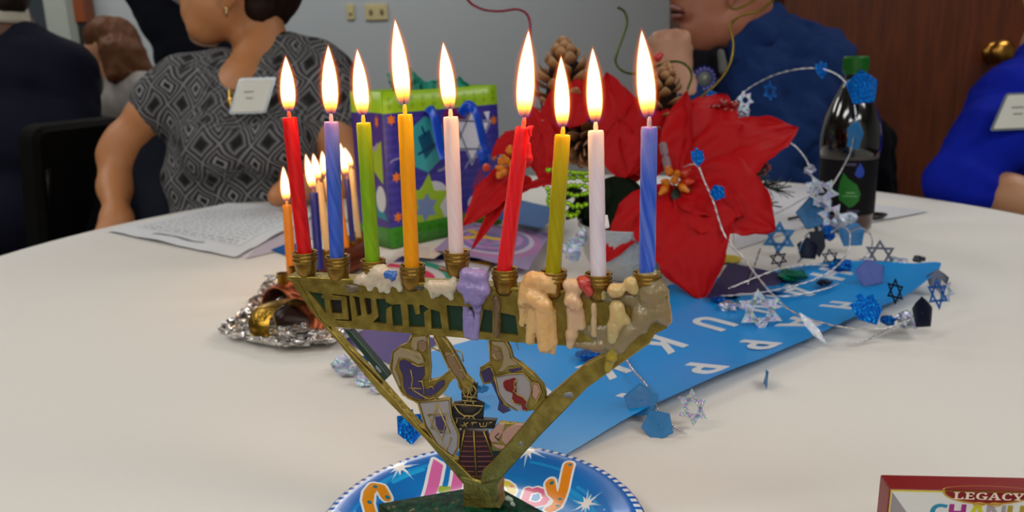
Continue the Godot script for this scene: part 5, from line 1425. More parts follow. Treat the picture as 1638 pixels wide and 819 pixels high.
	part("hollow", blob([cp(at(458, 512, dm + 0.055) - org, at(500, 516, dm + 0.06) - org, 0.015, 0.014), cp(at(470, 498, dm + 0.06) - org, at(490, 500, dm + 0.065) - org, 0.010, 0.010)], 0.0022, 0.01), mat(Color(0.16, 0.075, 0.045), 0.4, 0.3), o)
	# its candles
	var g := "lit candles in the small menorah"
	var yel := Color(0.92, 0.52, 0.04)
	var blu := Color(0.09, 0.10, 0.46)
	var crm := Color(0.86, 0.74, 0.52)
	for q in [
		[467, 445, 459, 328, 453, 267, "orange-yellow candle at the near end of the small menorah", [yel, yel, yel.lightened(0.1)], 0.0058, 0.028],
		[511, 432, 502, 308, 489, 247, "dark blue candle second from the near end of the small menorah", [blu, blu.lightened(0.1)], 0.0057, 0.03],
		[526, 408, 510, 293, 501, 246, "cream candle just behind the second, dark blue one of the small menorah", [crm, crm], 0.0052, 0.035],
		[541, 402, 522, 286, 515, 242, "cream candle of the small menorah hidden by the mottled blue one", [crm, crm], 0.0045, 0.036],
		[554, 396, 541, 298, 536, 262, "yellow candle of the small menorah peeping out beside the mottled blue one", [yel, yel], 0.0045, 0.04],
		[564, 386, 555, 286, 544, 229, "dark blue candle near the far end of the small menorah", [blu, blu.lightened(0.1)], 0.0043, 0.042],
		[574, 380, 562, 272, 551, 236, "cream candle at the far end of the small menorah", [crm, crm], 0.0043, 0.042]]:
		var t := float(q[0] - 452) / (575.0 - 452.0)
		var foot := tb(q[0], q[1], q[9] + 0.008)
		var dep := depth_of(foot)
		candle(q[6], g, foot, at(q[2], q[3], dep), at(q[4], q[5], dep), q[8] * (0.9 if dep > 1.1 else 1.0), q[7], {"flute": 0.012, "fr": 0.0052, "power": 0.0012, "wick": 0.2})

# ---------------------------------------------------------------- papers and napkins
func sheet(called: String, label: String, cat: String, corners: Array, h: float, m: Material, wave := 0.002, group := "", cen := 0.0) -> Node3D:
	var p := []
	for i in range(0, 8, 2):
		p.append(tb(corners[i], corners[i + 1], h))
	var st := begin()
	var n := FastNoiseLite.new()
	n.frequency = 5.0
	n.seed = int(corners[0])
	grid(st, 24, 24, func(u, v):
		var q: Vector3 = (p[0] as Vector3).lerp(p[1], u).lerp((p[3] as Vector3).lerp(p[2], u), v)
		q.y = TY + h + absf(n.get_noise_3dv(q)) * wave + cen * sin(u * PI) * sin(v * PI)
		return q, -0.0004)
	var o := part(called, fin(st), m)
	tag(o, label, cat, group)
	return o

func build_papers() -> void:
	var im := blank(512, 512, Color(0.87, 0.88, 0.90))
	var ink := Color(0.62, 0.64, 0.66)
	rng.seed = 5
	for i in 19:
		var y := 90 + i * 20
		var x := 60.0
		while x < 440.0:
			var wl := rng.randf_range(8, 34)
			im.fill_rect(Rect2i(int(x), y, int(minf(wl, 450.0 - x)), 6), ink if i > 1 else ink.darkened(0.25))
			x += wl + 7.0
	for q in [Rect2i(46, 74, 420, 3), Rect2i(46, 74, 3, 400), Rect2i(46, 472, 420, 3), Rect2i(464, 74, 3, 400)]:
		im.fill_rect(q, ink)
	im.fill_rect(Rect2i(150, 44, 210, 14), ink.darkened(0.2))
	var print_m := mat(Color(1, 1, 1), 0.75, 0.0, {"albedo_texture": tex(im)})
	var white := mat(Color(0.83, 0.83, 0.86), 0.75)
	sheet("paper_sheet", "lower white sheet sticking out under the printed sheets on the left", "paper", [178, 371, 398, 413, 500, 366, 352, 328], 0.0005, white, 0.001)
	sheet("paper_sheet", "plain pinkish sheet between the printed sheets and the small menorah", "paper", [392, 414, 470, 396, 560, 350, 470, 340], 0.0012, mat(Color(0.76, 0.72, 0.77), 0.7), 0.001)
	sheet("paper_sheet", "top sheet of framed print on the table in front of the patterned blouse", "paper", [170, 369, 376, 412, 520, 336, 365, 326], 0.003, print_m, 0.006)
	sheet("paper_napkin", "bright blue folded napkin corner beside the printed sheets", "napkin", [433, 400, 462, 409, 500, 394, 462, 388], 0.0024, mat(Color(0.05, 0.33, 0.62), 0.7), 0.001)
	# party napkins and cards with swirls in the middle of the table
	var im2 := blank(512, 512, Color(0.60, 0.54, 0.72))
	var c := Vector2(250, 260)
	for r in [[240, 22, Color(0.70, 0.50, 0.72)], [205, 16, Color(0.78, 0.76, 0.86)], [178, 18, Color(0.52, 0.46, 0.70)], [148, 14, Color(0.72, 0.52, 0.76)], [120, 14, Color(0.46, 0.50, 0.66)]]:
		stroke(im2, arc(c, r[0], r[0] * 0.9, 0, TAU, 48), r[1], r[2])
	fill_poly(im2, [Vector2(250, 120), Vector2(385, 355), Vector2(115, 355)], Color(0.62, 0.46, 0.70))
	fill_poly(im2, [Vector2(250, 180), Vector2(335, 325), Vector2(165, 325)], Color(0.44, 0.46, 0.62))
	stroke(im2, [Vector2(60, 180), Vector2(200, 250), Vector2(90, 350)], 22, Color(0.90, 0.72, 0.06))
	stroke(im2, [Vector2(200, 250), Vector2(290, 250)], 16, Color(0.90, 0.72, 0.06))
	for i in 60:
		disc(im2, Vector2(20 + i * 8.2, 470 + 18 * sin(i * 0.5)), 5, Color(0.10, 0.14, 0.46))
		disc(im2, Vector2(20 + i * 8.2, 500), 5, Color(0.8, 0.84, 0.9))
	sheet("party_napkin", "lilac party napkin with a swirl and yellow star, standing out behind the red middle candle", "napkin", [694, 400, 845, 432, 882, 372, 745, 356], 0.016, mat(Color(1, 1, 1), 0.6, 0.0, {"albedo_texture": tex(im2)}), 0.004, "", 0.006)
	var im3 := blank(256, 256, Color(0.80, 0.80, 0.84))
	stroke(im3, arc(Vector2(40, 30), 90, 60, 0.2, 2.0), 18, Color(0.80, 0.18, 0.34))
	stroke(im3, arc(Vector2(60, 40), 130, 110, 0.1, 2.2), 18, Color(0.16, 0.58, 0.50))
	stroke(im3, arc(Vector2(60, 60), 170, 150, 0.1, 2.0), 16, Color(0.70, 0.72, 0.82))
	fill_poly(im3, [Vector2(60, 210), Vector2(180, 190), Vector2(240, 250), Vector2(90, 250)], Color(0.12, 0.14, 0.46))
	fill_poly(im3, [Vector2(170, 210), Vector2(256, 200), Vector2(256, 235)], Color(0.88, 0.72, 0.08))
	fill_poly(im3, [Vector2(0, 120), Vector2(60, 140), Vector2(40, 200), Vector2(0, 190)], Color(0.30, 0.26, 0.58))
	sheet("party_napkin", "multicoloured party napkin with pink and teal bands behind the orange candle", "napkin", [602, 436, 760, 470, 790, 415, 655, 402], 0.004, mat(Color(1, 1, 1), 0.6, 0.0, {"albedo_texture": tex(im3)}), 0.002)
	var cim := blank(128, 128, Color(0.84, 0.80, 0.78))
	for i in 4:
		cim.fill_rect(Rect2i(14, 24 + i * 22, 90 - i * 8, 4), Color(0.45, 0.42, 0.42))
	sheet("gift_card", "small white card with lines of print in front of the gift bag", "card", [628, 408, 694, 414, 720, 396, 655, 388], 0.012, mat(Color(1, 1, 1), 0.6, 0.0, {"albedo_texture": tex(cim)}), 0.0008)
	sheet("party_napkin", "purple napkin seen through the menorah's left window", "napkin", [548, 545, 640, 590, 705, 545, 610, 512], 0.001, mat(Color(0.22, 0.18, 0.48), 0.6), 0.001)
	sheet("party_napkin", "blue and white striped napkin under the left poinsettia", "napkin", [790, 350, 866, 366, 905, 336, 820, 318], 0.03, mat(Color(0.10, 0.36, 0.62), 0.6), 0.004)
	sheet("paper_sheet", "white sheet under the garland stars between the flower and the bottle", "paper", [1175, 400, 1330, 350, 1300, 296, 1170, 300], 0.0008, white, 0.001)
	sheet("paper_sheet", "white sheet under a dark spoon, behind the soda bottle", "paper", [1330, 362, 1382, 358, 1486, 338, 1330, 318], 0.0008, white, 0.001)
	var sp := tb(1390, 345, 0.006)
	var o := thing("spoon", "dark metal spoon bowl lying on the white sheet right of the soda bottle", "spoon", sp)
	var st := begin()
	for q in [1.0]:
		lathe(st, [Vector2(0.0, -0.005), Vector2(0.012, -0.0045), Vector2(0.019, -0.001), Vector2(0.021, 0.003), Vector2(0.0195, 0.003), Vector2(0.017, 0.0), Vector2(0.011, -0.003), Vector2(0.0, -0.0035)], 24, Transform3D(Basis().scaled(Vector3(1.5, 1, 1)), Vector3.ZERO))
	part("bowl", fin(st), mat(Color(0.30, 0.29, 0.28), 0.3, 0.9), o)
	st = begin()
	tube(st, curve([Vector3(-0.029, 0.003, 0), Vector3(-0.05, 0.008, -0.002), Vector3(-0.09, 0.006, -0.004), Vector3(-0.14, -0.003, -0.006)], 4), 0.0025, 8)
	part("handle", fin(st), mat(Color(0.30, 0.29, 0.28), 0.3, 0.9), o)
	sheet("party_napkin", "dark purple napkin edge under the garland, right of the lowest red petal", "napkin", [1130, 478, 1230, 470, 1262, 440, 1165, 420], 0.006, mat(Color(0.13, 0.07, 0.28), 0.6), 0.002)
	var y := thing("paper_disc", "small yellow paper disc just under the lowest red petals", "paper", tb(1165, 405, 0.012))
	st = begin()
	lathe(st, [Vector2(0.0, -0.01), Vector2(0.018, -0.01), Vector2(0.019, -0.008), Vector2(0.016, -0.006), Vector2(0.0, -0.006)], 24)
	part("disc", fin(st), mat(Color(0.78, 0.70, 0.18), 0.5), y)

# ---------------------------------------------------------------- floral centrepiece
# a leaf from base to tip; up is the side that faces us; cup curls the edges, droop bends it along its length
func petal(base: Vector3, tip: Vector3, wd: float, up: Vector3, cup := 0.15, droop := 0.12, jag := 0.0, sd := 0) -> ArrayMesh:
	var l := base.distance_to(tip)
	var d := (tip - base) / l
	var s := d.cross(up).normalized()
	var n := s.cross(d).normalized()
	var nz := FastNoiseLite.new()
	nz.seed = sd
	nz.frequency = 1.0
	var st := begin()
	grid(st, 22, 14, func(u, v):
		var x: float = v * 2.0 - 1.0
		var w: float = wd * 0.5 * (pow(sin(PI * pow(clampf(u, 0.0, 1.0), 0.78)), 0.72) * (1.0 - 0.25 * u) + 0.03)
		w *= 1.0 + jag * (0.5 * maxf(0.0, sin(u * 17.0 + sd)) + 0.4 * nz.get_noise_2d(u * 6.0, signf(x) * 3.0)) * sin(PI * u)
		var vein: float = 0.0
		for k in 5:
			var c: float = 0.12 + k * 0.17 + absf(x) * 0.16
			vein -= exp(-pow((u - c) * 60.0, 2.0)) * 0.0015 * (1.0 - absf(x) * 0.6)
		vein -= exp(-pow(x * 12.0, 2.0)) * 0.0028
		var rip: float = nz.get_noise_2d(u * 3.0, x * 2.0 + 9.0) * wd * 0.13 * absf(x)
		var b: float = droop * l * (sin(u * PI) * 0.9)
		return base + d * (u * l) + s * (x * w) + n * (b + cup * absf(x) * w + rip + vein), -0.0007)
	return fin(st)

func cone_scale() -> ArrayMesh:
	# a woody scale that runs out along +z and ends in a thick pale lip
	var st := begin()
	var sec := [[0.0, 0.0028, 0.0008, 0.0], [0.35, 0.0046, 0.0009, 0.0002], [0.7, 0.0072, 0.0010, 0.0010], [0.88, 0.0076, 0.0014, 0.0024], [0.98, 0.0056, 0.0016, 0.0040], [1.06, 0.0020, 0.0008, 0.0066]]
	var rings := []
	for s in sec:
		var ring := []
		for k in 10:
			var a := TAU * k / 10
			ring.append(Vector3(cos(a) * s[1], sin(a) * s[2] + s[3], s[0] * 0.02))
		rings.append(ring)
	for i in sec.size() - 1:
		for k in 10:
			var k2 := (k + 1) % 10
			quad(st, rings[i][k2], rings[i][k], rings[i + 1][k], rings[i + 1][k2])
	for k in range(1, 9):
		tri(st, rings[5][0], rings[5][k], rings[5][k + 1])
	return fin(st)

func pinecone(root: Node3D, centre: Vector3, axis: Vector3, h: float, r: float, count: int, dark: Material, pale: Material, scale_m: ArrayMesh, lip: ArrayMesh) -> void:
	var c := Node3D.new()
	c.name = "pine_cone"
	root.add_child(c, true)
	var y := axis.normalized()
	var x := y.cross(Vector3.BACK).normalized()
	c.transform = Transform3D(Basis(x, y, x.cross(y)), centre)
	var st := begin()
	lathe(st, [Vector2(0.0, -h * 0.5), Vector2(r * 0.45, -h * 0.42), Vector2(r * 0.5, -h * 0.1), Vector2(r * 0.34, h * 0.25), Vector2(0.0, h * 0.46)], 16)
	part("cone_core", fin(st), pale, c)
	for i in count:
		var t := (i + 0.5) / count
		var a := i * 2.39996
		var rr := r * (0.55 + 0.45 * sin(PI * pow(0.12 + 0.86 * t, 0.85))) * (1.0 - 0.42 * t * t)
		var ln := rr / 0.0205 * 0.9
		var tilt := lerpf(-0.35, 1.2, t)
		var b := Basis(Vector3.UP, a) * Basis(Vector3.RIGHT, -tilt) * Basis(Vector3.BACK, sin(i * 1.7) * 0.25)
		var wsc := lerpf(1.2, 0.85, t) * r / 0.046
		var xf := Transform3D(b.scaled_local(Vector3(wsc, wsc, ln)), Vector3(0, (t - 0.5) * h * 0.86 - sin(tilt) * 0.004, 0))
		part("scale", scale_m, dark, c, xf)

func build_centerpiece() -> void:
	var base := Vector3(0.15, TY + 0.001, -1.10)
	var root := thing("floral_centerpiece", "floral centrepiece of red poinsettias, pine cones and curly wires in a frosted bowl", "centerpiece", base)
	var red := mat(Color(0.67, 0.010, 0.04), 0.6, 0.0, {"metallic_specular": 0.3, "backlight_enabled": true, "backlight": Color(0.10, 0.008, 0.008), "normal_enabled": true, "normal_texture": noise_tex(0.5, true, 256, null, 2.0), "uv1_triplanar": true, "uv1_scale": Vector3(14, 14, 14), "normal_scale": 0.25})
	var cam_dir := func(p: Vector3) -> Vector3: return (CAM - p).normalized()
	var flower := func(name_: String, list: Array) -> void:
		var f := Node3D.new()
		f.name = name_
		root.add_child(f, true)
		var i := 0
		for q in list:
			var b := at(q[0], q[1], q[2])
			var t := at(q[3], q[4], q[5])
			var up: Vector3 = (cam_dir.call((b + t) / 2.0) + Vector3(q[7], q[8], 0)).normalized()
			part("petal", petal(b - base, t - base, q[6], up, q[9] if q.size() > 9 else 0.15, q[10] if q.size() > 10 else 0.10, q[11] if q.size() > 11 else 0.18, i * 3 + int(q[0])), red, f)
			i += 1
	# base x, y, depth, tip x, y, depth, width, lean x, lean y, cup, droop
	flower.call("poinsettia", [
		[1086, 285, 1.075, 1098, 146, 1.12, 0.050, -0.5, 0.0, 0.5, 0.05, 0.05], [1090, 285, 1.07, 1160, 152, 1.13, 0.112, 0.0, 0.1, 0.10, 0.10, 0.15], [1088, 284, 1.065, 1276, 204, 1.11, 0.092, 0.0, 0.5, 0.12, 0.10, 0.22],
		[1085, 292, 1.06, 1240, 368, 1.02, 0.125, 0.1, 0.6, 0.10, 0.12, 0.12], [1076, 300, 1.055, 1122, 480, 1.0, 0.122, 0.0, 0.3, 0.12, 0.12, 0.25], [1072, 300, 1.07, 966, 420, 1.04, 0.060, 0.0, 0.7, 0.12, 0.14, 0.15],
		[1090, 288, 1.085, 1205, 300, 1.10, 0.10, 0.1, 0.4, 0.1, 0.05, 0.15], [1076, 296, 1.08, 1045, 370, 1.05, 0.055, 0.0, 0.4, 0.1, 0.05, 0.1], [1120, 175, 1.14, 1130, 152, 1.16, 0.03, 0.0, 0.3, 0.1, 0.02, 0.0],
		[1085, 300, 1.055, 1190, 345, 1.01, 0.07, 0.1, 0.7, 0.1, 0.1, 0.1]])
	flower.call("poinsettia", [
		[1016, 292, 1.13, 970, 116, 1.17, 0.088, 0.3, 0.1, 0.12, 0.08, 0.05], [1030, 288, 1.12, 1040, 135, 1.17, 0.085, 0.2, 0.2, 0.12, 0.06, 0.05], [912, 205, 1.14, 938, 116, 1.17, 0.06, -0.2, 0.2, 0.12, 0.08, 0.05], [885, 288, 1.13, 848, 168, 1.15, 0.055, -0.2, 0.2, 0.2, 0.08, 0.1],
		[880, 240, 1.14, 890, 134, 1.17, 0.04, -0.2, 0.1, 0.2, 0.05, 0.05], [1000, 285, 1.12, 990, 190, 1.13, 0.06, 0, 0.3, 0.1, 0.05, 0.05], [866, 212, 1.11, 870, 300, 1.10, 0.036, 0.0, 0.2, 0.3, 0.05, 0.1]])
	flower.call("poinsettia", [
		[838, 212, 1.10, 786, 250, 1.08, 0.030, -0.2, 0.5, 0.2, 0.05, 0.2], [830, 272, 1.09, 741, 362, 1.05, 0.046, 0.2, 0.6, 0.15, 0.15, 0.25], [822, 290, 1.09, 754, 400, 1.04, 0.018, 0.2, 0.4, 0.4, 0.05, 0.2], [850, 285, 1.1, 782, 330, 1.07, 0.030, 0.1, 0.5, 0.2, 0.1, 0.2],
		[890, 292, 1.11, 828, 308, 1.08, 0.014, 0.0, 0.5, 0.2, 0.2, 0.2], [840, 262, 1.1, 795, 222, 1.12, 0.03, -0.2, 0.3, 0.2, 0.05, 0.2], [850, 240, 1.1, 812, 285, 1.09, 0.03, -0.1, 0.4, 0.2, 0.05, 0.2]])
	# buds in the middle of two flowers
	var bud := mat(Color(0.80, 0.45, 0.06), 0.35)
	var budr := mat(Color(0.75, 0.20, 0.07), 0.35)
	for q in [[1072, 280, 1068, 268, 0], [1090, 283, 1102, 273, 1], [1070, 294, 1060, 290, 0], [1078, 292, 1080, 284, 0], [1068, 298, 1056, 310, 0], [1092, 292, 1108, 291, 1], [1086, 296, 1100, 306, 0], [1082, 280, 1084, 276, 0],
		[812, 262, 806, 250, 0], [815, 246, 816, 235, 0], [806, 270, 795, 268, 0], [804, 262, 800, 254, 0], [810, 272, 800, 278, 0], [816, 266, 822, 258, 0], [802, 276, 797, 283, 0], [780, 269, 776, 267, 1]]:
		var dd := 1.035 if q[0] > 1000 else 1.045
		var a := at(q[0], q[1], dd + 0.006) - base
		var b := at(q[2], q[3], dd - 0.002) - base
		part("bud", blob([cp(a, a.lerp(b, 0.45), 0.0028, 0.0050), cp(a.lerp(b, 0.45), b, 0.0050, 0.0028)], 0.0011, 0.002), budr if q[4] else bud, root)
	part("leaf", petal(at(1085, 298, 1.045) - base, at(1098, 332, 1.04) - base, 0.03, Vector3(0, 0.5, 1), 0.1, 0.05), mat(Color(0.03, 0.08, 0.02), 0.5), root)
	# pine cones
	var bark := mat(Color(1, 1, 1), 0.6, 0.0, {"vertex_color_use_as_albedo": true})
	var sm := cone_scale()
	# colour the lip of each scale paler than its stalk
	var md := MeshDataTool.new()
	md.create_from_surface(sm, 0)
	for i in md.get_vertex_count():
		var z := md.get_vertex(i).z / 0.02
		md.set_vertex_color(i, Color(0.10, 0.03, 0.014).lerp(Color(0.34, 0.16, 0.06), smoothstep(0.55, 0.92, z)).lerp(Color(0.60, 0.38, 0.20), smoothstep(0.96, 1.05, z)))
	var sm2 := ArrayMesh.new()
	md.commit_to_surface(sm2)
	var core := mat(Color(0.10, 0.045, 0.025), 0.8)
	pinecone(root, at(906, 142, 1.20) - base, Vector3(-0.06, 1, -0.05), 0.135, 0.066, 64, bark, core, sm2, sm2)
	pinecone(root, at(1058, 172, 1.17) - base, Vector3(0.10, 1, 0.1), 0.122, 0.052, 60, bark, core, sm2, sm2)
	pinecone(root, at(938, 232, 1.185) - base, Vector3(0.2, -0.2, 1), 0.09, 0.044, 50, bark, core, sm2, sm2)
	# dark foliage in the middle, needles, sprigs
	var deep := mat(Color(0.03, 0.085, 0.025), 0.7)
	rng.seed = 31
	for q in [[960, 300, 935, 352], [985, 300, 1000, 360], [1000, 310, 985, 395], [955, 320, 905, 350], [1020, 300, 1040, 350], [975, 330, 960, 390], [925, 300, 885, 330], [1010, 330, 1020, 390], [990, 290, 970, 330], [940, 330, 945, 385]]:
		part("leaf", petal(at(q[0], q[1], 1.13) - base, at(q[2], q[3], 1.07 + rng.randf() * 0.05) - base, 0.034, (CAM - at(q[0], q[1], 1.1)).normalized() + Vector3(rng.randf() - 0.5, 0.4, 0), 0.15, 0.1, 0.3, q[0]), deep, root)
	var needle := mat(Color(0.05, 0.13, 0.05), 0.5)
	for sp in [[1195, 285, 1.09, 1246, 305, 1.06, 70, 0.026], [1190, 290, 1.09, 1225, 330, 1.05, 60, 0.024], [970, 345, 1.1, 1000, 400, 1.06, 60, 0.02], [1195, 295, 1.1, 1220, 270, 1.1, 40, 0.02]]:
		var a := at(sp[0], sp[1], sp[2]) - base
		var b := at(sp[3], sp[4], sp[5]) - base
		var st := begin()
		tube(st, [a, b], 0.0012, 6)
		for i in int(sp[6]):
			var t := rng.randf()
			var p := a.lerp(b, t)
			var d := ((b - a).normalized() * 0.8 + Vector3(rng.randf_range(-1, 1), rng.randf_range(-0.6, 1), rng.randf_range(-1, 1))).normalized()
			tube(st, [p, p + d * float(sp[7]) * rng.randf_range(0.6, 1.1)], 0.0005, 4)
		part("pine_sprig", fin(st), needle, root).set_meta("kind", "stuff")
	# green bead chain
	var bead := mat(Color(0.56, 0.74, 0.10), 0.14, 0.65)
	var bst := begin()
	lathe(bst, [Vector2(0, -0.0030), Vector2(0.0017, -0.0025), Vector2(0.0034, -0.0012), Vector2(0.0034, 0.0012), Vector2(0.0017, 0.0025), Vector2(0, 0.0030)], 10)
	var bead_mesh := fin(bst)
	for row in [[[876, 272], [900, 274], [920, 276], [942, 276]], [[905, 285], [925, 284], [945, 290]], [[908, 298], [930, 297], [946, 304]], [[905, 310], [925, 312], [942, 310]], [[876, 300], [878, 320], [880, 330]], [[908, 325], [922, 330], [938, 326]], [[906, 340], [915, 346], [925, 340]]]:
		var pts := []
		for p in row:
			pts.append(at(p[0], p[1], 1.055 + 0.006 * sin(p[0] * 0.3)) - base)
		var cv := curve(pts, 4)
		for p in cv:
			part("bead", bead_mesh, bead, root, Transform3D(Basis(Vector3(1, 1, 0).normalized(), rng.randf() * 3.0), p + Vector3(rng.randf_range(-1, 1), rng.randf_range(-1, 1), rng.randf_range(-1, 1)) * 0.0014))
	# red berries
	var berry := mat(Color(0.52, 0.02, 0.035), 0.22, 0.0, {"clearcoat_enabled": true, "clearcoat": 0.6})
	var bright := mat(Color(0.70, 0.04, 0.02), 0.25, 0.0, {"clearcoat_enabled": true, "clearcoat": 0.6})
	var ber := begin()
	lathe(ber, [Vector2(0, -0.005), Vector2(0.003, -0.0041), Vector2(0.0047, -0.0018), Vector2(0.005, 0.0008), Vector2(0.0042, 0.0030), Vector2(0.002, 0.0045), Vector2(0, 0.0046)], 16)
	var ber_mesh := fin(ber)
	for q in [[1158, 165, 1.0, 0], [1175, 168, 1.0, 0], [1170, 178, 0.8, 0], [1160, 176, 0.7, 0], [1122, 175, 0.7, 0], [1132, 172, 0.6, 0], [1141, 171, 0.6, 0], [1149, 170, 0.6, 0], [1052, 92, 1.0, 1], [1056, 88, 0.7, 1], [1213, 268, 1.0, 0], [1222, 260, 0.9, 0], [1220, 274, 1.0, 0], [1228, 268, 0.8, 0], [1210, 280, 0.8, 0], [838, 196, 0.5, 1], [868, 194, 0.4, 1]]:
		part("berry", ber_mesh, bright if q[3] else berry, root, Transform3D(Basis().scaled(Vector3.ONE * float(q[2]) * 1.25), at(q[0], q[1], 1.11) - base))
	for q in [[[1160, 168], [1166, 190], [1170, 215]], [[1120, 176], [1150, 172], [1172, 172]], [[1215, 270], [1200, 285], [1180, 300]]]:
		var st := begin()
		var pts := []
		for p in q:
			pts.append(at(p[0], p[1], 1.118) - base)
		tube(st, curve(pts, 4), 0.001, 6)
		part("berry_stem", fin(st), core, root)
	# curly glitter wires
	var glit := func(c: Color, sd: int) -> StandardMaterial3D: return mat(Color(1, 1, 1), 0.22, 0.85, {"albedo_texture": noise_tex(0.35, false, 128, ramp([c.darkened(0.55), c, c.lightened(0.5)], [0.0, 0.55, 1.0]), 1.0, FastNoiseLite.TYPE_CELLULAR, sd), "uv1_triplanar": true, "uv1_scale": Vector3(60, 60, 60)})
	var wires_ := [
		[Color(0.62, 0.08, 0.22), "pink glitter wire", 1.19, [[735, -12], [748, 0], [757, 8], [775, 16], [800, 18], [826, 15], [842, 22], [848, 38], [848, 62], [852, 100], [862, 150], [880, 220]]],
		[Color(0.26, 0.34, 0.05), "green glitter wire", 1.165, [[988, 12], [999, 19], [1003, 36], [996, 60], [987, 84], [985, 100], [995, 113], [1015, 118], [1045, 108], [1072, 99], [1090, 100], [1103, 110], [1106, 124], [1100, 142], [1090, 180]]],
		[Color(0.55, 0.46, 0.10), "gold glitter wire", 1.15, [[1245, -8], [1232, 4], [1214, 18], [1190, 24], [1175, 32], [1168, 42], [1173, 70], [1170, 95], [1158, 120], [1140, 140], [1125, 152], [1110, 175]]],
		[Color(0.60, 0.50, 0.14), "gold glitter wire", 1.155, [[1222, -10], [1210, -2], [1192, 8], [1180, 14], [1171, 14], [1168, 8]]]]
	for w in wires_:
		var pts := []
		for p in w[3]:
			pts.append(at(p[0], p[1], w[2]) - base)
		var cv := curve(pts, 6)
		var st := begin()
		tube(st, cv, 0.0016, 7)
		# tinsel wound round the wire
		var spiral := []
		for i in cv.size() - 1:
			for k in 4:
				var t := k / 4.0
				var p: Vector3 = cv[i].lerp(cv[i + 1], t)
				var d: Vector3 = (cv[i + 1] - cv[i]).normalized()
				var s := d.cross(Vector3(0.1, 0.2, 1)).normalized()
				var a := (i * 4 + k) * 1.6
				spiral.append(p + (s * cos(a) + s.cross(d) * sin(a)) * 0.0019)
		tube(st, spiral, 0.0006, 4)
		tag(part("curly_wire", fin(st), glit.call(w[0], 3), root), w[1], "")
	# cut-glass drop
	var cst := begin(false)
	var g0 := at(1060, 228, 1.06) - base
	var g1 := at(1069, 272, 1.045) - base
	var prev := g0
	for i in 2:
		var e := g0.lerp(g1, 0.5 * (i + 1))
		tube(cst, [prev, prev.lerp(e, 0.15), prev.lerp(e, 0.85), e], [0.0025, 0.0055, 0.0055, 0.0025], 6)
		prev = e
	part("glass_drop", fin(cst), mat(Color(0.55, 0.45, 0.48), 0.06, 0.3, {"clearcoat_enabled": true, "clearcoat": 1.0}), root)
	# frosted bowl with dimples
	var frost := mat(Color(0.70, 0.72, 0.73), 0.4, 0.0, {"backlight_enabled": true, "backlight": Color(0.3, 0.3, 0.3), "normal_enabled": true, "normal_texture": noise_tex(0.04, true, 256, null, 10.0, FastNoiseLite.TYPE_CELLULAR, 4), "uv1_triplanar": true, "uv1_scale": Vector3(9, 9, 9), "normal_scale": 0.8})
	var st := begin()
	var prof := [Vector2(0.0, 0.001), Vector2(0.035, 0.0), Vector2(0.042, 0.003), Vector2(0.055, 0.016), Vector2(0.064, 0.034), Vector2(0.068, 0.052), Vector2(0.071, 0.074), Vector2(0.072, 0.076), Vector2(0.069, 0.076), Vector2(0.065, 0.054), Vector2(0.05, 0.018), Vector2(0.0, 0.006)]
	lathe(st, prof, 48, Transform3D(Basis(), Vector3(0.012, 0, 0.03)))
	part("bowl", fin(st), frost, root)
	part("foam", blob([cp(Vector3(0.012, 0.06, 0.01), Vector3(0.0, 0.09, -0.02), 0.055, 0.04)], 0.006, 0.03), deep, root)

# ---------------------------------------------------------------- star garland
func star_of_david(r: float, w: float) -> Array:
	# two interlaced outline triangles, as six bars each with its own slope
	var out := []
	for t in 2:
		for i in 3:
			var a := TAU * i / 3 + PI * t + PI / 2
			var b := TAU * (i + 1) / 3 + PI * t + PI / 2
			var p := Vector2(cos(a), sin(a))
			var q := Vector2(cos(b), sin(b))
			out.append(PackedVector2Array([p * r, q * r, q * (r - w * 2.0), p * (r - w * 2.0)]))
	return out

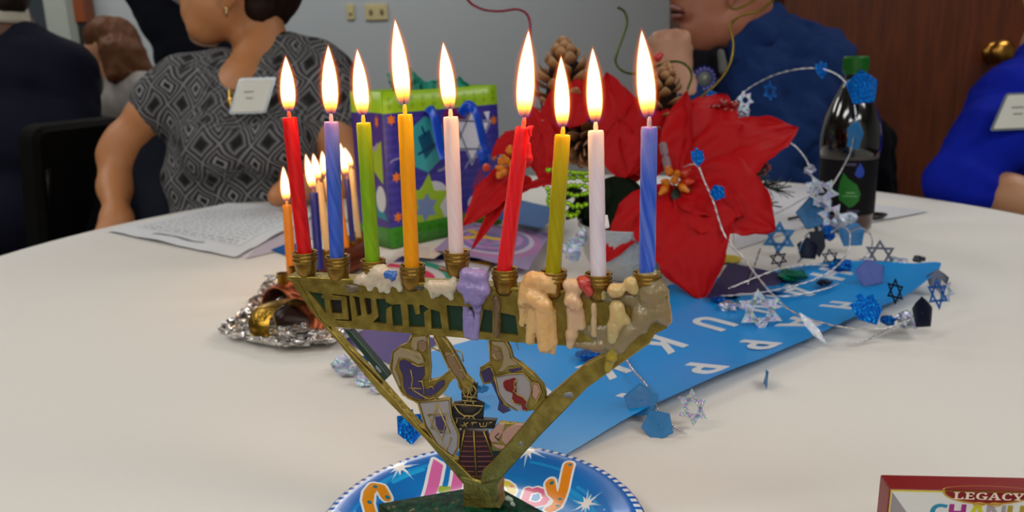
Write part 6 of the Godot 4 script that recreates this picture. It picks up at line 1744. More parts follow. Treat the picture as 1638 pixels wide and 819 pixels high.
func build_garland() -> void:
	var root := thing("star_garland", "silver wire garland of blue and holographic foil stars winding from flowers over runner", "garland")
	var holo_ramp := ramp([Color(0.75, 0.72, 0.78), Color(0.95, 0.95, 0.97), Color(0.85, 0.62, 0.86), Color(0.60, 0.78, 0.95), Color(0.55, 0.92, 0.80), Color(0.98, 0.92, 0.66), Color(0.98, 0.78, 0.72), Color(0.8, 0.8, 0.85)], [0.0, 0.2, 0.38, 0.5, 0.6, 0.72, 0.85, 1.0])
	var facet := noise_tex(0.10, true, 256, null, 10.0, FastNoiseLite.TYPE_CELLULAR, 7)
	var silver := mat(Color(1, 1, 1), 0.16, 0.92, {"albedo_texture": noise_tex(0.05, false, 256, holo_ramp, 1.0, FastNoiseLite.TYPE_CELLULAR, 2), "uv1_triplanar": true, "uv1_scale": Vector3(26, 26, 26), "normal_enabled": true, "normal_texture": facet, "normal_scale": 0.8})
	var blue := mat(Color(0.0, 0.43, 0.68), 0.4, 0.0, {"normal_enabled": true, "normal_texture": noise_tex(0.03, true, 128, null, 3.0), "uv1_triplanar": true, "uv1_scale": Vector3(20, 20, 20), "normal_scale": 0.3})
	var holo_blue := mat(Color(1, 1, 1), 0.15, 0.9, {"albedo_texture": noise_tex(0.07, false, 256, ramp([Color(0.0, 0.08, 0.34), Color(0.01, 0.24, 0.62), Color(0.02, 0.45, 0.80), Color(0.1, 0.7, 0.85), Color(0.45, 0.9, 0.95)], [0.0, 0.35, 0.6, 0.8, 1.0]), 1.0, FastNoiseLite.TYPE_CELLULAR, 9), "uv1_triplanar": true, "uv1_scale": Vector3(26, 26, 26), "normal_enabled": true, "normal_texture": facet, "normal_scale": 0.8})
	var holo_green := mat(Color(1, 1, 1), 0.15, 0.9, {"albedo_texture": noise_tex(0.07, false, 256, ramp([Color(0.0, 0.12, 0.2), Color(0.0, 0.4, 0.35), Color(0.1, 0.55, 0.3), Color(0.3, 0.8, 0.85)], [0.0, 0.4, 0.7, 1.0]), 1.0, FastNoiseLite.TYPE_CELLULAR, 19), "uv1_triplanar": true, "uv1_scale": Vector3(26, 26, 26), "normal_enabled": true, "normal_texture": facet, "normal_scale": 0.8})
	var navy := mat(Color(0.03, 0.07, 0.18), 0.3, 0.5)
	var lilac := mat(Color(0.30, 0.36, 0.62), 0.3, 0.6, {"normal_enabled": true, "normal_texture": facet, "uv1_triplanar": true, "uv1_scale": Vector3(26, 26, 26), "normal_scale": 0.5})
	var slate := mat(Color(0.24, 0.26, 0.32), 0.35, 0.7)
	var wire := mat(Color(0.80, 0.80, 0.82), 0.25, 0.9)
	# the wire: two strands twisted round each other
	var dz := func(p: Array) -> Vector3: return tb(p[0], p[1], p[2] - 100.0) if p[2] >= 100.0 else at(p[0], p[1], p[2])
	for path in [
		[[1094, 268, 1.03], [1104, 264, 1.015], [1116, 266, 1.005], [1126, 288, 1.0], [1142, 325, 1.0], [1160, 378, 0.995], [1194, 420, 0.97], [1230, 465, 0.93], [1270, 500, 100.014], [1330, 520, 100.016], [1390, 527, 100.018], [1432, 521, 100.02], [1462, 508, 100.022]],
		[[1162, 190, 1.13], [1172, 168, 1.14], [1200, 140, 1.17], [1248, 117, 1.2], [1300, 109, 1.22], [1338, 119, 1.22], [1360, 145, 1.22], [1369, 190, 1.21], [1362, 238, 1.19], [1348, 268, 1.17], [1335, 290, 1.16], [1318, 318, 1.15]],
		[[1258, 226, 1.14], [1272, 234, 1.14], [1290, 256, 1.14], [1300, 285, 1.14], [1306, 312, 1.14]],
		[[985, 552, 100.012], [996, 567, 100.008], [1012, 592, 100.008], [1030, 612, 100.012], [1046, 640, 100.014], [1058, 664, 100.012], [1076, 682, 100.006], [1092, 688, 100.004]],
		[[1150, 474, 100.006], [1200, 470, 100.01], [1245, 463, 100.014], [1300, 448, 100.014], [1336, 428, 100.02], [1356, 402, 100.035], [1358, 372, 100.05], [1346, 362, 100.06], [1330, 372, 100.06]],
		[[1165, 462, 100.008], [1230, 436, 100.012], [1270, 426, 100.016], [1310, 424, 100.012], [1352, 428, 100.008]],
		[[1216, 398, 100.02], [1205, 430, 100.012], [1196, 455, 100.008]],
		[[1358, 372, 100.05], [1376, 364, 100.045], [1393, 376, 100.03], [1394, 396, 100.02], [1380, 415, 100.012], [1366, 432, 100.008]],
		[[1278, 405, 100.03], [1284, 385, 100.05], [1296, 372, 100.05], [1292, 400, 100.03], [1276, 420, 100.01]],
		[[1355, 550, 100.004], [1385, 545, 100.006], [1412, 533, 100.012], [1440, 522, 100.02]],
		[[829, 560, 100.01], [826, 546, 100.02], [830, 532, 100.03]],
		[[1180, 470, 100.01], [1260, 474, 100.008], [1320, 462, 100.008], [1342, 452, 100.008]],
		[[1222, 350, 100.02], [1255, 335, 100.03], [1282, 320, 100.05], [1300, 312, 1.16]]]:
		var pts := []
		for p in path:
			pts.append(dz.call(p))
		var cv := curve(pts, 10)
		var st := begin()
		for s in 2:
			var strand := []
			for i in cv.size():
				var d: Vector3 = (cv[mini(i + 1, cv.size() - 1)] - cv[maxi(i - 1, 0)]).normalized()
				var sd := d.cross(Vector3(0.1, 1, 0.2)).normalized()
				var a := i * 1.25 + PI * s
				strand.append(cv[i] + (sd * cos(a) + sd.cross(d) * sin(a)) * 0.00075)
			tube(st, strand, 0.00075, 5)
		part("wire", fin(st), wire, root)
	# ornaments: kind, x, y, depth (or 100 + height over the table), radius in pixels, turn, tilt, material
	var items := [
		["star", 1216, 497, 0.89, 37, 0.15, 0.1, silver], ["star", 1108, 652, 100.02, 31, 0.1, 0.6, silver], ["star", 1246, 380, 1.11, 28, 0.0, 0.05, blue], ["star", 1245, 414, 1.09, 15, 0.2, 0.1, navy], ["star", 1408, 408, 1.12, 26, 0.1, 0.3, slate],
		["star", 1192, 160, 1.13, 16, 0.4, 0.5, silver], ["star", 1232, 146, 1.17, 17, 0.1, 0.8, holo_blue], ["star", 1304, 300, 1.13, 18, 0.2, 0.5, silver], ["star", 1330, 345, 1.13, 24, 0.5, 0.4, silver], ["star", 1432, 466, 100.03, 22, 0.1, 0.9, navy], ["star", 1500, 470, 100.03, 26, 0.3, 0.9, holo_blue], ["star", 1512, 466, 100.03, 20, 0.6, 0.8, silver], ["star", 1328, 412, 100.02, 15, 0.2, 0.3, navy],
		["five", 1026, 641, 100.016, 29, 0.1, 0.15, blue], ["five", 1052, 680, 100.008, 27, 0.5, 0.1, blue], ["top", 657, 684, 100.012, 28, 0.0, 0.05, holo_blue], ["five", 1302, 341, 1.14, 28, 0.3, 0.1, blue], ["five", 1367, 217, 1.195, 25, 0.9, 0.9, blue], ["five", 1380, 141, 1.215, 30, 0.2, 0.7, holo_blue], ["five", 1148, 308, 1.0, 14, 0.5, 0.5, holo_blue], ["top", 1388, 496, 100.03, 27, 0.6, 0.2, holo_blue], ["five", 1476, 501, 100.03, 27, 0.3, 1.1, navy], ["leaf", 1300, 525, 100.02, 33, 0.75, 0.1, silver], ["top", 1308, 388, 1.10, 24, 0.25, 0.9, slate], ["five", 1292, 398, 1.09, 20, 0.1, 0.7, navy], ["five", 1362, 374, 100.03, 24, 0.2, 0.6, blue], ["five", 1392, 437, 100.02, 24, 0.3, 0.3, lilac], ["five", 1225, 611, 100.004, 20, 0.2, 1.25, blue], ["top", 1314, 112, 1.22, 14, 0.2, 0.6, holo_blue], ["top", 1116, 252, 1.0, 15, 0.2, 0.5, holo_blue], ["five", 1500, 448, 100.02, 18, 0.1, 0.5, slate], ["five", 1140, 160, 1.13, 17, 0.7, 0.9, holo_blue], ["star", 1316, 308, 1.12, 26, 0.5, 0.2, silver]]
	for q in items:
		var p: Vector3 = dz.call([q[1], q[2], q[3]])
		var dpt := depth_of(p)
		var r: float = q[4] * dpt / F
		var ln := (CAM - p).normalized()
		var b := Basis.looking_at(-ln, Vector3.UP) * Basis(Vector3.RIGHT, -0.25) * Basis(Vector3.UP, q[6] * (1.0 if int(q[1]) % 2 == 0 else -1.0)) * Basis(Vector3.BACK, q[5])
		if q[3] >= 100.0:
			p.y = maxf(p.y, TY + r * 0.5)
		var st := begin(false)
		if q[0] == "star":
			for bar in star_of_david(r, r * (0.2 if q[7] == blue or q[7] == silver else 0.15)):
				extr(st, bar, -0.0002, 0.0002)
			part("foil_star", fin(st), q[7], root, Transform3D(b, p))
		elif q[0] == "five":
			# a bent five-sided foil tag
			var s2 := begin()
			grid(s2, 10, 10, func(u, v):
				var a: float = TAU * u
				var k := floorf(u * 5.0 * 0.99999)
				var c0 := Vector2(sin(TAU * k / 5), cos(TAU * k / 5))
				var c1 := Vector2(sin(TAU * (k + 1) / 5), cos(TAU * (k + 1) / 5))
				var e := c0.lerp(c1, u * 5.0 - k) * r * maxf(v, 0.001)
				return Vector3(e.x, e.y, 0.15 * r * sin(e.x / r * 2.2)), 0.0003)
			part("foil_tag", fin(s2), q[7], root, Transform3D(b, p))
		elif q[0] == "leaf":
			extr(st, PackedVector2Array([Vector2(0, -r), Vector2(0.2 * r, -0.25 * r), Vector2(0.18 * r, 0.5 * r), Vector2(0, r), Vector2(-0.2 * r, 0.4 * r), Vector2(-0.2 * r, -0.3 * r)]), -0.0002, 0.0002, 0.0, Transform3D(b, p))
			part("foil_tag", fin(st), q[7], root)
		else:
			extr(st, PackedVector2Array([Vector2(-0.75 * r, -0.3 * r), Vector2(0, -r), Vector2(0.75 * r, -0.3 * r), Vector2(0.75 * r, 0.75 * r), Vector2(0.2 * r, 0.75 * r), Vector2(0.2 * r, 1.05 * r), Vector2(-0.2 * r, 1.05 * r), Vector2(-0.2 * r, 0.75 * r), Vector2(-0.75 * r, 0.75 * r)]), -0.0002, 0.0002, 0.0, Transform3D(b, p))
			tag(part("foil_top", fin(st), q[7], root), "foil cut in the shape of a spinning top", "")
	# crumpled clusters of foil
	var nz := FastNoiseLite.new()
	nz.frequency = 90.0
	for q in [[1268, 440, 100.012, 28, holo_green, 0.4], [1345, 426, 100.012, 22, holo_blue, 0.6], [1322, 372, 1.12, 15, holo_blue, 1.0], [1452, 512, 100.014, 24, silver, 0.7], [1420, 512, 100.014, 16, holo_blue, 0.6], [1166, 490, 100.006, 20, silver, 0.5], [1150, 478, 100.006, 14, holo_blue, 0.4], [1436, 418, 100.008, 16, silver, 0.5], [1470, 414, 100.02, 14, slate, 0.5], [1240, 462, 100.008, 20, blue, 0.3], [1195, 478, 100.006, 22, blue, 0.3], [1318, 452, 100.008, 16, navy, 0.4], [558, 588, 100.006, 30, silver, 0.6], [588, 606, 100.004, 26, silver, 0.5], [604, 622, 100.003, 16, silver, 0.4], [546, 580, 100.012, 18, silver, 0.8], [583, 575, 100.014, 12, holo_blue, 0.6], [1345, 352, 1.12, 16, silver, 0.9], [1318, 322, 1.13, 15, silver, 0.9], [1362, 348, 1.13, 13, silver, 0.9], [1296, 272, 1.14, 11, silver, 0.9], [1385, 418, 100.01, 14, silver, 0.5], [940, 566, 100.008, 24, holo_blue, 0.3], [915, 400, 1.02, 18, silver, 1.4], [930, 380, 1.03, 13, silver, 1.4], [745, 615, 100.02, 12, holo_green, 1.2], [1190, 180, 1.13, 13, silver, 1.0], [770, 622, 100.012, 14, blue, 0.5]]:
		var p: Vector3 = dz.call([q[0], q[1], q[2]])
		var r: float = q[3] * depth_of(p) / F
		var sq: float = q[5]
		var st := begin(false)
		var ph := float(q[0])
		grid(st, 12, 8, func(u, v):
			var a: float = TAU * u
			var e: float = PI * (v - 0.5)
			var d := Vector3(cos(a) * cos(e), sin(e) * sq, sin(a) * cos(e))
			var s: float = r * (0.75 + 0.55 * nz.get_noise_3d(d.x * 0.012 + ph if u < 1.0 else ph + 0.012 * cos(e), d.y * 0.012, d.z * 0.012))
			var o2 := p + d * s
			o2.y = maxf(o2.y, TY + 0.0008)
			return o2)
		part("crumpled_foil", fin(st), q[4], root)

# ---------------------------------------------------------------- helpers
func at(x: float, y: float, d: float) -> Vector3:
	return CAM + cam_basis * (Vector3((x - 819.0) / F, -(y - 409.5) / F, -1.0) * d)

func tb(x: float, y: float, h := 0.0) -> Vector3:
	var r: Vector3 = cam_basis * Vector3((x - 819.0) / F, -(y - 409.5) / F, -1.0)
	return CAM + r * ((TY + h - CAM.y) / r.y)

func depth_of(p: Vector3) -> float:
	return -(cam_basis.transposed() * (p - CAM)).z

# a point of the menorah's own frame: millimetre-true place on its plane z = zo
func mp(x: float, y: float, zo := 0.0) -> Vector2:
	var inv := men_t.affine_inverse()
	var o: Vector3 = inv * CAM
	var d: Vector3 = inv.basis * (cam_basis * Vector3((x - 819.0) / F, -(y - 409.5) / F, -1.0))
	var q: Vector3 = o + d * ((zo - o.z) / d.z)
	return Vector2(q.x, q.y)

func mpl(pts: Array, ox := 0.0, oy := 0.0, sc := 1.0, zo := 0.002) -> PackedVector2Array:
	var out := PackedVector2Array()
	for i in range(0, pts.size(), 2):
		out.append(mp(ox + pts[i] / sc, oy + pts[i + 1] / sc, zo))
	return out

func numbered(called: String) -> String:
	if not used.has(called):
		used[called] = 0
		return called
	used[called] += 1
	return "%s_%03d" % [called, used[called]]

func thing(called: String, label: String, category: String, where := Vector3.ZERO, turn := 0.0, group := "") -> Node3D:
	var o := Node3D.new()
	o.name = numbered(called)
	add_child(o)
	o.position = where
	o.rotation.y = turn
	tag(o, label, category, group)
	return o

func tag(o: Node, label: String, category: String, group := "") -> Node:
	if label != "":
		o.set_meta("label", label)
	if category != "":
		o.set_meta("category", category)
	if group != "":
		o.set_meta("group", group)
	return o

func part(called: String, m: Mesh, material: Material, parent: Node = null, xf := Transform3D()) -> MeshInstance3D:
	var o := MeshInstance3D.new()
	o.mesh = m
	o.material_override = material
	o.transform = xf
	if parent == null:
		o.name = numbered(called)
		add_child(o)
	else:
		o.name = called
		parent.add_child(o, true)
	return o

func struct(called: String, m: Mesh, material: Material, xf := Transform3D()) -> MeshInstance3D:
	var o := part(called, m, material, null, xf)
	o.set_meta("kind", "structure")
	return o

func mat(c: Color, rough := 0.6, metal := 0.0, more := {}) -> StandardMaterial3D:
	var m := StandardMaterial3D.new()
	m.albedo_color = c
	m.roughness = rough
	m.metallic = metal
	if rough >= 0.7:
		m.metallic_specular = 0.25
	for k in more:
		m.set(k, more[k])
	return m

func noise_tex(freq: float, normal := false, size := 256, ramp: Gradient = null, strength := 4.0, kind := FastNoiseLite.TYPE_SIMPLEX_SMOOTH, sd := 1) -> NoiseTexture2D:
	var n := FastNoiseLite.new()
	n.noise_type = kind
	n.frequency = freq
	n.seed = sd
	n.fractal_octaves = 4
	var t := NoiseTexture2D.new()
	t.width = size
	t.height = size
	t.seamless = true
	t.noise = n
	t.as_normal_map = normal
	t.bump_strength = strength
	if ramp:
		t.color_ramp = ramp
	return t

func ramp(cols: Array, offs: Array) -> Gradient:
	var g := Gradient.new()
	g.offsets = PackedFloat32Array(offs)
	g.colors = PackedColorArray(cols)
	return g

func begin(smooth := true) -> SurfaceTool:
	var st := SurfaceTool.new()
	st.begin(Mesh.PRIMITIVE_TRIANGLES)
	st.set_smooth_group(0 if smooth else -1)
	return st

func fin(st: SurfaceTool) -> ArrayMesh:
	st.generate_normals()
	return st.commit()

# corners counter-clockwise as seen from outside
func tri(st: SurfaceTool, a: Vector3, b: Vector3, c: Vector3) -> void:
	st.add_vertex(a)
	st.add_vertex(c)
	st.add_vertex(b)

func quad(st: SurfaceTool, a: Vector3, b: Vector3, c: Vector3, d: Vector3) -> void:
	tri(st, a, b, c)
	tri(st, a, c, d)

func quad_uv(st: SurfaceTool, p: Array, u: Array) -> void:
	for i in [0, 2, 1, 0, 3, 2]:
		st.set_uv(u[i])
		st.add_vertex(p[i])

func tube(st: SurfaceTool, pts: Array, radius, n := 8, caps := true) -> void:
	var m := pts.size()
	var rings := []
	var side := Vector3.ZERO
	for i in m:
		var d: Vector3 = (pts[mini(i + 1, m - 1)] - pts[maxi(i - 1, 0)]).normalized()
		if side == Vector3.ZERO:
			side = d.cross(Vector3.UP if absf(d.y) < 0.9 else Vector3.RIGHT).normalized()
		else:
			side = (side - d * side.dot(d)).normalized()
		var up := side.cross(d)
		var r: float = radius[i] if radius is Array else radius
		var ring := []
		for k in n:
			var a := TAU * k / n
			ring.append(pts[i] + (side * cos(a) + up * sin(a)) * r)
		rings.append(ring)
	for i in m - 1:
		for k in n:
			var k2 := (k + 1) % n
			quad(st, rings[i][k2], rings[i][k], rings[i + 1][k], rings[i + 1][k2])
	if caps:
		for k in range(1, n - 1):
			tri(st, rings[0][0], rings[0][k], rings[0][k + 1])
			tri(st, rings[m - 1][0], rings[m - 1][k + 1], rings[m - 1][k])

# smooth curve through points
func curve(pts: Array, per := 6) -> Array:
	var out := []
	var n := pts.size()
	for i in n - 1:
		for k in per:
			var t := float(k) / per
			out.append(pts[i].cubic_interpolate(pts[i + 1], pts[maxi(i - 1, 0)], pts[mini(i + 2, n - 1)], t))
	out.append(pts[n - 1])
	return out

# profile of Vector2(radius, height), from the bottom up on the outside
func lathe(st: SurfaceTool, prof: Array, n := 32, xf := Transform3D(), uvs := false) -> void:
	for i in prof.size() - 1:
		for k in n:
			var a := TAU * k / n
			var b := TAU * (k + 1) / n
			var p: Vector2 = prof[i]
			var q: Vector2 = prof[i + 1]
			var v := [xf * Vector3(p.x * cos(a), p.y, -p.x * sin(a)), xf * Vector3(p.x * cos(b), p.y, -p.x * sin(b)), xf * Vector3(q.x * cos(b), q.y, -q.x * sin(b)), xf * Vector3(q.x * cos(a), q.y, -q.x * sin(a))]
			if uvs:
				var v0 := 1.0 - float(i) / (prof.size() - 1)
				var v1 := 1.0 - float(i + 1) / (prof.size() - 1)
				quad_uv(st, v, [Vector2(float(k) / n, v0), Vector2(float(k + 1) / n, v0), Vector2(float(k + 1) / n, v1), Vector2(float(k) / n, v1)])
			else:
				quad(st, v[0], v[1], v[2], v[3])

func ccw(poly: PackedVector2Array) -> PackedVector2Array:
	var p := poly.duplicate()
	if Geometry2D.is_polygon_clockwise(p):
		p.reverse()
	return p

func inset(poly: PackedVector2Array, d: float) -> PackedVector2Array:
	var out := PackedVector2Array()
	var n := poly.size()
	for i in n:
		var e0 := (poly[i] - poly[(i + n - 1) % n]).normalized()
		var e1 := (poly[(i + 1) % n] - poly[i]).normalized()
		var n0 := Vector2(-e0.y, e0.x)
		var n1 := Vector2(-e1.y, e1.x)
		var m := (n0 + n1)
		var l := maxf(m.length_squared() / 2.0, 0.35)
		out.append(poly[i] + m / l * d)
	return out

# a plate of the outline, from z0 up to z1, its front edge chamfered by bev
func extr(st: SurfaceTool, outline: PackedVector2Array, z0: float, z1: float, bev := 0.0, xf := Transform3D(), back := true) -> void:
	var p := ccw(outline)
	var n := p.size()
	var q := inset(p, bev) if bev > 0.0 else p
	var zs := z1 - bev
	for i in n:
		var j := (i + 1) % n
		quad(st, xf * Vector3(p[i].x, p[i].y, z0), xf * Vector3(p[j].x, p[j].y, z0), xf * Vector3(p[j].x, p[j].y, zs), xf * Vector3(p[i].x, p[i].y, zs))
		if bev > 0.0:
			quad(st, xf * Vector3(p[i].x, p[i].y, zs), xf * Vector3(p[j].x, p[j].y, zs), xf * Vector3(q[j].x, q[j].y, z1), xf * Vector3(q[i].x, q[i].y, z1))
	var t := Geometry2D.triangulate_polygon(q)
	if t.is_empty():
		q = p
		t = Geometry2D.triangulate_polygon(p)
	for i in range(0, t.size(), 3):
		var a := q[t[i]]
		var b := q[t[i + 1]]
		var c := q[t[i + 2]]
		if (b - a).cross(c - a) < 0.0:
			var s := b
			b = c
			c = s
		tri(st, xf * Vector3(a.x, a.y, z1), xf * Vector3(b.x, b.y, z1), xf * Vector3(c.x, c.y, z1))
		if back:
			tri(st, xf * Vector3(a.x, a.y, z0), xf * Vector3(c.x, c.y, z0), xf * Vector3(b.x, b.y, z0))

func plate_of(outline: PackedVector2Array, z0: float, z1: float, bev := 0.0, xf := Transform3D()) -> ArrayMesh:
	var st := begin(false)
	extr(st, outline, z0, z1, bev, xf)
	return fin(st)

func rounded_rect(w: float, h: float, r: float, k := 4) -> PackedVector2Array:
	var p := PackedVector2Array()
	var c := [Vector2(w / 2 - r, h / 2 - r), Vector2(-w / 2 + r, h / 2 - r), Vector2(-w / 2 + r, -h / 2 + r), Vector2(w / 2 - r, -h / 2 + r)]
	for i in 4:
		for j in k + 1:
			var a := PI / 2 * (i + float(j) / k)
			p.append(c[i] + Vector2(cos(a), sin(a)) * r)
	return p

# a box with all its long edges chamfered
func box(st: SurfaceTool, size: Vector3, centre := Vector3.ZERO, b := 0.0, basis := Basis()) -> void:
	var h := size / 2
	var xf := Transform3D(basis, centre)
	if b <= 0.0:
		extr(st, PackedVector2Array([Vector2(-h.x, -h.y), Vector2(h.x, -h.y), Vector2(h.x, h.y), Vector2(-h.x, h.y)]), -h.z, h.z, 0.0, xf)
		return
	var o := PackedVector2Array([Vector2(-h.x + b, -h.y), Vector2(h.x - b, -h.y), Vector2(h.x, -h.y + b), Vector2(h.x, h.y - b), Vector2(h.x - b, h.y), Vector2(-h.x + b, h.y), Vector2(-h.x, h.y - b), Vector2(-h.x, -h.y + b)])
	extr(st, o, 0.0, h.z, b, xf)
	extr(st, o, 0.0, h.z, b, xf * Transform3D(Basis(Vector3.UP, PI)))

func box_mesh(size: Vector3, b := 0.0) -> ArrayMesh:
	var st := begin(false)
	box(st, size, Vector3.ZERO, b)
	return fin(st)

# surface f(u, v) on a grid, with a thickness below it
func grid(st: SurfaceTool, nu: int, nv: int, f: Callable, thick := 0.0) -> void:
	var p := []
	for i in nu + 1:
		var row := []
		for j in nv + 1:
			row.append(f.call(float(i) / nu, float(j) / nv))
		p.append(row)
	var q := []
	for i in nu + 1:
		var row := []
		for j in nv + 1:
			var du: Vector3 = p[mini(i + 1, nu)][j] - p[maxi(i - 1, 0)][j]
			var dv: Vector3 = p[i][mini(j + 1, nv)] - p[i][maxi(j - 1, 0)]
			row.append(p[i][j] - du.cross(dv).normalized() * thick)
		q.append(row)
	for i in nu:
		for j in nv:
			var uv := [Vector2(float(i) / nu, float(j) / nv), Vector2(float(i + 1) / nu, float(j) / nv), Vector2(float(i + 1) / nu, float(j + 1) / nv), Vector2(float(i) / nu, float(j + 1) / nv)]
			quad_uv(st, [p[i][j], p[i + 1][j], p[i + 1][j + 1], p[i][j + 1]], uv)
			if thick > 0.0:
				quad_uv(st, [q[i][j + 1], q[i + 1][j + 1], q[i + 1][j], q[i][j]], [uv[3], uv[2], uv[1], uv[0]])
	if thick > 0.0:
		for i in nu:
			quad(st, q[i][0], q[i + 1][0], p[i + 1][0], p[i][0])
			quad(st, p[i][nv], p[i + 1][nv], q[i + 1][nv], q[i][nv])
		for j in nv:
			quad(st, p[0][j], p[0][j + 1], q[0][j + 1], q[0][j])
			quad(st, q[nu][j], q[nu][j + 1], p[nu][j + 1], p[nu][j])

# smooth union of tapered capsules [a, b, ra, rb], meshed as surface nets; bump(p) is added to the field
func blob(caps: Array, cell: float, k: float, bump = null) -> ArrayMesh:
	var lo: Vector3 = caps[0][0]
	var hi := lo
	for c in caps:
		var r: float = maxf(c[2], c[3])
		for e in [c[0], c[1]]:
			lo = lo.min(e - Vector3.ONE * r)
			hi = hi.max(e + Vector3.ONE * r)
	lo -= Vector3.ONE * cell * 3.0
	hi += Vector3.ONE * cell * 3.0
	var nx := int((hi.x - lo.x) / cell) + 1
	var ny := int((hi.y - lo.y) / cell) + 1
	var nz := int((hi.z - lo.z) / cell) + 1
	var f := PackedFloat32Array()
	f.resize(nx * ny * nz)
	f.fill(1e3)
	for c in caps:
		var a: Vector3 = c[0]
		var ab: Vector3 = c[1] - a
		var l2 := maxf(ab.length_squared(), 1e-12)
		var ra: float = c[2]
		var rd: float = c[3] - ra
		var m := maxf(c[2], c[3]) + k + cell * 2.0
		var s: Vector3 = (a.min(c[1]) - Vector3.ONE * m - lo) / cell
		var e: Vector3 = (a.max(c[1]) + Vector3.ONE * m - lo) / cell
		for z in range(maxi(int(s.z), 0), mini(int(e.z) + 2, nz)):
			for y in range(maxi(int(s.y), 0), mini(int(e.y) + 2, ny)):
				var row := (z * ny + y) * nx
				for x in range(maxi(int(s.x), 0), mini(int(e.x) + 2, nx)):
					var p := lo + Vector3(x, y, z) * cell
					var t := clampf((p - a).dot(ab) / l2, 0.0, 1.0)
					var d := p.distance_to(a + ab * t) - ra - rd * t
					var g := f[row + x]
					var h := maxf(k - absf(d - g), 0.0) / k if k > 0.0 else 0.0
					f[row + x] = minf(d, g) - h * h * k * 0.25
	if bump != null:
		for z in nz:
			for y in ny:
				for x in nx:
					var n := (z * ny + y) * nx + x
					if absf(f[n]) < cell * 3.0:
						f[n] += bump.call(lo + Vector3(x, y, z) * cell)
	var ids := {}
	var vs := PackedVector3Array()
	var ns := PackedVector3Array()
	var off := PackedInt32Array([0, 1, nx, nx + 1, nx * ny, nx * ny + 1, nx * ny + nx, nx * ny + nx + 1])
	var edges := [[0, 1], [2, 3], [4, 5], [6, 7], [0, 2], [1, 3], [4, 6], [5, 7], [0, 4], [1, 5], [2, 6], [3, 7]]
	var corner := [Vector3(0, 0, 0), Vector3(1, 0, 0), Vector3(0, 1, 0), Vector3(1, 1, 0), Vector3(0, 0, 1), Vector3(1, 0, 1), Vector3(0, 1, 1), Vector3(1, 1, 1)]
	for z in nz - 1:
		for y in ny - 1:
			var row := (z * ny + y) * nx
			for x in nx - 1:
				var n := row + x
				if absf(f[n]) > cell * 3.0:
					continue
				var inside := 0
				for i in 8:
					if f[n + off[i]] < 0.0:
						inside += 1
				if inside == 0 or inside == 8:
					continue
				var sum := Vector3.ZERO
				var cnt := 0
				for e in edges:
					var a := f[n + off[e[0]]]
					var b := f[n + off[e[1]]]
					if (a < 0.0) != (b < 0.0):
						var ca: Vector3 = corner[e[0]]
						sum += ca.lerp(corner[e[1]], a / (a - b))
						cnt += 1
				ids[n] = vs.size()
				vs.append(lo + (Vector3(x, y, z) + sum / cnt) * cell)
				var v0 := f[n]
				var v7 := f[n + off[7]]
				var gx := f[n + off[1]] + f[n + off[3]] + f[n + off[5]] + v7 - v0 - f[n + off[2]] - f[n + off[4]] - f[n + off[6]]
				var gy := f[n + off[2]] + f[n + off[3]] + f[n + off[6]] + v7 - v0 - f[n + off[1]] - f[n + off[4]] - f[n + off[5]]
				var gz := f[n + off[4]] + f[n + off[5]] + f[n + off[6]] + v7 - v0 - f[n + off[1]] - f[n + off[2]] - f[n + off[3]]
				ns.append(Vector3(gx, gy, gz).normalized())
	var ix := PackedInt32Array()
	var axes := [1, nx, nx * ny]
	for n in ids:
		var here := f[n] < 0.0
		for d in 3:
			var u: int = axes[(d + 1) % 3]
			var w: int = axes[(d + 2) % 3]
			if (f[n + axes[d]] < 0.0) == here:
				continue
			if not (ids.has(n - u) and ids.has(n - w) and ids.has(n - u - w)):
				continue
			var a: int = ids[n]
			var b: int = ids[n - u]
			var c: int = ids[n - u - w]
			var e: int = ids[n - w]
			if here:
				ix.append_array([a, c, b, a, e, c])
			else:
				ix.append_array([a, b, c, a, c, e])
	var arr := []
	arr.resize(Mesh.ARRAY_MAX)
	arr[Mesh.ARRAY_VERTEX] = vs
	arr[Mesh.ARRAY_NORMAL] = ns
	arr[Mesh.ARRAY_INDEX] = ix
	var out := ArrayMesh.new()
	out.add_surface_from_arrays(Mesh.PRIMITIVE_TRIANGLES, arr)
	return out

func cp(a: Vector3, b: Vector3, ra: float, rb: float) -> Array:
	return [a, b, ra, rb]

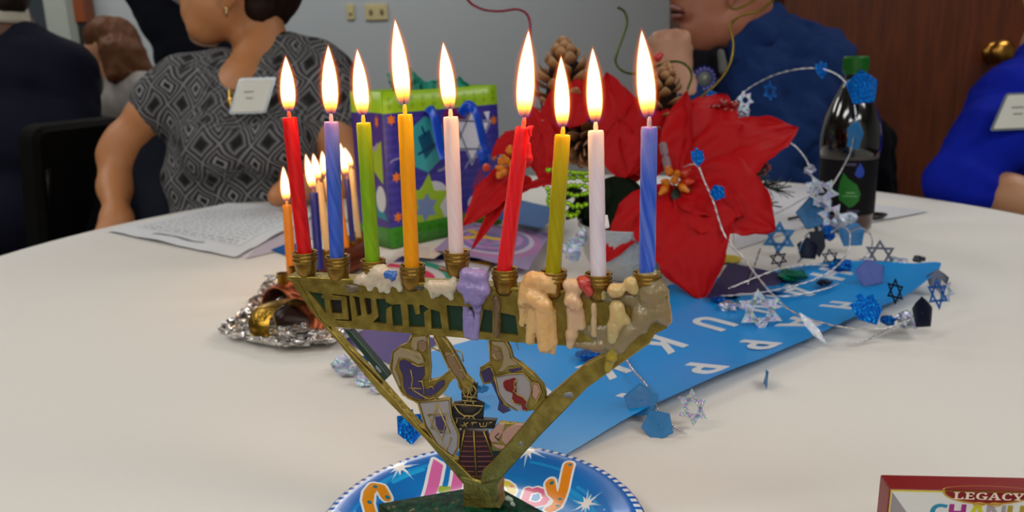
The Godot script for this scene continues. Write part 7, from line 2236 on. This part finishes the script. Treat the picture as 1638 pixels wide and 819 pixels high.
# ---------------------------------------------------------------- prints computed into images
func fill_poly(im: Image, pts: Array, col: Color) -> void:
	var lo := 1e9
	var hi := -1e9
	for p in pts:
		lo = minf(lo, p.y)
		hi = maxf(hi, p.y)
	for y in range(maxi(int(lo), 0), mini(int(hi) + 1, im.get_height())):
		var xs := []
		var yc := y + 0.5
		for i in pts.size():
			var a: Vector2 = pts[i]
			var b: Vector2 = pts[(i + 1) % pts.size()]
			if (a.y <= yc) != (b.y <= yc):
				xs.append(a.x + (yc - a.y) / (b.y - a.y) * (b.x - a.x))
		xs.sort()
		for i in range(0, xs.size() - 1, 2):
			var x0 := maxi(int(round(xs[i])), 0)
			var x1 := mini(int(round(xs[i + 1])), im.get_width())
			if x1 > x0:
				im.fill_rect(Rect2i(x0, y, x1 - x0, 1), col)

func disc(im: Image, c: Vector2, r: float, col: Color) -> void:
	var p := []
	for i in 28:
		p.append(c + Vector2(cos(TAU * i / 28), sin(TAU * i / 28)) * r)
	fill_poly(im, p, col)

func stroke(im: Image, pts: Array, r: float, col: Color, square := false) -> void:
	for i in pts.size() - 1:
		var d: Vector2 = (pts[i + 1] - pts[i]).normalized() * r
		var n := Vector2(-d.y, d.x)
		var a: Vector2 = pts[i] - (d if square else Vector2.ZERO)
		var b: Vector2 = pts[i + 1] + (d if square else Vector2.ZERO)
		fill_poly(im, [a + n, b + n, b - n, a - n], col)
	if not square:
		for p in pts:
			disc(im, p, r, col)

func star_pts(c: Vector2, r: float, inner: float, n: int, turn := 0.0) -> Array:
	var p := []
	for i in n * 2:
		var a := turn + PI * i / n
		p.append(c + Vector2(sin(a), -cos(a)) * (r if i % 2 == 0 else inner))
	return p

func arc(c: Vector2, rx: float, ry: float, a0: float, a1: float, n := 14) -> Array:
	var p := []
	for i in n + 1:
		var a := lerpf(a0, a1, float(i) / n)
		p.append(c + Vector2(cos(a) * rx, sin(a) * ry))
	return p

func tex(im: Image) -> ImageTexture:
	return ImageTexture.create_from_image(im)

func blank(w: int, h: int, c: Color) -> Image:
	var im := Image.create_empty(w, h, false, Image.FORMAT_RGB8)
	im.fill(c)
	return im
